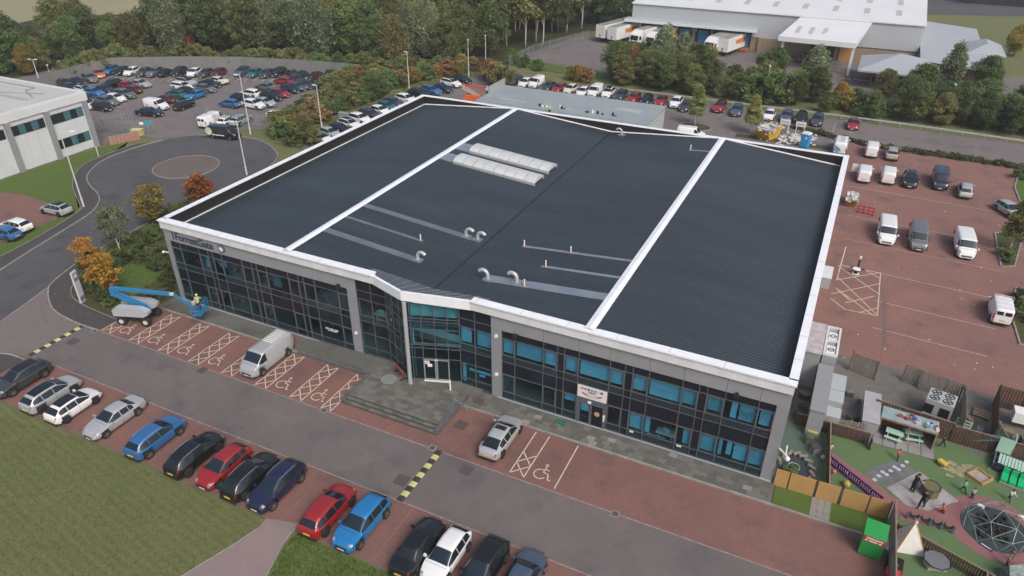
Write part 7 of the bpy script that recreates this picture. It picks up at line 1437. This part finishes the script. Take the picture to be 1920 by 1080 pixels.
# clothes bank
cb = thing('clothes_bank', 'bright green clothes recycling bank with red label strip', 'recycling bank', (62.75, -3.0, 0), R(-4)); CBG = mat('bank_green', (.02, .27, .06), .4, coat=.3); m_ = MB(); m_._add([(-.65, -.6, .1), (.65, -.6, .1), (.65, .6, .1), (-.65, .6, .1), (-.65, -.6, 1.75), (.65, -.6, 1.75), (.65, .6, 2.05), (-.65, .6, 2.05)], [(0, 1, 5, 4), (1, 2, 6, 5), (2, 3, 7, 6), (3, 0, 4, 7), (4, 5, 6, 7)]); m_.obj('bank_body', CBG, cb); MB().bb(-.62, .62, -.625, -.602, 1.3, 1.72).obj('label_strip', mat('label_red', (.4, .03, .04), .5), cb); MB().bb(-.45, .5, -.632, -.626, 1.56, 1.66).bb(-.5, -.36, -.632, -.626, 1.36, 1.46).bb(-.28, .2, -.632, -.626, 1.36, 1.46).bb(.28, .45, -.632, -.626, 1.36, 1.46).obj('label_print', WPL, cb)
for x in (-.55, .55): MB().bb(x-.1, x+.1, -.5, .5, 0, .1).obj('foot', DARKM, cb)
MB().bb(.66, .68, -.5, .5, .3, 1.6).obj('side_poster', mat('poster_blue', (.05, .16, .3), .5), cb)
rc_ = random.Random(21); ccol = [mat('clutter_%d' % i, c, .8, var=.2, vscale=2) for i, c in enumerate(((.05, .05, .05), (.12, .09, .06), (.16, .17, .17), (.06, .09, .07), (.2, .15, .1)))]
for i, (x, y) in enumerate(((60.6, 8.6), (60.9, 9.6), (61.2, 11.8), (60.5, 12.9), (63.4, 11.6), (64.6, 11.9), (65.4, 11.5), (69.2, 11.4), (69.6, 12.2), (69.0, 13.4), (67.9, 11.0), (57.1, 8.0), (57.3, 9.4), (57.2, 11.0), (71.6, 13.0), (72.4, 12.2), (58.2, 5.6), (58.7, 4.7))):
    t = thing('storage_box', 'dark odd-sized box of clutter standing about the nursery yard', 'box', (x, y, .01), rc_.uniform(0, 3), 'boxes of clutter about the nursery yard'); a, b, h = rc_.uniform(.35, .8), rc_.uniform(.3, .6), rc_.uniform(.3, .8)
    MB().bb(-a/2, a/2, -b/2, b/2, 0, h).obj('box_body', ccol[i % 5], t); MB().box((0, 0, h+.02), (a*1.05, b*1.05, .05)).obj('lid', ccol[(i*2+1) % 5], t)
# ------------------------------------------------------------------ site things
def skip(x, y, rz, lab, body, s=1.0):
    t = thing('skip', lab, 'skip', (x, y, 0), R(rz)); t.scale = (s,)*3; m_ = MB(); lo = [(-1.1, -.8), (1.1, -.8), (1.1, .8), (-1.1, .8)]; hi = [(-1.9, -.9), (1.9, -.9), (1.9, .9), (-1.9, .9)]
    m_._add([(*p, .05) for p in lo]+[(*p, 1.3) for p in hi], [(0, 1, 5, 4), (1, 2, 6, 5), (2, 3, 7, 6), (3, 0, 4, 7), (3, 2, 1, 0)]); m_.obj('skip_body', body, t)
    r_ = random.Random(int(x)); db = MB()
    for i in range(60): db.box((r_.uniform(-1.7, 1.7), r_.uniform(-.75, .75), r_.uniform(1.05, 1.65)), (r_.uniform(.3, 1.3), r_.uniform(.1, .5), r_.uniform(.02, .12)), r_.uniform(0, 3), 0, ('Y', r_.uniform(-.4, .4)))
    struct(db.obj('rubble', mat('rubble_pale', (.5, .49, .47), .8, var=.4, vscale=1.5), t), 'stuff'); MB().bb(-1.95, 1.95, -.95, -.88, 1.22, 1.32).bb(-1.95, 1.95, .88, .95, 1.22, 1.32).obj('rim', body, t)
YSK = mat('skip_yellow', (.5, .3, .03), .55, var=.25, vscale=2); p = G(1437, 262); skip(p.x, p.y+1.0, 70, 'yellow skip heaped with pale rubble behind the roof', YSK, 1.25); p = G(1592, 383); skip(p.x+.1, p.y+.2, 90, 'orange skip of waste timber against the side wall', mat('skip_orange', (.42, .19, .03), .6, var=.25, vscale=2), .75)
t = thing('portable_toilet', 'blue portable toilet with white roof behind the building', 'portable toilet', (G(1508, 276)).to_tuple(), R(-20)); MB().bb(-.55, .55, -.55, .55, .1, 2.1).obj('cabin', mat('toilet_blue', (.02, .25, .55), .5), t); MB().bb(-.6, .6, -.6, .6, 2.1, 2.22).box((0, 0, 2.28), (.9, .9, .12)).obj('roof', WPL, t); MB().bb(-.4, .4, -.57, -.552, .2, 2.0).obj('door', mat('toilet_door', (.03, .3, .6), .5), t); MB().bb(.1, .4, -.585, -.575, 1.4, 1.8).obj('notice', WPL, t)
for px, py, lab in ((1468, 253, 'white site notice board on two posts by the skip'), (1497, 258, 'white site notice board on two posts by the toilet')):
    t = thing('notice_board', lab, 'sign', (G(px, py)).to_tuple(), R(-5)); MB().bb(-.75, .75, -.03, .03, 1.75, 2.5).obj('board', WPL, t)
    for x in (-.6, .6): MB().bb(x-.05, x+.05, .03, .1, 0, 2.5).obj('post', WPL, t)
    MB().bb(-.6, .6, -.035, -.031, 1.9, 2.3).obj('board_print', mat('print_pale', (.45, .45, .47), .7), t)
rbm = random.Random(2); rb_ = MB()
for i in range(130):
    c = G(1490+rbm.gauss(0, 22), 262+rbm.gauss(0, 6)); rb_.box((c.x, c.y, .05), (rbm.uniform(.1, .7), rbm.uniform(.05, .4), rbm.uniform(.03, .12)), rbm.uniform(0, 3))
struct(rb_.obj('rubble_heap', mat('rubble_white', (.6, .6, .58), .8, var=.2, vscale=2)), 'stuff')
lt = MB()
for i in range(85):
    a = rbm.random(); c = G(rbm.uniform(1580, 1915), rbm.uniform(300, 700)) if a < .55 else G(rbm.uniform(1220, 1900), rbm.uniform(225, 310))
    if c.x < 57.2 and c.y < 47: continue
    lt.box((c.x, c.y, .02), (rbm.uniform(.05, .2), rbm.uniform(.04, .12), .02), rbm.uniform(0, 3))
struct(lt.obj('litter', mat('litter_white', (.55, .53, .5), .9)), 'stuff')
t = thing('red_barrier', 'red folding barrier frame lying in the side car park', 'barrier', (G(1622, 401)).to_tuple(), R(-8)); m_ = MB()
for z in (.1, .5, .9): m_.bb(-.9, .9, -.03, .03, z-.06, z+.06)
for x in (-.88, -.3, .3, .88): m_.bb(x-.05, x+.05, -.03, .03, 0, 1.0)
m_.obj('frame', mat('barrier_red', (.45, .03, .03), .5), t); MB().bb(-.9, -.8, -.3, .3, 0, .06).bb(.8, .9, -.3, .3, 0, .06).obj('foot', TRIM, t)
t = thing('red_barrier', 'red barrier folded beside the entrance post', 'barrier', (26.6, -1.1, PZ+.02), R(-32)); MB().box((0, 0, .55), (1.5, .06, .9), 0, 0, ('X', R(18))).obj('board', mat('barrier_red2', (.5, .04, .05), .5), t); MB().box((-.1, -.03, .75), (.25, .06, .12), 0, 0, ('X', R(18))).box((.4, -.03, .75), (.3, .06, .12), 0, 0, ('X', R(18))).obj('white_flash', WPL, t); MB().bb(-.7, -.6, -.3, .3, 0, .06).bb(.6, .7, -.3, .3, 0, .06).obj('foot', TRIM, t)
t = thing('barrier_base_disc', 'grey round base plate on the platform by the post', 'base', (26.1, -2.0, PZ+.005)); MB().cyl((0, 0, .03), .6, .04, 18).obj('disc', mat('disc_grey', (.2, .21, .22), .6), t); MB().torus((0, 0, .05), .62, .025, 22, 5).obj('hoop', mat('disc_edge', (.26, .27, .27), .6), t)
t = thing('cable_drum', 'white cable drum standing in the hatched box', 'cable drum', (G(1604, 513)).to_tuple()); MB().cyl((0, 0, .03), .36, .06, 18).cyl((0, 0, .57), .4, .06, 18).obj('flange', WPL, t); MB().cyl((0, 0, .3), .2, .5, 14).obj('core', DARKM, t)
t = thing('lamp_stump', 'dark post with pale cap and cross base in the hatched box', 'post', (G(1608, 504)).to_tuple()); MB().cyl((0, 0, .6), .09, 1.2, 8).obj('post', DARKM, t); MB().cyl((0, 0, 1.35), .12, .3, 8).obj('cap', WPL, t); MB().bb(-.7, .7, -.06, .06, 0, .1).bb(-.06, .06, -.5, .5, 0, .1).obj('base', DARKM, t)
struct(MB().prism([tuple(q) for q in P2([(1654, 545), (1662, 560), (1661, 640), (1668, 650), (1655, 648), (1654, 610)])], .005, .012).obj('tarmac_patch', mat('patch_dark', (.11, .085, .085), .9, var=.5, vscale=1.5, col2=(.2, .12, .115)))) 
t = thing('grey_cabinet', 'grey utility cabinet on the grass strip', 'cabinet', (G(646, 232)).to_tuple()); MB().bb(-.75, .75, -.4, .4, .1, 1.8).obj('cabinet_body', mat('cabinet_green_grey', (.25, .28, .29), .5), t); MB().bb(-.8, .8, -.45, .45, 1.8, 1.88).bb(-.75, .75, -.4, .4, 0, .1).obj('cap', CLADL, t)
t = thing('grit_bin', 'yellow grit bin at the fenced car park gate', 'bin', (G(259, 253)).to_tuple(), R(20)); MB().bb(-.8, .8, -.45, .45, 0, .8).obj('bin_body', mat('grit_yellow', (.52, .46, .2), .6), t); MB().box((0, 0, .88), (1.7, 1.0, .14)).obj('lid', mat('grit_lid', (.56, .5, .24), .6), t)
t = thing('gate_sign', 'teal and white sign on the palisade by the gate', 'sign', (-43.6, 34.9, 0), R(30)); MB().bb(-.8, .3, -.06, -.02, 1.4, 2.0).obj('teal_board', mat('sign_teal', (.03, .3, .36), .5), t); MB().bb(-1.5, -.9, -.06, -.02, 1.5, 1.9).obj('white_board', WPL, t); MB().bb(-.05, .05, 0, .06, 0, 2.4).obj('post', TIM, t)
t = thing('brick_wall', 'low orange-pink brick wall beside the pale office', 'wall', (-44.8, 28.2, 0), R(66)); bm_ = mat('orange_brick', (.34, .19, .15), .85, var=.2, vscale=2)
for c in range(8):
    for i in range(8): MB().bb(.05+i*.55, .58+i*.55-.01, -.1, .1, c*.15, c*.15+.14).obj('brick', bm_, t)
MB().bb(0, 4.45, -.13, .13, 1.2, 1.26).obj('wall_coping', KERB, t)
t = thing('hand_rail', 'grey tubular frame rail on the platform corner', 'railing', (32.4, -2.3, PZ), R(-15)); m_ = MB()
for x in (0, .7, 1.4): m_.tube([(x, 0, 0), (x, 0, .5)], .03, 5)
m_.tube([(0, 0, .5), (1.4, 0, .5)], .03, 5); m_.tube([(0, 0, .25), (1.4, 0, .25)], .02, 5); m_.obj('rail', PAL, t)
t = thing('door_mat', 'green mat on the footway outside the nursery', 'mat', (40.7, -.4, .12), R(-8)); MB().bb(-.4, .4, -.25, .25, 0, .03).obj('mat_pile', mat('mat_green', (.01, .14, .06), .9), t); MB().bb(-.42, .42, -.27, .27, -.003, .012).obj('mat_edge', TRIM, t)
t = thing('wall_radiator_units', 'grey service boxes along the side wall pavement', 'cabinet', (57.0, 31.5, 0)); MB().bb(-.4, .4, -1.3, 1.3, 0, 1.2).obj('box_body', mat('service_grey', (.34, .36, .38), .6), t); MB().bb(-.45, .45, -1.35, 1.35, 1.2, 1.27).obj('lid', PCLW, t)
t = thing('site_pole_rail', 'long pale pole rail standing beside the side wall', 'railing', (58.0, 32.6, 0), R(88)); MB().tube([(0, 0, 1.0), (6.2, 0, 1.0)], .05, 6).obj('rail', LPM, t)
for x in (.2, 3, 6): MB().cyl((x, 0, .5), .05, 1.0, 6).obj('post', LPM, t)
# ------------------------------------------------------------------ people
SKIN = mat('skin', (.42, .25, .18), .6); HAIR = mat('hair_dark', (.03, .02, .015), .7); HAIRL = mat('hair_fair', (.3, .2, .09), .7); SHOE = mat('shoe_dark', (.025, .025, .028), .6)
def person(loc, rz, h, top, legs, lab, pose='stand', hair=HAIR, sleeves=True, group=None, cat='person'):
    """continuous skinned body: joints in units of height, posed, then evaluated"""
    hip = .5; J = {}; lean = 0; 
    P_ = dict(stand=dict(l=(.05, -.02), r=(-.05, .02), la=(.13, .02), ra=(-.13, .02), dz=0), walk=dict(l=(.05, .13), r=(-.05, -.13), la=(.15, -.1), ra=(-.15, .12), dz=-.01), run=dict(l=(.05, .2), r=(-.05, -.2), la=(.17, -.14), ra=(-.17, .16), dz=-.02), reach=dict(l=(.05, .03), r=(-.05, -.03), la=(.12, .22), ra=(-.12, .2), dz=0), crouch=dict(l=(.07, .05), r=(-.07, -.05), la=(.13, .26), ra=(-.13, .22), dz=-.22))[pose]
    dz = P_['dz']; fwd = .1 if pose == 'crouch' else (.05 if pose in ('run', 'reach') else 0)
    V = [(0, 0, .5+dz), (0, fwd*.5, .62+dz), (0, fwd, .76+dz), (0, fwd*1.15, .82+dz), (0, fwd*1.3, .865+dz), (0, fwd*1.4+.012, .92+dz), (0, fwd*1.4, .97+dz)]
    E_ = [(0, 1), (1, 2), (2, 3), (3, 4), (4, 5), (5, 6)]; Rr = [.085, .075, .092, .045, .045, .062, .05]; zone = ['t', 't', 't', 's', 's', 's', 's']
    for s_, fy, arm in ((1, P_['l'], P_['la']), (-1, P_['r'], P_['ra'])):
        b = len(V); kx = fy[0]; kn = (kx, fy[1]*.5+(.16 if pose == 'crouch' else .03), .27+dz*.25)
        V += [(s_*.05, 0, .47+dz), kn, (kx, fy[1]-.02, .06), (kx, fy[1]+.07, .025)]; E_ += [(0, b), (b, b+1), (b+1, b+2), (b+2, b+3)]; Rr += [.07, .05, .035, .03]; zone += ['l', 'l', 'l', 'f']
        b = len(V); sx = s_*.115; hx_, hy_ = arm[0], arm[1]
        V += [(sx, fwd, .79+dz), (sx*1.25, fwd+hy_*.35-.02, .645+dz), (hx_*1.1, fwd+hy_, .52+dz+abs(hy_)*.5), (hx_*1.08, fwd+hy_*1.15+.01, .475+dz+abs(hy_)*.55)]; E_ += [(2, b), (b, b+1), (b+1, b+2), (b+2, b+3)]; Rr += [.042, .034, .025, .024]; zone += ['t', 't', 's' if not sleeves else 't', 's']
    me = bpy.data.meshes.new('sk'); me.from_pydata([tuple(c*h for c in v) for v in V], E_, []); o = bpy.data.objects.new('sk', me); COL.objects.link(o); md = o.modifiers.new('s', 'SKIN')
    for i, sv in enumerate(me.skin_vertices[0].data): sv.radius = (Rr[i]*h, Rr[i]*h*(.8 if zone[i] in 't' else 1)); sv.use_root = (i == 0)
    ss = o.modifiers.new('u', 'SUBSURF'); ss.levels = 1; ss.render_levels = 1
    bpy.context.view_layer.update(); em_ = bpy.data.meshes.new_from_object(o.evaluated_get(bpy.context.evaluated_depsgraph_get())); bpy.data.objects.remove(o); em_.name = 'body'; em_.materials.clear()
    for mt in (top, legs, SKIN, SHOE): em_.materials.append(mt)
    for pg in em_.polygons:
        c = pg.center/h; best = 1e9
        for (a, b) in E_:
            A_, B_ = Vector(V[a]), Vector(V[b]); d = B_-A_; q = max(0, min(1, (c-A_).dot(d)/d.length_squared)); dd = (A_+d*q-c).length-.5*(Rr[a]+Rr[b])*.5
            if dd < best: best = dd; z_ = zone[b] if q > .35 else zone[a]
        pg.material_index = {'t': 0, 'l': 1, 's': 2, 'f': 3}[z_]; pg.use_smooth = True
    t = thing('person', lab, cat, loc, R(rz), group); link('body', em_, t); hd = Vector(V[5])*h
    MB().sphere((hd.x, hd.y-.012*h, hd.z+.022*h), .07*h, 10, 6, sc=(.98, 1.02, .9), zmin=-.15).obj('hair', hair, t, smooth=False); MB().box((hd.x, hd.y+.064*h, hd.z-.004*h), (.016*h, .02*h, .022*h)).obj('nose', SKIN, t)
    return t
def cloth(n, c): return mat('cloth_'+n, c, .85)
def at(px, py, z=.02): p = G(px, py, z); return (p.x, p.y, z)
BK = cloth('black', (.012, .012, .014)); person(at(1726, 952), 150, 1.68, BK, BK, 'staff member in black walking by the octagonal trough', 'walk', HAIR, True); person(at(1709, 922), -60, 1.7, BK, BK, 'staff member in black standing behind the trough', 'reach', HAIR, False)
NVY = cloth('navy', (.03, .035, .06)); ch = [(1768, 962, 100, cloth('orange', (.55, .1, .03)), NVY, 'child in orange top crouching on the red path', 'crouch'), (1806, 922, 60, cloth('mint', (.12, .4, .3)), NVY, 'child in mint top running across the turf', 'run'), (1891, 938, 200, cloth('white', (.6, .62, .65)), NVY, 'child in white top running near the green seats', 'run'), (1766, 838, 120, cloth('black2', (.03, .035, .035)), BK, 'child in dark clothes running near the patio', 'run'), (1682, 862, 200, cloth('coral', (.5, .1, .08)), NVY, 'child in coral top at the grey play mat', 'walk'), (1554, 851, 30, cloth('cream', (.5, .45, .4)), cloth('blue', (.03, .08, .35)), 'child in cream top and blue trousers by the dividing fence', 'stand'), (1821, 935, 20, cloth('floral', (.35, .3, .28)), NVY, 'child in patterned coat beside the climbing dome', 'stand'), (1893, 1050, -40, cloth('rose', (.3, .14, .13)), NVY, 'child in rose coat below the climbing dome', 'stand'), (1886, 1062, 70, cloth('stone', (.28, .25, .25)), NVY, 'child in stone coat by the bottom fence', 'stand')]
for px, py, rz, c, l, lab, po in ch: person(at(px, py), rz, rng.uniform(1.0, 1.12), c, l, lab, po, rng.choice((HAIR, HAIRL)))
HV = cloth('hi_vis', (.42, .4, .16)); t = person((-.35+.93*6.6*math.cos(R(20)), -4.15+.93*6.6*math.sin(R(20)), 1.45), 40, 1.75, HV, NVY, 'worker in yellow hi-vis standing in the lift basket', 'reach', mat('helmet_white', (.7, .7, .68), .4))
person((13.6, 60.7, 3.6), 0, 1.75, cloth('hi_vis2', (.55, .65, .2)), NVY, 'worker in lime hi-vis at the edge of the grey flat roof', 'stand', MATS['helmet_white']); person((-.9, 67.8, 2.9), 0, 1.75, WPL, NVY, 'worker in white helmet beside the grey roof screen', 'stand', MATS['helmet_white'])
# ------------------------------------------------------------------ light haze in the air
HZ = MB().bb(-760, 760, -560, 960, -1.2, 46).obj('haze', [], None); struct(HZ, 'stuff')
hm = bpy.data.materials.new('haze'); hm.use_nodes = True; t_ = hm.node_tree; t_.nodes.remove(t_.nodes['Principled BSDF']); pv = t_.nodes.new('ShaderNodeVolumePrincipled'); pv.inputs['Color'].default_value = (.9, .93, .95, 1); pv.inputs['Density'].default_value = .0003; pv.inputs['Anisotropy'].default_value = 0
t_.links.new(pv.outputs[0], t_.nodes['Material Output'].inputs['Volume']); HZ.data.materials.append(hm)
